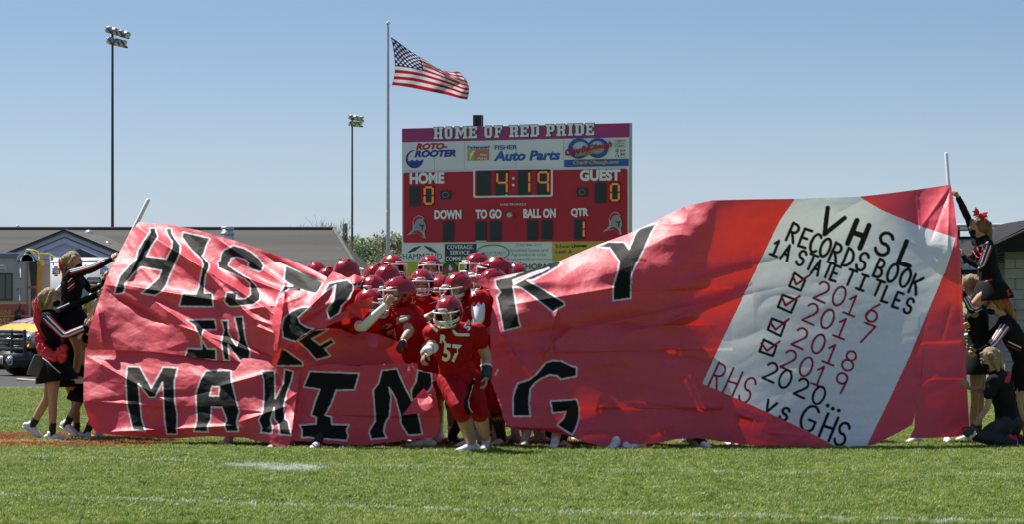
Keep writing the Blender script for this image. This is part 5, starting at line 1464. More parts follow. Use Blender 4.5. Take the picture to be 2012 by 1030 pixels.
# players pressed against the back of the sheets: one built with its parts, the rest copied and turned
proto = team(1085, 585, 36.10, -.15, -.1, 'player hidden by the banner above the white shoes under the R', pitch=-.3, socks='wb', shoes='wb', stride=.45, crouch=.08, poke=.45)
protoB = team(1190, 578, 36.05, .1, .0, 'player hidden by the banner above the lone white shoe below the letter G', pitch=-.3, socks='bw', shoes='ww', skin=M_SKINB, stride=.45, crouch=.08, poke=.48)
more = [(1040, 590, 37.1, 0, 'black-socked player behind the banner just right of number 57'), (1135, 580, 37.2, 1, 'player behind the banner between the letters R and Y, black shoes'),
        (1235, 576, 36.25, 0, 'player hidden by the banner under the stem of the Y'), (1283, 590, 36.25, 1, 'player behind the banner over the pair of tan lit shoes'),
        (1330, 590, 36.2, 0, 'player behind the banner over the big pale shoe right of centre'), (1375, 575, 37.1, 1, 'player behind the banner left of the white note'),
        (1430, 572, 37.0, 0, 'last hidden player at the lower left corner of the white note'), (1500, 575, 37.4, 1, 'hidden player behind the RHS corner of the note'),
        (1570, 578, 37.5, 0, 'hidden player behind the middle of the note'),
        (598, 600, 36.5, 0, 'player behind the banner over the pale shoe below the K'), (650, 600, 36.35, 1, 'player behind the banner over the grey shoe below the big I'),
        (540, 600, 37.1, 1, 'player behind the banner between the letters A and K'), (490, 605, 37.0, 0, 'player behind the banner over the dark pink-soled shoes'),
        (880, 585, 37.6, 1, 'dark-legged player seen through the gap behind number 57'), (1010, 590, 36.5, 1, 'player with black-clad shin just behind number 57')]
for (px, py, d, k, label) in more:
    src = (proto, protoB)[k].e; sj = (proto, protoB)[k].J['head']
    c = copy_tree(src); sc = P(px, py, d).z / sj.z * (.995 + .01 * random.random())
    c.location = (P(px, 600, d).x, d, 0); c.scale = (sc, sc, sc); c.rotation_euler = (0, 0, random.uniform(-.5, .5)); c['label'] = label
# ============================================================ scoreboard
dl_, dr_ = 116.8, 113.2
XL, XR = 790.5, 1237.0
def bd(px): t = (px - XL) / (XR - XL); return 1 / ((1 - t) / dl_ + t / dr_)
BN = (P(XR, 600, dr_) - P(XL, 600, dl_)); BN = Vector((BN.y, -BN.x, 0)).normalized()     # outward normal
if BN.y > 0: BN = -BN
def bp_(px, py, out=0., ref=None):
    """board point; ref = px at which py was read, so horizontal edges follow the board's perspective"""
    if ref is not None: py = HY - (HY - py) * bd(ref) / bd(px)
    return P(px, py, bd(px)) + BN * out
sbm = lambda n, c, **k: mat(n, c, k.pop('rough', .55), **k)
S_RED = sbm('board_red', (.50, .016, .040), var=.06, vscale=.6); S_MAR = sbm('board_maroon', (.42, .045, .20), var=.14, vscale=.35); S_WHT = sbm('board_white', (.80, .80, .84), var=.05, vscale=.4)
S_LET = sbm('board_letter_white', (.90, .88, .92)); S_NAVY = sbm('board_navy', (.035, .05, .13)); S_BLUE = sbm('board_blue', (.035, .12, .46)); S_DBL = sbm('board_royal', (.03, .05, .38))
S_LRED = sbm('board_letter_red', (.50, .025, .05)); S_YEL = sbm('board_yellow', (.62, .42, .07)); S_LIME = sbm('board_lime', (.42, .46, .045)); S_GRN = sbm('board_green', (.05, .22, .12))
S_DIG = sbm('digit_window', (.018, .030, .030), rough=.35); S_SEG = mat('lit_segment', (.9, .25, .03), .5, emit=.09); S_BLK = sbm('board_black', (.02, .02, .025)); S_GREY = sbm('board_grey', (.30, .34, .40))
S_GOLD = sbm('board_gold', (.55, .38, .10)); S_ORG = sbm('board_orange', (.62, .20, .10)); S_FRM = sbm('frame_metal', (.42, .42, .43), metal=.3)
sb = empty('scoreboard', (bp_(1013, 600).x, bd(1013), 0), 'large red football scoreboard with sponsor panels, clock reading 4:19', 'scoreboard')
def slab(name, x0, y0, x1, y1, m, out, thick=.05, ref=None, parent=None, y0r=None, y1r=None):
    """x0..x1; y0,y1 read at px=ref (default the left edge x0)"""
    r = x0 if ref is None else ref
    a = bp_(x0, y0, out, r); b = bp_(x1, y0, out, r); c = bp_(x1, y1, out, r); d = bp_(x0, y1, out, r)
    g = G(); g.prism([a, d, c, b], -BN * thick); return g.obj(name, m, parent or sb, smooth=False)
def btext(name, body, x, y, w, h, m, out, bold=.0, shear=0., parent=None, outline=None, om=None, arcf=0., slope=0., space=1.):
    """text with its box centred at px x,y"""
    v, f, _ = text_geo(body, bold, shear, space)
    def lay(vv, o, nm, mm):
        g = G(); g.add([bp_(x + (a - .5) * w, y + (.5 - b) * h + (a - .5) * slope * w - arcf * (1 - (2 * a - 1) ** 2) * h, o, x) for a, b in vv], f); return g.obj(nm, mm, parent or sb, smooth=False)
    if outline:
        v2, f2, _ = text_geo(body, bold + outline, shear, space)
        g = G(); kx, ky = 1 + outline * .9 / max(1, len(body)) * 1.2, 1 + outline * 2.4
        g.add([bp_(x + (a - .5) * w * kx, y + (.5 - b) * h * ky + (a - .5) * slope * w - arcf * (1 - (2 * a - 1) ** 2) * h, out - .004, x) for a, b in v2], f2)
        g.obj(name + '_outline', om, parent or sb, smooth=False)
    return lay(v, out, name, m)
# cabinet: back box, frame, posts
g = G(); pts = [bp_(XL, 252, 0, XL), bp_(XL, 545, 0, XL), bp_(XR, 545, 0, XL), bp_(XR, 252, 0, XL)]
g.prism(pts, -BN * .14); g.obj('cabinet', S_FRM, sb, smooth=False)
for px in (860, 1013, 1165):
    g = G(); c = bp_(px, 400, -.55); g.bbox((c.x, c.y, 3.2), (.25, .25, 6.6), Matrix.Rotation(math.atan2(BN.x, -BN.y), 3, 'Z'), .02); g.obj('post', S_BLK, sb)
for px, w in ((922.5, .13), (931, .13)):
    g = G(); a = bp_(px, 224, -.5); b = bp_(px, 262, -.5); g.box((a + b) / 2, (w, .2, (a - b).length), Matrix.Rotation(math.atan2(BN.x, -BN.y), 3, 'Z')); g.obj('horn_column', S_BLK, sb, smooth=False)
g = G(); a = bp_(935.5, 223, -.42); g.box(a - Vector((0, 0, .2)), (.012, .05, .4)); g.obj('cap_strip', S_FRM, sb, smooth=False)
slab('header_panel', XL, 252.5, XR, 279, S_MAR, .03)
slab('sponsor_panel', XL, 279.3, XR, 335, S_WHT, .03)
for x in (854, 913, 1014, 1108): slab('panel_seam', x, 280, x + .5, 334, S_GREY, .034, .004, ref=XL)
slab('lower_panel', XL, 335.2, XR, 545, S_WHT, .025)
slab('side_frame', XR - .2, 252, XR + 2.2, 545, S_FRM, .02, .15, ref=XL)
# rounded red field
def rrect(x0, y0, x1, y1, r, n=5):
    o = []
    for cx, cy, a0 in ((x0 + r, y0 + r, 180), (x1 - r, y0 + r, 270), (x1 - r, y1 - r, 0), (x0 + r, y1 - r, 90)):
        for k in range(n + 1):
            a = math.radians(a0 + 90 * k / n); o.append((cx + r * math.cos(a), cy + r * math.sin(a)))
    return o
def rslab(name, x0, y0, x1, y1, r, m, out, ref, thick=.04, parent=None):
    g = G(); g.prism([bp_(x, y, out, ref) for x, y in reversed(rrect(x0, y0, x1, y1, r))], -BN * thick); return g.obj(name, m, parent or sb, smooth=False)
rf = rslab('score_field', 793.5, 339, 1233.5, 476.5, 4, S_RED, .05, 793, .02)
ck = rslab('clock_border', 931.5, 331.5, 1087.5, 388, 4, S_LET, .060, 931, .008)
rslab('clock_field', 935, 334.5, 1084, 384.5, 3, S_RED, .066, 935, .004)
SEGS = {'0': 'abcdef', '1': 'bc', '4': 'bcfg', '9': 'abcfg', ' ': ''}
def digit(x0, y0, x1, y1, ch):
    """window x0..x1 at its own photo height"""
    ref = (x0 + x1) / 2
    w = slab('digit_window', x0, y0, x1, y1, S_DIG, .078, .01, ref=ref)
    W, H = x1 - x0, y1 - y0; l, r = x0 + W * .16, x1 - W * .12; t, b = y0 + H * .08, y1 - H * .10; mid = (t + b) / 2; th = 2.0
    S = {'a': (l + 2, t, r - 2, t), 'g': (l + 2, mid, r - 2, mid), 'd': (l + 2, b, r - 2, b), 'f': (l, t + 2, l, mid - 2), 'b': (r, t + 2, r, mid - 2), 'e': (l, mid + 2, l, b - 2), 'c': (r, mid + 2, r, b - 2)}
    for s_, (xa, ya, xb, yb) in S.items():
        if s_ not in SEGS[ch]: continue
        if xa == xb: q = [(xa - th, ya), (xa, ya - 1.2), (xa + th, ya), (xb + th, yb), (xb, yb + 1.2), (xb - th, yb)]
        else: q = [(xa, ya - th), (xb, yb - th), (xb + 1.2, yb), (xb, yb + th), (xa, ya + th), (xa - 1.2, ya)]
        g = G(); g.prism([bp_(x, y, .084, ref) for x, y in reversed(q)], -BN * .006); g.obj('digit_segment', S_SEG, w, smooth=False)
for x0, y0, x1, y1, ch in ((939, 335.5, 966, 384, ' '), (975, 334.5, 1001, 383.5, '4'), (1019.5, 333.5, 1045, 383, '1'), (1056, 334, 1082, 382.5, '9'),
        (805.5, 365.5, 827, 405, ' '), (833, 364.5, 855, 403.5, '0'), (1170, 358.5, 1192, 398.5, ' '), (1199, 358, 1220.5, 397, '0'),
        (872, 434, 893, 473, ' '), (936, 434, 957.5, 472.5, ' '), (964, 433.5, 986, 472, ' '), (1037, 432, 1058.5, 471, ' '), (1065.5, 431.5, 1087, 470, ' '), (1130, 430.5, 1151.5, 469.5, '1')): digit(x0, y0, x1, y1, ch)
for x0, y0, x1, y1 in ((867, 373.5, 888, 390.5), (1135, 368, 1156.5, 385.5)):
    w = slab('possession_window', x0, y0, x1, y1, S_DIG, .078, .01, ref=(x0 + x1) / 2)
    g = G(); c = bp_((x0 + x1) / 2, (y0 + y1) / 2, .085); n = 14
    q = [(( x0 + x1) / 2 + 6 * math.cos(k / n * 6.283), (y0 + y1) / 2 + 5 * math.sin(k / n * 6.283)) for k in range(n + 1)]
    g.tube([bp_(x, y, .083) for x, y in q], .010, n=5); g.obj('possession_ring', S_GREY, w)
for y in (350, 363):
    g = G(); n = 12; g.prism([bp_(1010.5 + 2.6 * math.cos(-k / n * 6.283), y + 2.6 * math.sin(-k / n * 6.283), .078) for k in range(n)][::1], -BN * .008); g.obj('colon_dot', S_LET, sb, smooth=False)
for body, x, y, w, h in (('HOME', 841, 349.5, 68, 22.5), ('GUEST', 1181, 343.5, 80, 22.5), ('DOWN', 882, 421, 53, 18.5), ('TO GO', 962, 420, 51, 18.5), ('BALL ON', 1062, 418.5, 64, 18.5), ('QTR', 1141, 417.5, 35, 18.5)):
    btext('lettering', body, x, y, w, h, S_LET, .078, .05)
btext('maker_lettering', 'DAKTRONICS', 1010.5, 401, 50, 4.2, S_LET, .078, .0)
for x, y, w in ((797, 410.5, 45), (1182, 404.5, 48), (848, 435, 16), (1159, 430, 20)): slab('panel_edge', x, y, x + w, y + .8, S_LRED, .058, .01)
slab('panel_edge', 1010, 455, 1020, 455.7, S_LRED, .058, .01); slab('small_label', 937, 472.6, 958, 474.2, S_LET, .09, .01); slab('small_label', 995, 382, 999.5, 384.0, S_LET, .09, .01)
# horn
g = G(); c = bp_(1007, 422, .12); g.tube([c + BN * .10, c, c - BN * .08], [.11, .09, .05], n=14); hn = g.obj('horn', mat('horn_metal', (.55, .54, .50), .3, metal=.6), sb)
g = G(); g.tube([c + BN * .106, c + BN * .114], .07, n=12); g.obj('horn_mouth', S_BLK, hn)
# warrior-helmet crest, drawn as a plain crested helmet emblem
def emblem(cx, cy, s):
    E = [('outline', mat('emblem_outline', (.48, .48, .5), .6), .082, [(-24, 20), (-14, 12), (-9, 4), (-10, -8), (-7, -18), (2, -24), (11, -21), (15, -15), (12, -14), (17, -5), (18, 5), (15, 12), (18, 26), (10, 23), (0, 15), (-12, 16)]),
         ('crest', S_LRED, .086, [(-8, -3), (-8.5, -11), (-5, -18), (2, -22), (10, -19.5), (13, -15.5), (5, -16.5), (-2, -13), (-5.5, -4)]),
         ('helmet_shape', S_GREY, .086, [(-5, -3), (-2, -12), (5, -15.5), (12, -12), (16, -4), (16.5, 5), (13, 12), (11, 16), (6, 10), (2, 6), (-6, 8), (-14, 13), (-7, 5)]),
         ('eye_slot', S_BLK, .090, [(4, -4), (10, -2.5), (15, -3.5), (14, 0), (10, 1), (6, -1)]),
         ('cheek_gap', S_BLK, .090, [(10, 1), (13, 2), (11, 10), (9, 7)]),
         ('cloak', S_LRED, .086, [(-13, 14.5), (-5, 9.5), (2, 8), (8, 13), (15, 23), (8, 21), (0, 14.5)])]
    em = empty('emblem', (0, 0, 0)); em.parent = sb
    for nm, m, o, q in E:
        g = G(); g.prism([bp_(cx + x * s, cy + y * s, o, cx) for x, y in reversed(q)], -BN * .003); g.obj(nm, m, em, smooth=False)
emblem(822, 444, .92); emblem(1207.5, 437, .92)
# slab-serif header letters
BL = {
 'H': [(0, 0, 3.6, 1.7), (4.4, 0, 8, 1.7), (.8, 1.7, 3, 8.3), (5, 1.7, 7.2, 8.3), (0, 8.3, 3.6, 10), (4.4, 8.3, 8, 10), (3, 4.2, 5, 5.9)],
 'O': [(1.2, 0, 5.8, 1.8), (.2, 1.2, 2.5, 8.8), (4.5, 1.2, 6.8, 8.8), (1.2, 8.2, 5.8, 10)],
 'M': [(0, 0, 3.2, 1.7), (6.8, 0, 10, 1.7), (.8, 1.7, 2.8, 8.3), (7.2, 1.7, 9.2, 8.3), (0, 8.3, 3.6, 10), (6.4, 8.3, 10, 10), (2.8, 1.4, 4, 4.6), (3.6, 3.2, 4.8, 6.4), (4.4, 4.8, 5.6, 8.0), (5.2, 3.2, 6.4, 6.4), (6, 1.4, 7.2, 4.6)],
 'E': [(0, 0, 7, 1.8), (.8, 1.8, 3, 8.2), (0, 8.2, 7, 10), (3, 4.1, 5, 5.8), (5.4, 1.8, 7, 3.2), (5.4, 6.8, 7, 8.2), (4.4, 3.4, 5.4, 6.6)],
 'F': [(0, 0, 7, 1.8), (.8, 1.8, 3, 8.3), (0, 8.3, 4, 10), (3, 4.1, 5, 5.8), (5.4, 1.8, 7, 3.4), (4.4, 3.4, 5.4, 6.6)],
 'R': [(0, 0, 6, 1.8), (.8, 1.8, 3, 8.3), (0, 8.3, 3.7, 10), (4.6, .8, 6.8, 4.6), (3, 4.0, 6, 5.6), (4.4, 5.6, 6.4, 8.3), (4.4, 8.3, 7.4, 10)],
 'D': [(0, 0, 5.6, 1.8), (.8, 1.8, 3, 8.2), (0, 8.2, 5.6, 10), (4.6, 1.2, 6.9, 8.8)],
 'P': [(0, 0, 6, 1.8), (.8, 1.8, 3, 8.3), (0, 8.3, 3.9, 10), (4.6, .8, 6.8, 5.0), (3, 4.5, 6, 6.2)],
 'I': [(0, 0, 3.8, 1.7), (.8, 1.7, 3.0, 8.3), (0, 8.3, 3.8, 10)],
}
hx = [(853, 'H', 18.5), (874.5, 'O', 15.5), (894.5, 'M', 25), (921.5, 'E', 17), (952.5, 'O', 15.5), (972.5, 'F', 15.5), (1001.5, 'R', 19), (1022.5, 'E', 17.5), (1043, 'D', 17.5), (1073.5, 'P', 17), (1094, 'R', 19.5), (1117, 'I', 10), (1130, 'D', 18.5), (1151.5, 'E', 17)]
for x, ch, w in hx:
    for nm, m, o, gr in (('letter_outline', S_NAVY, .036, .45), ('header_letter', S_LET, .044, 0)):  # printed dark outline behind each white letter
        g = G(); mw = max(q[2] for q in BL[ch])
        for i, (a, b, c, d) in enumerate(BL[ch]):
            a, b, c, d = a - gr, b - gr, c + gr * 1.2, d + gr * 1.2
            ytop = 252.5 + (853 - x) * .0247 * -1 * -1
            def yy(v): return 249.6 - (x - 853) * .0256 + v * 2.34
            g.poly([bp_(x + a / mw * w, yy(d), o + i * .0004, x), bp_(x + c / mw * w, yy(d), o + i * .0004, x), bp_(x + c / mw * w, yy(b), o + i * .0004, x), bp_(x + a / mw * w, yy(b), o + i * .0004, x)])
        g.obj(nm, m, sb, smooth=False)
# sponsors, upper row
btext('sponsor_lettering', 'ROTO-', 849, 287, 62, 13, S_LRED, .036, .06, .25)
btext('sponsor_lettering', 'ROOTER', 856, 301, 82, 14, S_DBL, .036, .06, .25)
g = G(); n = 24
oc = [(815.5 + 17.5 * math.cos(math.radians(a)), 312 + 18 * math.sin(math.radians(a))) for a in np.linspace(8, 265, 26)]; ic = [(817.5 + 15.2 * math.cos(math.radians(a)), 311 + 15.5 * math.sin(math.radians(a))) for a in np.linspace(262, 10, 26)]
for i in range(25):
    a, b = oc[i], oc[i + 1]; c, d = ic[24 - i], ic[25 - i]
    g.poly([bp_(*p, .0362 + (i % 2) * .0003, 815) for p in (a, b, c, d)])
g.obj('ring_mark', S_DBL, sb, smooth=False)
wv = [(800.5, 311)] + [(800.5 + k * 1.0, 316 - 3.0 * abs(math.cos(k * math.pi / 10)) ** 3) for k in range(1, 31)] + [(815.5 + 17 * math.cos(math.radians(a)), 312 + 17.8 * math.sin(math.radians(a))) for a in range(5, 178, 9)]
g = G(); g.poly([bp_(x, y, .038, 815) for x, y in reversed(wv)]); g.obj('wave_mark', S_DBL, sb, smooth=False)
btext('sponsor_lettering', 'Federated', 941, 288.5, 43, 6, S_DBL, .036, .03)
slab('sponsor_mark', 919.5, 293, 962, 315, S_ORG, .038, .005); slab('sponsor_mark', 919.5, 293, 932, 315, S_LIME, .040, .004)
btext('sponsor_lettering', 'f', 929, 304, 12, 17, S_LET, .044, .02, .3); btext('sponsor_lettering', 'Auto', 951, 303, 15, 5, S_LET, .044, .01); btext('sponsor_lettering', 'Parts', 949, 310.5, 19, 5, S_LET, .044, .01)
btext('sponsor_lettering', 'FISHER', 995, 289, 45, 9, S_BLUE, .036, .03)
btext('sponsor_lettering', 'Auto Parts', 1036, 305, 131, 20, S_BLUE, .036, .045, .18)
# twin rings and script
for cx, cy, r_, a0, a1 in ((1140, 291.5, 17, 40, 325), (1175, 290, 16.5, -150, 205)):
    g = G(); pts = [bp_(cx + r_ * 1.1 * math.cos(math.radians(a)), cy + r_ * math.sin(math.radians(a)), .05, cx) for a in np.linspace(a0, a1, 26)]
    g.tube(pts, [.035 + .035 * math.sin(math.pi * k / 25) for k in range(26)], n=6); g.obj('ring_mark', S_BLUE, sb)
btext('script_lettering', 'Charlie', 1137, 295, 48, 14, S_LRED, .125, .04, .2, outline=.015, om=S_BLK, slope=-.16)
btext('script_lettering', 'Obaugh', 1182, 287.5, 46, 14, S_LRED, .125, .04, .2, outline=.015, om=S_BLK, slope=-.16)
btext('script_lettering', 'AUTO GROUP', 1159, 300, 54, 7.5, S_GOLD, .125, .04, 0, outline=.01, om=S_BLK, slope=-.13)
slab('web_strip', 1109.5, 313.5, 1236, 327.8, S_BLUE, .038, .006)
btext('web_lettering', 'CharlieObaugh.com', 1172, 319, 90, 9.5, S_GOLD, .048, .05, 0)
for body, x, y, w, h, m in (('CHEVROLET', 1219, 281, 20, 2.6, S_GREY), ('GMC', 1219.5, 286, 22, 5, S_GREY), ('RV', 1225, 303, 9.5, 6, S_NAVY), ('KIA', 1225, 295, 10, 4, S_LRED), ('SERVICE', 1225, 308.5, 10, 1.6, S_GREY)): btext('dealer_lettering', body, x, y, w, h, m, .04, .03)
slab('dealer_mark', 1209, 275, 1230, 277.4, S_GREY, .038, .004); slab('dealer_mark', 1215, 274, 1223, 278.4, S_GOLD, .042, .004)
g = G(); g.tube([bp_(1213.5, 295, .04), bp_(1213.5, 295, .044)], .06, n=12); g.obj('dealer_mark', S_GREY, sb)
for dx, dy in ((0, -3), (-2.6, 1.5), (2.6, 1.5)):
    g = G(); g.prism([bp_(1213.5 + dx + a, 304.5 + dy + b, .042) for a, b in ((0, 2.2), (1.5, 0), (0, -2.2), (-1.5, 0))], -BN * .003); g.obj('dealer_mark', S_LRED, sb, smooth=False)
# lower sponsors
slab('banner_strip', 790.5, 479.5, 873, 514.5, S_WHT, .034, .006)
for k in range(3):
    for sx in (-1, 1):
        g = G(); g.prism([bp_(831 + sx * (2 + 4 * k) + a * sx, 488 + b + k * 1.2, .04) for a, b in (((0, -5), (14, 6), (20, 6), (6, -5)) if sx > 0 else ((6, -5), (20, 6), (14, 6), (0, -5)))], -BN * .003); g.obj('hill_mark', S_GREY if k % 2 else S_NAVY, sb, smooth=False)
btext('sponsor_lettering', 'HAMMOND', 831, 503.5, 77, 11.5, S_NAVY, .04, .0)
btext('sponsor_lettering', 'INSURANCE SERVICES', 831, 512, 60, 2.4, S_GREY, .04, .0)
slab('navy_panel', 875, 479, 937, 515, S_NAVY, .036, .006)
for body, y, w in (('COVERAGE.', 485, 52), ('SERVICE.', 496, 40), ('COMMUNITY.', 507.5, 57)): btext('sponsor_lettering', body, 905.5, y, w, 8, S_LET, .042, .012)
g = G(); pts = [bp_(969.5 + 31.5 * math.cos(a), 496 + 15 * math.sin(a), .045) for a in np.linspace(0, 6.283, 37)]; g.tube(pts, .014, n=5); g.obj('oval_mark', S_GRN, sb)
btext('sponsor_lettering', 'ROCKYDALE', 969.5, 496.5, 48, 5.5, S_GREY, .04, .0)
btext('sponsor_lettering', 'QUARRIES CORPORATION', 969.5, 501, 34, 1.8, S_GREY, .04, .0)
btext('sponsor_lettering', '(540) 886-2111', 1040, 481.5, 50, 5.5, S_GREY, .04, .0)
btext('sponsor_lettering', 'Crushed Stone and', 1040, 491, 75, 6.5, S_GREY, .04, .0)
btext('sponsor_lettering', 'Agricultural Lime', 1040, 500.5, 69, 6.5, S_GREY, .04, .0)
btext('sponsor_lettering', 'RockydaleQuarries.com', 1041, 509.5, 87, 5.5, S_GREY, .04, .0)
slab('gold_panel', 1086, 474.5, 1236, 514, S_YEL, .036, .006, ref=1086)
btext('sponsor_lettering', 'Edward', 1110, 483, 34, 7, S_BLK, .042, .0); btext('sponsor_lettering', 'Jones', 1140.5, 483, 26, 7.5, S_BLK, .042, .045)
btext('sponsor_lettering', 'Leah A', 1109, 494, 32, 6, S_BLK, .042, .01)
slab('lime_panel', 790.5, 515.5, 912, 544, S_LIME, .036, .006)
g = G(); c = bp_(886, 532, .05); g.tube([c, c + BN * .02], .28, n=26, cap=False); bdg = g.obj('round_badge', S_GRN, sb)
for q, m in (([(-14, 0), (-4, -9), (0, 0), (-5, 8)], S_LRED), ([(0, -12), (5, -3), (2, 2), (-3, -2)], S_WHT), ([(4, 0), (14, -5), (12, 5), (5, 6)], S_LRED), ([(-3, 6), (3, 5), (4, 13), (-3, 13)], S_WHT)):
    g = G(); g.prism([bp_(886 + a, 532 + b, .082) for a, b in q], -BN * .004); g.obj('badge_shape', m, bdg, smooth=False)
g = G(); g.tube([bp_(886 + 15.6 * math.cos(a), 532 + 15.6 * math.sin(a), .078) for a in np.linspace(0, 6.283, 30)], .012, n=5); g.obj('badge_rim', S_BLK, bdg)
btext('sponsor_lettering', 'ORTHOPAEDIC', 1056, 524.5, 112, 11, S_BLK, .04, .012)
slab('sponsor_mark', 988, 517, 994, 530, S_BLUE, .038, .004)
# ============================================================ vehicles parked beyond the field
V_YEL = mat('yellow_paint', (.85, .42, .02), .25, spec=.6, coat=.6, var=.05); V_BLK = mat('black_paint', (.018, .02, .024), .3, coat=.3); V_CHR = mat('chrome', (.62, .65, .70), .12, metal=1.)
V_GLS = mat('dark_glass', (.02, .035, .035), .06, spec=.8); V_TYR = mat('tyre_rubber', (.025, .025, .025), .85); V_GRY = mat('silver_grey_paint', (.29, .30, .31), .3, metal=.3, coat=.4, var=.1)
V_RED = mat('dark_red_paint', (.30, .02, .015), .25, coat=.6); V_WHT = mat('white_paint', (.62, .64, .67), .3, coat=.4, var=.04); V_TAN = mat('beige_panel', (.42, .35, .26), .4, var=.2, vscale=2)
V_AMB = mat('amber_reflector', (.75, .33, .05), .35, var=.2); V_HOSE = mat('yellow_hose', (.62, .46, .03), .7); V_LENS = mat('clear_lens', (.55, .58, .60), .12, metal=.5); V_GOLD = mat('gold_lettering', (.70, .42, .10), .4)
V_PLATE = mat('licence_plate', (.55, .53, .42), .5, var=.1)
# yellow pickup, seen three-quarters on: nose towards the camera and to the left
tk = empty('pickup_truck', (P(22, 600, 72).x, 72.0, 0), 'yellow pickup with black grille guard parked beyond the field at far left', 'pickup truck')
yaw = math.radians(-50)       # nose direction turned left of the camera
TF_ = Vector((math.sin(yaw) * 1.0, -math.cos(yaw), 0)); TS = Vector((math.cos(yaw), math.sin(yaw), 0))    # forward, image-right side
o0 = Vector((P(22, 600, 72).x, 72.0, 0))
RT = Matrix((TS, -TF_, Vector((0, 0, 1)))).transposed()
def tp(x, y, z): return o0 + TS * x + TF_ * y + Vector((0, 0, z))     # x across, y forward of the front face, z up
def tb(name, x, y, z, sx, sy, sz, m, parent=None, bev=.02):
    g = G(); g.bbox(tp(x, y, z), (sx, sy, sz), RT, bev); return g.obj(name, m, parent or tk)
# body: hood crowned with sloping nose, fenders, cab
g = G(); prof = [(-.98, 1.02), (-.90, 1.20), (-.55, 1.275), (0, 1.30), (.55, 1.275), (.90, 1.20), (.98, 1.02), (.98, .62), (-.98, .62)]
secs = [(0.0, .52), (-.22, .70), (-.75, .90), (-1.15, 1.03)]
for y_, s_ in secs: g.v += [tuple(tp(x, y_, .62 + (z - .62) * s_)) for x, z in prof]
n = len(prof)
for k in range(3):
    for i in range(n): a = k * n + i; b = k * n + (i + 1) % n; g.f.append((a, b, b + n, a + n))
g.f.append(tuple(range(n)));  g.f.append(tuple(range(4 * n - 1, 3 * n - 1, -1)))
hood = g.obj('hood', V_YEL, tk, smooth=False)
v_, f_, _ = text_geo('VFD BRUSH', .03)
g = G(); g.add([tp(-.62 + (1 - a) * 1.24 * 1, -.30 + b * -.38, .62 + (1.305 - .62 - abs(-.62 + (1 - a) * 1.24) * .06) * (.745 + b * .14) + .01) for a, b in v_], [tuple(reversed(q)) for q in f_]); g.obj('hood_lettering', mat('blue_lettering', (.12, .16, .45), .5), hood, smooth=False)
tb('body', 0, -3.3, .95, 1.96, 4.3, .75, V_YEL, bev=.08)
g = G(); cabp = [(-1.15, 1.30), (-1.75, 1.92), (-3.3, 1.95), (-3.55, 1.30)]
g.prism([tp(-.80, y, z) for y, z in cabp], TS * 1.6); cab = g.obj('cab', V_YEL, tk, smooth=False)
g = G(); g.poly([tp(-.78, -1.17, 1.335), tp(.78, -1.17, 1.335), tp(.70, -1.70, 1.90), tp(-.70, -1.70, 1.90)]); 
g.v = [tuple(Vector(p) + (TF_ * .02 + Vector((0, 0, .02)))) for p in g.v]; g.obj('windshield', V_GLS, cab, smooth=False)
for sx in (-1, 1):
    g = G(); g.tube([tp(.80 * sx, -1.12, 1.34), tp(.72 * sx, -1.72, 1.93)], .035, n=8); g.obj('windshield_pillar', mat('grey_trim', (.45, .46, .47), .4), cab)
    g = G(); g.poly([tp(.808 * sx, -1.5, 1.36), tp(.808 * sx, -2.9, 1.36), tp(.808 * sx, -2.85, 1.85), tp(.808 * sx, -1.8, 1.85)]); g.obj('side_window', V_GLS, cab, smooth=False)
    tb('mirror', 1.18 * sx, -1.35, 1.45, .22, .12, .36, V_BLK, bev=.03)
grl = tb('grille', 0, .03, .74, 1.30, .06, .40, V_CHR)
for k in range(3): tb('grille_bar', 0, .075, .62 + k * .12, 1.22, .03, .06, V_BLK if k != 1 else V_CHR, grl, .01)
g = G(); g.tube([tp(0, .085, .74), tp(0, .105, .74)], [(.16, .075)] * 2, n=20, side=TS); g.obj('front_badge', V_CHR, grl)
for sx in (-1, 1):
    hl = tb('headlight', .80 * sx, .02, .76, .28, .08, .34, V_LENS, bev=.03)
    g = G(); g.ball(tp(.80 * sx, .06, .80), .07); g.obj('bulb_reflector', V_CHR, hl); tb('turn_signal', .83 * sx, .065, .63, .18, .03, .08, V_AMB, hl, .01)
bm_ = tb('front_bumper', 0, .18, .36, 2.04, .22, .34, V_BLK, bev=.04)
g = G()
for z in (.58, .76, .94): g.tube([tp(-.95, .26, z), tp(.95, .26, z)], .035, n=8)
for x in (-.95, -.45, .45, .95): g.tube([tp(x, .26, .42), tp(x, .26, .96)], .035, n=8)
g.obj('grille_guard', V_BLK, tk)
for x in (-.46, .46):
    f = tb('fog_light', x, .31, .34, .20, .03, .20, V_LENS, bev=.02); g = G(); g.ball(tp(x, .33, .34), (.075, .075, .075)); g.obj('lamp_lens', V_CHR, f)
pl = tb('licence_plate', 0, .31, .34, .34, .02, .18, V_PLATE, bev=.01)
for k, sx in ((0, -1), (1, 1)):
    for y in (-.75, -4.4):
        g = G(); c = tp(.88 * sx, y, .38); g.tube([c - TS * .13, c + TS * .13], .38, n=24, cap=False); w = g.obj('wheel', V_TYR, tk); g = G(); g.tube([c + TS * .135 * sx, c + TS * .14 * sx], .22, n=18); g.obj('rim', V_CHR, w)
g = G(); g.bbox(P(80, 750, 67.5) + Vector((0, 0, 0)), (.95, .25, .035), Matrix.Rotation(.08, 3, 'Y'), .008)
pk_ = g.obj('plank', mat('weathered_board', (.42, .40, .37), .8, var=.2), at=(P(80, 750, 67.5).x, 67.5, 0)); pk_.location.z = 0.0; tag(pk_, 'weathered grey board lying on the ground in front of the pickup', 'board')

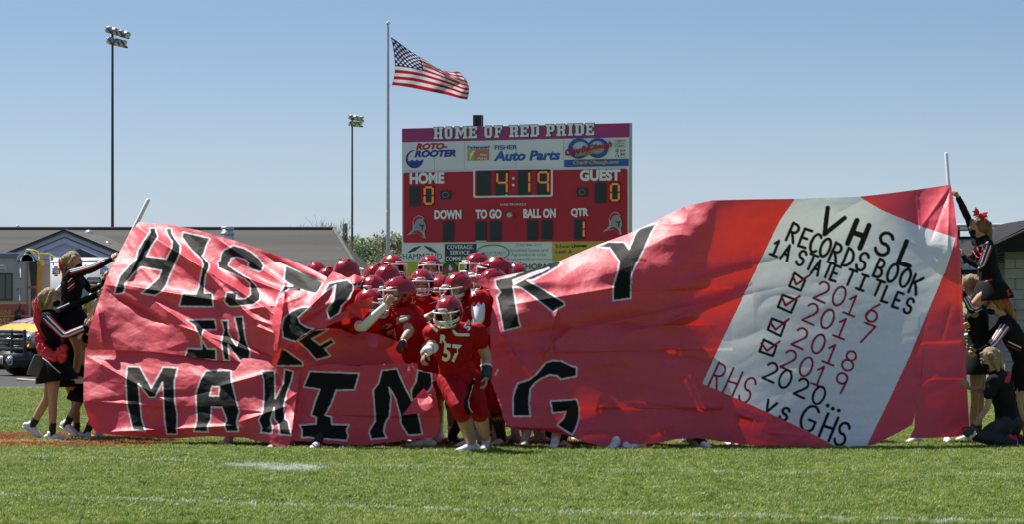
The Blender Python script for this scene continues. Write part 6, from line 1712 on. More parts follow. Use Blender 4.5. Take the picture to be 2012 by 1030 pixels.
# fire engine: cab side at far left
fd_ = 80.0
en = empty('fire_engine', (P(-60, 600, fd_).x, fd_, 0), 'grey and red fire engine numbered 255 behind the yellow pickup', 'fire engine')
def fp(px, py, d=fd_): return P(px, py, d)
def panel(name, q, m, parent, d=fd_, thick=.08, out=0.):
    g = G(); g.prism([fp(x, y, d - out) for x, y in reversed(q)], (0, thick, 0)); return g.obj(name, m, parent, smooth=False)
cabE = panel('cab', [(-190, 505), (55, 505), (60, 560), (60, 735), (-190, 735)], V_GRY, en, thick=2.3)
panel('lower_body', [(-190, 598), (56, 596), (56, 733), (-190, 733)], V_RED, en, out=.02, thick=.02)
panel('body_stripe', [(-190, 597), (56, 595), (56, 598.5), (-190, 600.5)], V_GOLD, en, out=.03, thick=.01)
panel('body_stripe', [(-190, 623), (56, 621), (56, 623), (-190, 625)], V_GOLD, en, out=.03, thick=.01)
g = G(); g.tube([fp(-190, 502, fd_ + .1), fp(52, 503, fd_ + .1)], .085, n=12); g.obj('roof_rail', V_CHR, en)
panel('roof', [(-190, 497), (50, 498), (56, 507), (-190, 507)], mat('roof_dark', (.12, .14, .17), .2, metal=.5), en, thick=2.3, out=.03)
wn_ = panel('side_window', [(-90, 537), (25, 537), (25, 592), (-90, 592)], V_BLK, en, out=.03, thick=.02)
for a, b in ((-88, -20), (-17, 9), (12, 22)): panel('window_pane', [(a, 541), (b, 541), (b, 588), (a, 588)], V_GLS, wn_, out=.045, thick=.01)
v_, f_, _ = text_geo('FIRE ENGINE', .03)
def etext(body, x0, x1, y0, y1, m, parent, d, bold=.03):
    v, f, _ = text_geo(body, bold); g = G(); g.add([fp(x0 + a * (x1 - x0), y1 + (y0 - y1) * b, d) for a, b in v], f); return g.obj('lettering', m, parent, smooth=False)
etext('ENGINE', -10, 22, 611, 619, V_GOLD, en, fd_ - .06, .02); etext('255', -3, 20, 626, 642, V_GOLD, en, fd_ - .06, .05)
g = G()   # small waving flag decal
panel('flag_decal', [(-4, 523), (4, 520), (11, 523), (12, 532), (4, 530), (-4, 533)], S_WHT, en, out=.03, thick=.005)
for k in range(3): panel('flag_decal_stripe', [(-4, 524 + 3 * k), (11, 523.5 + 3 * k), (11, 525 + 3 * k), (-4, 525.5 + 3 * k)], V_RED, en, out=.036, thick=.004)
g = G(); g.tube([fp(39, 521, fd_ - .08), fp(39.5, 547, fd_ - .08)], .025, n=8); g.obj('grab_handle', V_CHR, en)
g = G(); g.tube([fp(33, 570, fd_ - .04), fp(38, 567, fd_ - .12), fp(39, 600, fd_ - .12), fp(38, 608, fd_ - .04)], .018, n=8); g.obj('grab_handle', V_CHR, en)
g = G(); g.bbox(fp(35.5, 622, fd_ - .3), (.16, .14, .30), None, .04); g.obj('mirror', V_BLK, en)
panel('door_edge', [(53, 512), (55, 512), (55, 620), (53, 620)], V_RED, en, out=.05, thick=.04)
panel('folding_gap', [(56, 510), (73, 510), (72, 562), (70, 620), (58, 620)], V_BLK, en, d=fd_ + .1)
for k in range(7): panel('gap_fold', [(57 + 2.3 * k, 512), (58 + 2.3 * k, 512), (58 + 2.2 * k, 560), (57 + 2.2 * k, 560)], S_DIG, en, d=fd_ + .08, thick=.03)
panel('red_bracket', [(56, 563), (72, 563), (72, 568), (56, 568)], V_RED, en, out=.02)
panel('rear_body', [(72, 520), (200, 520), (200, 735), (72, 735)], V_TAN, en, d=fd_ + .6, thick=1.5)
panel('reflective_panel', [(73, 522), (82, 522), (80, 555), (82, 598), (73, 598)], V_AMB, en, d=fd_ + .58, thick=.02)
# hose reel hood: chrome half dome, its sky reflection painted pale blue, and yellow hose
g = G(); n = 16
ou = [fp(53 + 21 * math.cos(math.pi * k / n), 512 - 20 * math.sin(math.pi * k / n), fd_ - .1) for k in range(n + 1)]
g.prism(ou + [fp(32, 514, fd_ - .1), fp(74, 514, fd_ - .1)][::-1], (0, .7, 0)); g.obj('reel_hood', mat('sky_tinted_chrome', (.42, .50, .60), .35, metal=.35), en, smooth=False)
g = G(); g.tube([fp(53 + 13 * math.cos(math.pi * k / n), 512 - 13 * math.sin(math.pi * k / n), fd_ - .14) for k in range(n + 1)], .02, n=6); g.obj('hood_rim', V_CHR, en)
for k in range(4):
    g = G(); g.tube([fp(54 + 3 * k, 491 + k, fd_ + .15), fp(68 + 2 * k, 493 + k, fd_ + .1), fp(77 + 1.5 * k, 505, fd_ + .1), fp(80 + 1.5 * k, 521, fd_ + .12)], .035, n=8); g.obj('yellow_hose', V_HOSE, en)
g = G(); g.tube([fp(80, 499, fd_), fp(97, 500, fd_), fp(108, 507, fd_), fp(117, 515, fd_)], .03, n=8); g.obj('yellow_hose', V_HOSE, en)
g = G()
for a, b in (((76, 496), (99, 496)), ((76, 508), (99, 508)), ((76, 494), (76, 510)), ((98, 494), (98, 510))): g.tube([fp(*a, fd_ - .05), fp(*b, fd_ - .05)], .018, n=6)
g.obj('roller_frame', V_CHR, en)
for x in (-120, 0):
    g = G(); c = fp(x, 600, fd_ - .02); c.z = .5; g.tube([c - Vector((0, .1, 0)), c + Vector((0, .3, 0))], .5, n=24, cap=False); g.obj('wheel', V_TYR, en)

# white ambulance with its lamps
ad = 77.5
am = empty('ambulance', (P(170, 600, ad).x, ad, 0), 'white emergency vehicle box with square warning lamps behind the cheerleaders', 'ambulance')
def ap(px, py, o=0.): return P(px, py, ad - o)
g = G(); a = ap(98, 514); b = ap(300, 726)
g.bbox(((a.x + b.x) / 2, ad + 1.0, (a.z + .35) / 2 + .1), (b.x - a.x, 2.0, a.z - .35), None, .07); g.obj('box_body', V_WHT, am)
def apan(name, x0, y0, x1, y1, m, o, parent=None, bev=.015):
    a = ap(x0, y0, o); b = ap(x1, y1, o); g = G(); g.bbox((a + b) / 2, (abs(b.x - a.x), .05, abs(a.z - b.z)), None, bev); return g.obj(name, m, parent or am)
g = G(); g.tube([ap(100, 515, .0), ap(240, 511, .0)], .03, n=8); g.obj('roof_trim', V_WHT, am)
for x0, x1 in ((103, 117), (197, 213)):
    l_ = apan('warning_lamp', x0, 524, x1, 544, V_CHR, .04, bev=.04); g = G(); a = ap(x0 + 2, 526, .075); b = ap(x1 - 2, 541, .075); g.ball((a + b) / 2, (abs(b.x - a.x) / 2, .03, abs(a.z - b.z) / 2)); g.obj('lamp_lens', V_LENS, l_)
f = apan('grille_lamp', 171, 546, 198, 559, V_BLK, .04); apan('lamp_frame', 172.5, 547.5, 196.5, 557.5, V_CHR, .06, f); 
for k in range(4): apan('lamp_louvre', 174, 549 + 2 * k, 195, 550 + 2 * k, V_LENS, .09, f, .002)
for x0, x1, y in ((158, 170, 540), (184, 192, 529), (140, 150, 530)): apan('marker_lamp', x0, y - 2, x1, y + 2.5, V_AMB if x0 == 184 else V_CHR, .04)
g = G(); g.tube([ap(167, 522, .03), ap(168, 523, .06)], .03, n=8); g.obj('bolt', V_CHR, am)
g = G(); g.bbox(ap(185, 512, -.3), (.35, .35, .10), None, .03); g.obj('beacon', V_WHT, am)
apan('window', 118, 570, 160, 600, V_GLS, .03); apan('hood_line', 100, 600, 240, 602, V_GRY, .03)
for x in (125, 215):
    g = G(); c = ap(x, 600, .0); c.z = .42; g.tube([c - Vector((0, .05, 0)), c + Vector((0, .25, 0))], .42, n=24, cap=False); g.obj('wheel', V_TYR, am)
# ============================================================ right-hand background
sd_ = 66.0
def rp(px, py, d=sd_): return P(px, py, d)
def rpanel(name, q, m, parent, d=sd_, thick=.1):
    g = G(); g.prism([rp(x, y, d) for x, y in reversed(q)], (0, thick, 0)); return g.obj(name, m, parent, smooth=False)
B_CON = mat('concrete_block', (.36, .355, .35), .9, var=.10, vscale=2, bump=.25, bscale=25); B_DRK = mat('dark_roofing', (.018, .018, .020), .9, spec=.15, var=.3, vscale=2, stretch=(1, 1, 5)); B_WD = mat('dark_timber', (.07, .065, .06), .8, var=.3)
B_METAL = mat('pale_metal', (.55, .58, .60), .45, metal=.2, var=.06)
kb = empty('block_building', (rp(2000, 600).x, sd_, 0), 'grey concrete block building with dark sloping roof at right edge', 'building')
cw, chh = .40, .20
x0 = rp(1974, 600).x; ztop = rp(0, 493).z
g = G(); g.box((x0 + 3.02, sd_ + 2.03, ztop / 2), (6.0, 4.0, ztop)); g.obj('wall', mat('mortar', (.22, .215, .21), .95), kb, smooth=False)
# individual blocks on the visible face share their mesh
bmesh_ = None; z = 0.0; row = 0
while z + chh <= ztop + .01:
    x = x0 + (0 if row % 2 == 0 else -cw / 2)
    while x < x0 + 1.4:
        xa = max(x, x0) + .006; xb = min(x + cw, x0 + 1.6) - .006
        if xb - xa > .05:
            if abs((xb - xa) - (cw - .012)) < .002 and bmesh_ is not None:
                o = bpy.data.objects.new('block', bmesh_)
            else:
                g = G(); g.bbox((0, 0, 0), (xb - xa, .03, chh - .012), None, .004); me = g.mesh('block'); me.materials.append(B_CON); o = bpy.data.objects.new('block', me)
                if abs((xb - xa) - (cw - .012)) < .002: bmesh_ = me
            link(o, kb); o.location = Vector(((xa + xb) / 2, sd_ + .018 + random.uniform(-.002, .002), z + chh / 2)) - kb.location
        x += cw
    z += chh; row += 1
g = G(); c = rp(1989, 611, sd_ - .02); 
rpanel('meter_box', [(1984, 602), (1999, 602), (1999, 622), (1984, 622)], mat('box_grey', (.26, .27, .27), .5), kb, sd_ - .08, .07)
g = G(); g.tube([rp(1991.5, 611, sd_ - .12), rp(1991.5, 611, sd_ - .08)], .045, n=14); g.obj('meter_dial', V_BLK, kb)
# roof: thick dark slab rising to the right, with boards of its eave
rpanel('roof', [(1893, 508), (1950, 478), (2060, 424), (2060, 492), (1974, 493), (1955, 497), (1893, 520)], B_DRK, kb, sd_ - 1.0, 6.0)
for k in range(3):
    g = G(); g.prism([rp(1890, 507 - 4 * k, sd_ - 1.1), rp(2060, 424 - 4 * k + 5, sd_ - 1.1), rp(2060, 427 - 4 * k + 5, sd_ - 1.1), rp(1890, 510 - 4 * k, sd_ - 1.1)], (0, .06, 0)); 
    if k == 0: g.obj('eave_board', mat('eave_trim', (.14, .14, .15), .5), kb, smooth=False)
for k in range(4): rpanel('timber_slat', [(1953, 499 + 5.2 * k), (1974, 498 + 5.2 * k), (1974, 501.6 + 5.2 * k), (1953, 502.6 + 5.2 * k)], B_WD, kb, sd_ + .3, .05)
# press stand / trailer behind
td = 84.0
st = empty('metal_stand', (rp(1930, 600, td).x, td, 0), 'pale metal raised stand with railing behind the lifted cheerleader', 'grandstand')
rpanel('side_panel', [(1885, 468), (1976, 468), (1976, 531), (1885, 531)], B_METAL, st, td, .3)
for k in range(6): rpanel('panel_rib', [(1890 + 15 * k, 468), (1891 + 15 * k, 468), (1891 + 15 * k, 531), (1890 + 15 * k, 531)], S_GREY, st, td - .04, .03)
rpanel('deck_edge', [(1880, 464), (1990, 463), (1990, 469), (1880, 470)], B_DRK, st, td - .1, .3)
rpanel('shade_strip', [(1880, 531), (1976, 530), (1976, 539), (1880, 541)], B_DRK, st, td - .1, .3)  # dark strip standing in for the shadow under the stand
g = G()
for y in (442.5, 449.5): g.tube([rp(1878, y + .5, td - .1), rp(2030, y - .5, td - .1)], .05 if y < 445 else .03, n=8)
g.obj('top_rail', B_METAL, st)
g = G(); g.tube([rp(1878, 452, td - .1), rp(2030, 451, td - .1)], .02, n=6); g.obj('mid_rail', B_DRK, st)
for x in (1884, 1960, 2008):
    g = G(); g.tube([rp(x, 442, td - .1), rp(x, 468, td - .1)], .03, n=8); g.obj('rail_post', B_DRK, st)
for x in (1886, 1970):
    g = G(); a = rp(x, 531, td); g.tube([a, (a.x, td, 0)], .06, n=8); g.obj('leg', B_DRK, st)
# shrubs seen under the dark shade strip
def shrub(px, top, d, w, seed, label, kind=0):
    h = P(px, top, d).z; e = empty('shrub', (P(px, 600, d).x, d, 0), label, 'shrub')
    me = crown_mesh(h, w, 1500, seed, leaf=.05, base=.1); me.materials.append(M_LEAF[kind]); c = bpy.data.objects.new('foliage', me); link(c, e)
    q = G(); limbs(q, h, seed, 2, .6, levels_from=.4); m2 = q.mesh('stem'); m2.materials.append(M_BARK); t = bpy.data.objects.new('stem', m2); link(t, e)
shrub(1962, 541, 92, 2.4, 61, 'sunlit green shrub beneath the metal stand beside the block wall', 0)
shrub(1893, 538, 94, 2.2, 62, 'green shrub under the metal stand near the banner edge', 0)
# ============================================================ cheerleaders and helper
def fem(label, J, fd, bfd, palms=None, thumbs=(1, 1), curl=(1.1, 1.1), skin=None, group=None, build=1.0, scale=.94, legs='ab', arms='ab'):
    s = Figure(label, J, fd, bfd, build, skin, group, 'f', scale)
    s.body(.011, curl, palms, thumbs, legs, arms)
    face_bits(s.e, s.at, s.R, s.s, False)
    return s
def top(s, sleeves=1.0, m=None, arms='ab', grow=.014):
    def fn(g):
        s.torso(g, grow)
        J = s.J; k = s.k * s.s
        for x in arms:
            a, b, c = s.arm_pts(x)
            r = (.046, .039, .034, .033, .026); pts = limb_pts(a, b, c)
            if sleeves < 1: pts = pts[:2]; r = (.058, .056)
            g.tube(pts, [(v + .010) * k for v in r[:len(pts)]], n=12)
        if s.sex == 'f':
            for q in (-1, 1): g.ball(J['chest'].lerp(J['waist'], .10) + s.bfd * .085 * k + s.side * .06 * q * k, (.062 * k, .055 * k, .058 * k))
    return s.garment('top', m or M_BLACKC, fn, voxel=.012, wrinkle=.010, freq=12)
def skirt(s, drop=.30, flare=.085, tail=True):
    J, k = s.J, s.k * s.s
    ax = (J['hipa'].lerp(J['hipb'], .5) - J['waist']); ax.z = min(ax.z, -.1); ax.normalize()
    top_ = J['pelvis'].lerp(J['waist'], .45); g = G(); n = 48; R0 = []
    side = s.side; fr = ax.cross(side).normalized()
    rings = []
    for j in range(7):
        t = j / 6; c = top_ + ax * drop * t; pl = .010 * t
        rx = (.125 + (.175 + flare - .125) * min(1, t * 1.1) ** .7) * k; ry = (.11 + (.155 + flare - .11) * min(1, t * 1.1) ** .7) * k
        rings.append([c + side * (rx + pl * (1 if i % 2 else -1)) * math.cos(2 * math.pi * i / n) + fr * (ry + pl * (1 if i % 2 else -1)) * math.sin(2 * math.pi * i / n) for i in range(n)])
    g.v = [tuple(v) for r in rings for v in r]
    for j in range(6):
        for i in range(n): a = j * n + i; b = j * n + (i + 1) % n; g.f.append((a, b, b + n, a + n))
    return g.obj('skirt', M_BLACKC, s.e)

def stripes(s, arm, off, cols=('r', 'w', 'b', 'w', 'r'), t=(0, .95), w=.009, d=None):
    """trim bands running down one sleeve, lying on the cloth that faces 'off'"""
    a, b, c = s.arm_pts(arm); k = s.k * s.s; off = Vector(off).normalized()
    pts = limb_pts(a, b, c); rr = [.058, .051, .046, .045, .037]
    sd = None
    for i, ccol in enumerate(cols):
        q = []
        for j in range(9):
            u = t[0] + (t[1] - t[0]) * j / 8; f = u * 4; i0 = min(3, int(f)); p = pts[i0].lerp(pts[i0 + 1], f - i0); r = (rr[i0] + (rr[i0 + 1] - rr[i0]) * (f - i0)) * k
            ax = (pts[i0 + 1] - pts[i0]).normalized(); o = (off - ax * off.dot(ax)).normalized(); lat = ax.cross(o)
            an = (i - (len(cols) - 1) / 2) * .38
            q.append(p + (o * math.cos(an) + lat * math.sin(an)) * r * 1.0)
        g = G(); g.tube(q, [w * k * 1.05] * 9, n=6); g.obj('sleeve_stripe', {'r': M_STR, 'w': M_STW, 'b': mat('navy_trim', (.03, .03, .16), .5)}[ccol], s.e)

# A: front girl at left ------------------------------------------------
d = 37.7
JA = dict(head=Q(101, 586, d), neck=Q(94, 609, d), chest=Q(97, 642, d), waist=Q(101, 680, d), pelvis=Q(107, 712, d),
          sha=Q(92, 627, d - .17), shb=Q(112, 618, d + .19), ela=Q(128, 663, d - .26), wra=Q(170, 645, d - .30), hda=Q(179, 633, d - .30), elb=Q(152, 598, d + .15), wrb=Q(190, 581, d + .02), hdb=Q(199, 573, d),
          hipa=Q(106, 724, d - .10), hipb=Q(108, 724, d + .10), kna=Q(104, 788, d - .14), ana=Q(103, 851, d - .10), knb=Q(92, 786, d + .06), anb=Q(63, 838, d + .22))
A = fem('cheerleader in black with long blonde hair and red bow, near side, hands on banner edge', JA, (1, -.25, .02), (1, -.15, 0), {'a': Vector((.2, 1, .1)), 'b': Vector((.6, .5, -.6))}, (1, 1), skin=M_SKIN, group='cheerleaders holding the left end')
A.top = top(A); skirt(A, .30)
stripes(A, 'a', (-.15, -1, .25)); stripes(A, 'b', (0, -.6, 1), ('w',), (0, .35))
hair(A.e, A.at, A.R, A.s, M_BLOND, [([(.0, .06, .06), (.0, .115, .02), (.0, .13, -.10), (.02, .10, -.22), (.03, .09, -.33)], [.05, .055, .052, .04, .016]), ([(.07, -.02, .05), (.082, .01, -.04), (.075, .06, -.14), (.06, .09, -.25)], [.022, .026, .030, .014]),
    ([(-.07, -.02, .05), (-.082, .01, -.04), (-.07, .06, -.12)], [.022, .026, .02]), ([(0, -.075, .075), (.035, -.085, .045), (.062, -.055, .0)], [.02, .016, .012])])
face_mask(A.e, A.at, A.R, A.s); bow(A.e, Q(70, 595, d - .05), (.3, -.6, .5), 1.0)
g = G()
for k in range(3): g.tube([Q(71, 602, d - .03), Q(70 + 4 * k, 630, d - .06), Q(82 + 5 * k, 660 + 4 * k, d - .12)], [(.02, .006), (.03, .008), (.02, .006)], n=8)
g.obj('red_ribbon', M_RBOW, A.e)
g = G()     # red jacket tied round the waist
g.tube([Q(76, 655, d - .10), Q(80, 680, d - .16), Q(90, 694, d - .20), Q(108, 703, d - .22), Q(126, 706, d - .2)], [(.05, .025), (.06, .03), (.07, .03), (.06, .03), (.04, .02)], n=12)
g.tube([Q(112, 700, d - .2), Q(119, 690, d - .22), Q(126, 680, d - .2)], [(.04, .02), (.05, .025), (.03, .02)], n=10)
g.tube([Q(126, 684, d - .22), Q(124, 700, d - .24), Q(120, 714, d - .24)], [(.035, .015), (.045, .02), (.03, .012)], n=10)
g.obj('tied_red_jacket', M_RBOW, A.e, voxel=.012, wrinkle=.03, wfreq=22, iters=1)
g = G(); g.tube([Q(76, 700, d - .12), Q(72, 720, d - .12), Q(68, 738, d - .10)], [(.05, .01), (.075, .012), (.09, .012)], n=12); g.tube([Q(80, 705, d - .12), Q(80, 722, d - .13), Q(80, 742, d - .12)], [(.04, .01), (.06, .012), (.06, .012)], n=12)
g.obj('grey_cloth_tail', mat('grey_mesh_cloth', (.13, .13, .13), .8, var=.2, trans=.3), A.e)
g = G(); g.tube([Q(84, 705, d - .27), Q(94, 712, d - .29), Q(104, 722, d - .30), Q(118, 734, d - .29)], [(.014, .005)] * 4, n=6); g.obj('skirt_trim', M_STW, A.e)
for i, x in enumerate('ab'): A.sock(x, M_SOCKB, .70, .006)
shoe(A.e, JA['ana'], (1, -.25, 0), M_SHOEW, .98, 0, z0=.003); shoe(A.e, JA['anb'] , (1, -.1, 0), M_SHOEW, .98, .55)

# C: base girl behind A ------------------------------------------------
dc = 38.25
JC = dict(head=Q(158, 622, dc - .1), neck=Q(150, 640, dc), chest=Q(140, 662, dc), waist=Q(134, 692, dc), pelvis=Q(136, 722, dc),
          sha=Q(150, 655, dc - .16), shb=Q(150, 650, dc + .16), ela=Q(176, 672, dc - .2), wra=Q(190, 688, dc - .35), hda=Q(195, 693, dc - .4), elb=Q(172, 650, dc + .2), wrb=Q(186, 632, dc + .1), hdb=Q(190, 622, dc + .05),
          hipa=Q(140, 732, dc - .09), hipb=Q(132, 732, dc + .09), kna=Q(158, 786, dc - .12), ana=Q(132, 834, dc - .02), knb=Q(148, 790, dc + .1), anb=Q(151, 850, dc + .1))
Cg = fem('cheerleader bent behind the blonde one with bare knee forward and red bow', JC, (.8, -.5, -.35), (.9, -.3, 0), {'a': Vector((1, 0, 0)), 'b': Vector((1, 0, 0))}, group='cheerleaders holding the left end', skin=M_SKINB)
top(Cg); skirt(Cg, .30, .10)
hair(Cg.e, Cg.at, Cg.R, Cg.s, M_BROWN, [([(0, .06, .06), (0, .12, .02), (0, .14, -.12)], [.05, .05, .03])]); face_mask(Cg.e, Cg.at, Cg.R, Cg.s); bow(Cg.e, Q(148, 606, dc - .08), (1, 0, .2), .9)
for x in 'ab': Cg.sock(x, M_SOCKB, .70, .006)
shoe(Cg.e, JC['ana'], (.75, -.6, 0), M_SHOEW, .98, .35); shoe(Cg.e, JC['anb'], (1, -.2, 0), M_SHOEW, .98, 0, z0=.003)

# B: lifted girl --------------------------------------------------------
db = 38.0
JB = dict(head=Q(146, 513, db), neck=Q(141, 533, db), chest=Q(142, 556, db), waist=Q(139, 590, db), pelvis=Q(140, 622, db),
          sha=Q(140, 541, db - .16), shb=Q(150, 538, db + .18), ela=Q(183, 528, db - .22), wra=Q(218, 510, db - .20), hda=Q(230, 498, db - .22), elb=Q(178, 572, db + .2), wrb=Q(199, 563, db + .02), hdb=Q(207, 553, db - .02),
          hipa=Q(142, 632, db - .09), hipb=Q(140, 632, db + .09), kna=Q(156, 690, db - .05), ana=Q(148, 742, db + .05), knb=Q(150, 690, db + .2), anb=Q(140, 745, db + .25))
B = fem('cheerleader lifted highest at the left end, black top with red and white sleeve', JB, (1, -.3, -.05), (1, -.3, 0), {'a': Vector((.6, .6, -.4)), 'b': Vector((.6, .6, -.4))}, (1, 1), group='cheerleaders holding the left end')
B.top = top(B); skirt(B, .26)
stripes(B, 'a', (-.1, -.6, .8), ('r', 'w', 'b', 'w', 'r'), (0, .85), .008)
hair(B.e, B.at, B.R, B.s, M_BLOND, [([(0, .06, .06), (0, .12, .02), (0, .135, -.08), (.01, .12, -.17), (.01, .14, -.26)], [.05, .052, .045, .035, .014]), ([(.07, -.02, .05), (.082, .01, -.04), (.06, .09, -.12)], [.022, .026, .02]), ([(-.07, -.02, .05), (-.08, .02, -.04)], [.022, .026])])
face_mask(B.e, B.at, B.R, B.s); bow(B.e, Q(118, 522, db - .04), (.1, -.5, 1), 1.0)
for (x0_, y0_, x1_, y1_, m) in ((137, 555, 146, 548, M_STW), (137, 562, 148, 552, M_STR), (137, 568, 149, 558, M_STW), (137, 574, 150, 563, M_STR)):
    g = G(); q = on_surface(B.top, [(x0_, y0_, db), ((x0_ + x1_) / 2, (y0_ + y1_) / 2, db), (x1_, y1_, db)]); g.tube(q, [(.008, .003)] * len(q), n=6, side=Vector((0, 0, 1))); g.obj('chest_trim', m, B.e)
for x in 'ab': B.sock(x, M_SOCKB, .80, .006)
shoe(B.e, JB['ana'], (1, -.1, 0), M_SHOEW, .95); shoe(B.e, JB['anb'], (1, -.1, 0), M_SHOEW, .95)

# X: someone crouched behind the left edge of the banner ---------------------
dx_ = 38.2
JX = dict(head=Q(215, 640, dx_), neck=Q(206, 660, dx_), chest=Q(198, 690, dx_), waist=Q(190, 720, dx_), pelvis=Q(182, 748, dx_),
          sha=Q(200, 672, dx_ - .16), shb=Q(204, 668, dx_ + .16), ela=Q(205, 590, dx_ - .2), wra=Q(204, 552, dx_ - .3), hda=Q(207, 538, dx_ - .32), elb=Q(214, 590, dx_ + .1), wrb=Q(207, 565, dx_ - .1), hdb=Q(205, 552, dx_ - .15),
          hipa=Q(184, 756, dx_ - .09), hipb=Q(180, 756, dx_ + .09), kna=Q(192, 806, dx_ - .1), ana=Q(172, 848, dx_ - .05), knb=Q(200, 806, dx_ + .1), anb=Q(195, 850, dx_ + .1))
X = fem('cheerleader hidden by the left banner edge, one black sock and blue-white shoe showing', JX, (.5, -.8, 0), (.6, -.7, 0), {'a': Vector((1, .2, 0))}, group='cheerleaders holding the left end', skin=M_SKINB)
top(X); skirt(X); hair(X.e, X.at, X.R, X.s, M_BROWN, [([(0, .06, .06), (0, .12, .02), (0, .14, -.12)], [.05, .05, .03])])
face_mask(X.e, X.at, X.R, X.s)
for x in 'ab': X.sock(x, M_SOCKB, .72, .006)
M_SHOEBL = mat('pale_blue_shoe', (.38, .50, .66), .6)
shoe(X.e, JX['ana'], (.2, -1, 0), M_SHOEBL, .98, z0=.003); shoe(X.e, JX['anb'], (.3, -1, 0), M_SHOEBL, .98, z0=.003)

# ---------- right end ---------------------------------------------------
d = 37.4
JD = dict(head=Q(1921, 444, d), neck=Q(1929, 466, d), chest=Q(1936, 492, d), waist=Q(1942, 528, d), pelvis=Q(1948, 562, d),
          sha=Q(1941, 480, d - .16), shb=Q(1919, 472, d + .16), ela=Q(1925, 528, d - .24), wra=Q(1894, 505, d - .16), hda=Q(1888, 489, d - .12), elb=Q(1902, 428, d + .14), wrb=Q(1883, 388, d + .03), hdb=Q(1874, 369, d - .03),
          hipa=Q(1944, 574, d - .09), hipb=Q(1950, 574, d + .09), kna=Q(1912, 602, d - .12), ana=Q(1924, 652, d + .40), knb=Q(1916, 604, d + .12), anb=Q(1928, 652, d + .55))
D = fem('cheerleader lifted highest at the right end, arm stretched up the pole', JD, (-1, -.2, .02), (-1, -.25, 0), {'a': Vector((-.9, .3, 0)), 'b': Vector((-.7, -.3, -.4))}, (-1, -1), group='cheerleaders holding the right end')
D.top = top(D); skirt(D, .24)
stripes(D, 'a', (.15, -1, .1), ('r', 'w', 'b', 'w', 'r'), (0, .5), .008)
for (x0_, y0_, x1_, y1_, m) in ((1918, 482, 1922, 500, M_STR), (1925, 480, 1928, 496, M_STW), (1912, 492, 1919, 506, M_STR), (1930, 480, 1924, 492, M_STR), (1936, 476, 1918, 486, M_STW)):
    g = G(); q = on_surface(D.top, [(x0_, y0_, d), ((x0_ + x1_) / 2, (y0_ + y1_) / 2, d), (x1_, y1_, d)]); g.tube(q, [(.010, .003)] * len(q), n=6, side=Vector((1, 0, 0))); g.obj('chest_trim', m, D.e)
g = G(); q = on_surface(D.top, [(1922, 560, d), (1934, 556, d), (1945, 551, d)]); g.tube(q, [(.016, .004)] * len(q), n=6, side=Vector((0, 0, 1))); g.obj('waist_trim', M_STR, D.e)
hair(D.e, D.at, D.R, D.s, M_BROWN, [([(0, .06, .06), (0, .12, .02), (-.01, .13, -.10), (-.02, .15, -.22), (-.03, .19, -.32)], [.05, .055, .05, .038, .014]), ([(-.07, -.02, .05), (-.082, .02, -.04), (-.07, .08, -.16)], [.022, .028, .02]), ([(.07, -.02, .05), (.08, .02, -.04)], [.022, .026]), ([(0, -.08, .07), (-.05, -.07, .04), (-.07, -.03, .0)], [.018, .016, .014])])
face_mask(D.e, D.at, D.R, D.s); bow(D.e, Q(1926, 421, d - .03), (.8, -.5, -.4), 1.1)
for x in 'ab': D.sock(x, M_SOCKB, .7, .006); shoe(D.e, JD['an' + x], (-1, -.1, 0), M_SHOEW, .95)

d = 37.55
JE = dict(head=Q(1906, 563, d + .1), neck=Q(1917, 585, d), chest=Q(1921, 622, d), waist=Q(1922, 662, d), pelvis=Q(1922, 700, d),
          sha=Q(1922, 604, d - .17), shb=Q(1930, 600, d + .17), ela=Q(1910, 612, d - .38), wra=Q(1893, 580, d - .34), hda=Q(1888, 564, d - .32), elb=Q(1912, 650, d + .1), wrb=Q(1898, 640, d - .1), hdb=Q(1889, 634, d - .15),
          hipa=Q(1920, 714, d - .09), hipb=Q(1924, 714, d + .09), kna=Q(1916, 782, d - .1), ana=Q(1908, 850, d), knb=Q(1926, 784, d + .1), anb=Q(1922, 848, d + .2))
E = fem('cheerleader with blonde hair head down under the lifted girl, gripping the right pole', JE, (-1, .2, -.7), (-1, -.1, 0), {'a': Vector((-.9, .3, 0)), 'b': Vector((-.9, .3, 0))}, (-1, -1), group='cheerleaders holding the right end', skin=M_SKINB)
top(E); skirt(E, .30, .09); stripes(E, 'a', (.2, -1, 0), ('w', 'b', 'w', 'r'), (.05, .9), .007)
hair(E.e, E.at, E.R, E.s, M_BLOND, [([(0, .06, .06), (.02, .10, -.02), (.02, .10, -.12)], [.06, .06, .04]), ([(-.07, -.03, .04), (-.09, -.04, -.05), (-.08, -.05, -.14)], [.025, .03, .015])])
for x in 'ab': E.sock(x, M_SOCKB, .8, .006)
shoe(E.e, JE['ana'], (-1, -.5, 0), M_SHOEW, .98, z0=.003); shoe(E.e, JE['anb'], (-1, -.3, 0), M_SHOEW, .98, z0=.003)

d = 37.3
JF = dict(head=Q(1956, 600, d), neck=Q(1970, 622, d), chest=Q(1985, 652, d), waist=Q(2004, 688, d), pelvis=Q(2018, 722, d),
          sha=Q(1974, 646, d - .17), shb=Q(1968, 640, d + .18), ela=Q(1950, 680, d - .3), wra=Q(1922, 694, d - .25), hda=Q(1910, 697, d - .22), elb=Q(1935, 668, d + .2), wrb=Q(1903, 690, d + .02), hdb=Q(1891, 695, d - .02),
          hipa=Q(2018, 736, d - .09), hipb=Q(2020, 736, d + .09), kna=Q(2000, 800, d - .1), ana=Q(2020, 862, d), knb=Q(2010, 800, d + .1), anb=Q(2035, 860, d + .1))
F = fem('cheerleader with long ginger hair and red bow leaning toward the right pole', JF, (-1, -.25, -.15), (-.95, -.3, 0), {'a': Vector((-.6, .6, 0)), 'b': Vector((-.9, .3, 0))}, (-1, -1), group='cheerleaders holding the right end')
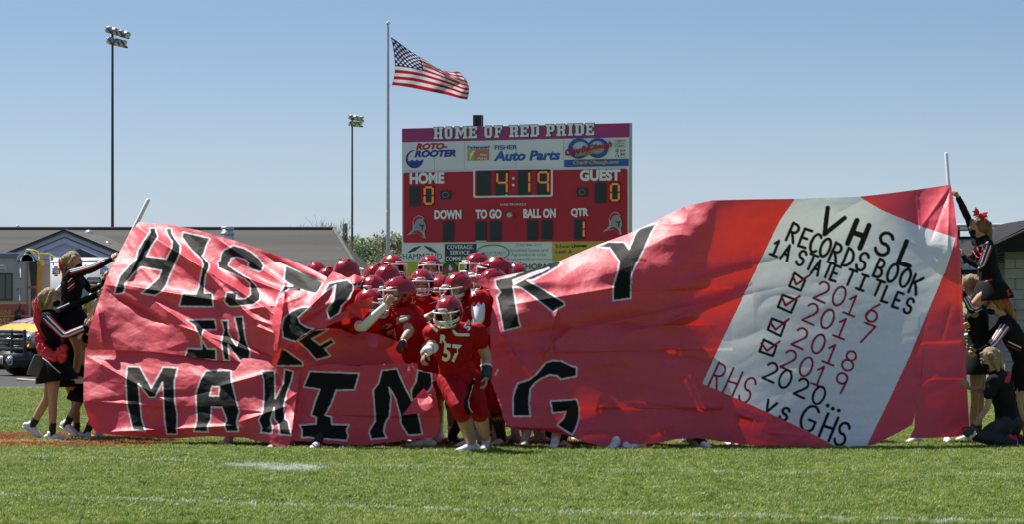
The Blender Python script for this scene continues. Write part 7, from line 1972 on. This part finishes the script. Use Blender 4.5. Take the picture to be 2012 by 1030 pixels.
F.top = top(F); skirt(F, .30); stripes(F, 'a', (-.1, -1, .5), ('r', 'w', 'b', 'w', 'r', 'w'), (0, .5), .011)
hair(F.e, F.at, F.R, F.s, M_GINGER, [([(0, .06, .06), (0, .12, .02), (0, .16, -.08), (-.01, .19, -.18), (-.01, .22, -.26)], [.052, .06, .055, .042, .018]), ([(-.07, -.02, .05), (-.082, .02, -.03), (-.07, .08, -.12)], [.024, .028, .02]), ([(.07, -.02, .05), (.08, .02, -.04)], [.022, .026]), ([(0, -.085, .065), (-.05, -.07, .03), (-.07, -.02, -.02)], [.022, .018, .014])])
face_mask(F.e, F.at, F.R, F.s); bow(F.e, Q(1969, 582, d - .04), (1, -.3, .1), 1.15)
g = G(); q = on_surface(F.top, [(1978, 672, d), (1990, 678, d), (2003, 684, d)]); g.tube(q, [(.007, .003)] * len(q), n=6, side=Vector((0, 0, 1))); g.obj('chest_trim', M_STW, F.e)
g = G(); q = on_surface(F.top, [(1976, 678, d), (1988, 684, d), (2002, 690, d)]); g.tube(q, [(.007, .003)] * len(q), n=6, side=Vector((0, 0, 1))); g.obj('chest_trim', M_STR, F.e)
for x in 'ab': F.sock(x, M_SOCKB, .8, .006); shoe(F.e, JF['an' + x], (-1, -.2, 0), M_SHOEW, .98, z0=.003)

# kneeling woman ----------------------------------------------------------
d = 35.98
JG = dict(head=Q(1944, 706, d), neck=Q(1957, 730, d), chest=Q(1968, 762, d), waist=Q(1976, 800, d), pelvis=Q(1982, 836, d),
          sha=Q(1950, 752, d - .17), shb=Q(1968, 748, d + .17), ela=Q(1940, 802, d - .22), wra=Q(1911, 842, d - .24), hda=Q(1898, 855, d - .24), elb=Q(1940, 772, d + .18), wrb=Q(1903, 763, d + .02), hdb=Q(1892, 752, d - .02),
          hipa=Q(1976, 838, d - .10), hipb=Q(1984, 840, d + .10), kna=Q(1921, 862, d - .16), ana=Q(1992, 871, d - .20), knb=Q(1950, 866, d + .10), anb=Q(2010, 870, d + .12))
K = fem('kneeling woman with blonde bob, glasses and black T-shirt holding the banner hem', JG, (-1, -.2, -.25), (-1, -.25, 0), {'a': Vector((-.4, .6, -.6)), 'b': Vector((-.8, .5, 0))}, (-1, -1), scale=.98)
K.top = top(K, .4, mat('black_tshirt', (.014, .0145, .016), .9, spec=.1, var=.3, vscale=6), grow=.020)
def slacks(g):
    J, k = K.J, K.k * K.s
    g.tube([J['pelvis'].lerp(J['waist'], .4), J['pelvis'], J['pelvis'] - Vector((0, 0, .03))], [(.135 * k, .13 * k), (.185 * k, .16 * k), (.15 * k, .14 * k)], n=18, side=K.side)
    for x in 'ab': K.add_leg(g, x, .022)
K.garment('trousers', M_CHAR, slacks, .012, .022, 9)
hair(K.e, K.at, K.R, K.s, M_BLOND, [([(-.07, .0, .05), (-.085, .02, -.03), (-.082, .03, -.12), (-.075, .03, -.19)], [.035, .042, .040, .022]), ([(-.05, .07, .03), (-.05, .09, -.06), (-.05, .08, -.18)], [.05, .05, .028]), ([(.07, .0, .05), (.085, .03, -.03), (.08, .04, -.16)], [.03, .04, .02]), ([(0, .09, .02), (0, .10, -.16)], [.06, .035]), ([(0, -.075, .075), (-.05, -.06, .045), (-.08, -.02, .0)], [.02, .02, .02])])
face_mask(K.e, K.at, K.R, K.s)
g = G()
for sx in (-1, 1):
    g.tube([K.at(.032 * sx + .022 * math.cos(a), -.094, .002 + .018 * math.sin(a)) for a in np.linspace(0, 6.28, 13)], .003, n=5); g.tube([K.at(.055 * sx, -.09, .004), K.at(.078 * sx, 0, .0)], .003, n=5)
g.obj('glasses', M_BLACKG, K.e)
g = G(); w_ = JG['wra']; add_hand(g, w_ + Vector((0, -.003, 0)), JG['hda'] - w_, Vector((-.4, .6, -.6)), K.s * 1.06, 1.1, -1); g.obj('glove', mat('grey_glove', (.07, .06, .065), .8), K.e)
band(K.e, JG['ela'], JG['wra'], .86, .96, .030, .030, M_BLACKG, 'wristwatch')
for pts in ([(1980, 744, d), (1975, 750, d), (1973, 753, d)],): 
    g = G(); q = on_surface(K.top, [(1984, 732, d), (1978, 742, d), (1973, 752, d)]); g.tube(q, [(.03, .003)] * len(q), n=6, side=Vector((1, 0, -.3))); g.obj('red_print', M_STR, K.e)
for x in 'ab':
    shoe(K.e, JG['an' + x] + Vector((.02, 0, .02)), (1, -.1, 0), M_STR, .98, 1.0); K.sock(x, M_SOCKW, .90, .006)
# H: person behind the lower right corner, only feet and shins visible
d = 36.95
JH = dict(head=Q(1832, 565, d), neck=Q(1832, 588, d), chest=Q(1832, 620, d), waist=Q(1832, 660, d), pelvis=Q(1832, 700, d),
          sha=Q(1860, 606, d), shb=Q(1804, 606, d), ela=Q(1872, 650, d + .05), wra=Q(1886, 646, d - .1), hda=Q(1891, 644, d - .1), elb=Q(1796, 652, d), wrb=Q(1800, 690, d), hdb=Q(1801, 700, d),
          hipa=Q(1848, 714, d), hipb=Q(1816, 714, d), kna=Q(1858, 786, d - .04), knb=Q(1806, 786, d - .04), ana=Q(1861, 858, d), anb=Q(1801, 858, d))
H_ = fem('person standing behind the lower right banner corner, white sneakers and bare shin visible', JH, (1, .3, 0), (.2, -1, 0), {'a': Vector((0, -1, 0))})
top(H_); skirt(H_); hair(H_.e, H_.at, H_.R, H_.s, M_BROWN, [([(0, .06, .06), (0, .12, -.06)], [.05, .03])])
for x in 'ab': H_.sock(x, M_SOCKB, .9, .005)
shoe(H_.e, JH['ana'], (-.1, -1, 0), M_SHOEW, 1.02, z0=.003); shoe(H_.e, JH['anb'], (-.6, -.8, 0), M_SHOEW, 1.02, z0=.003)
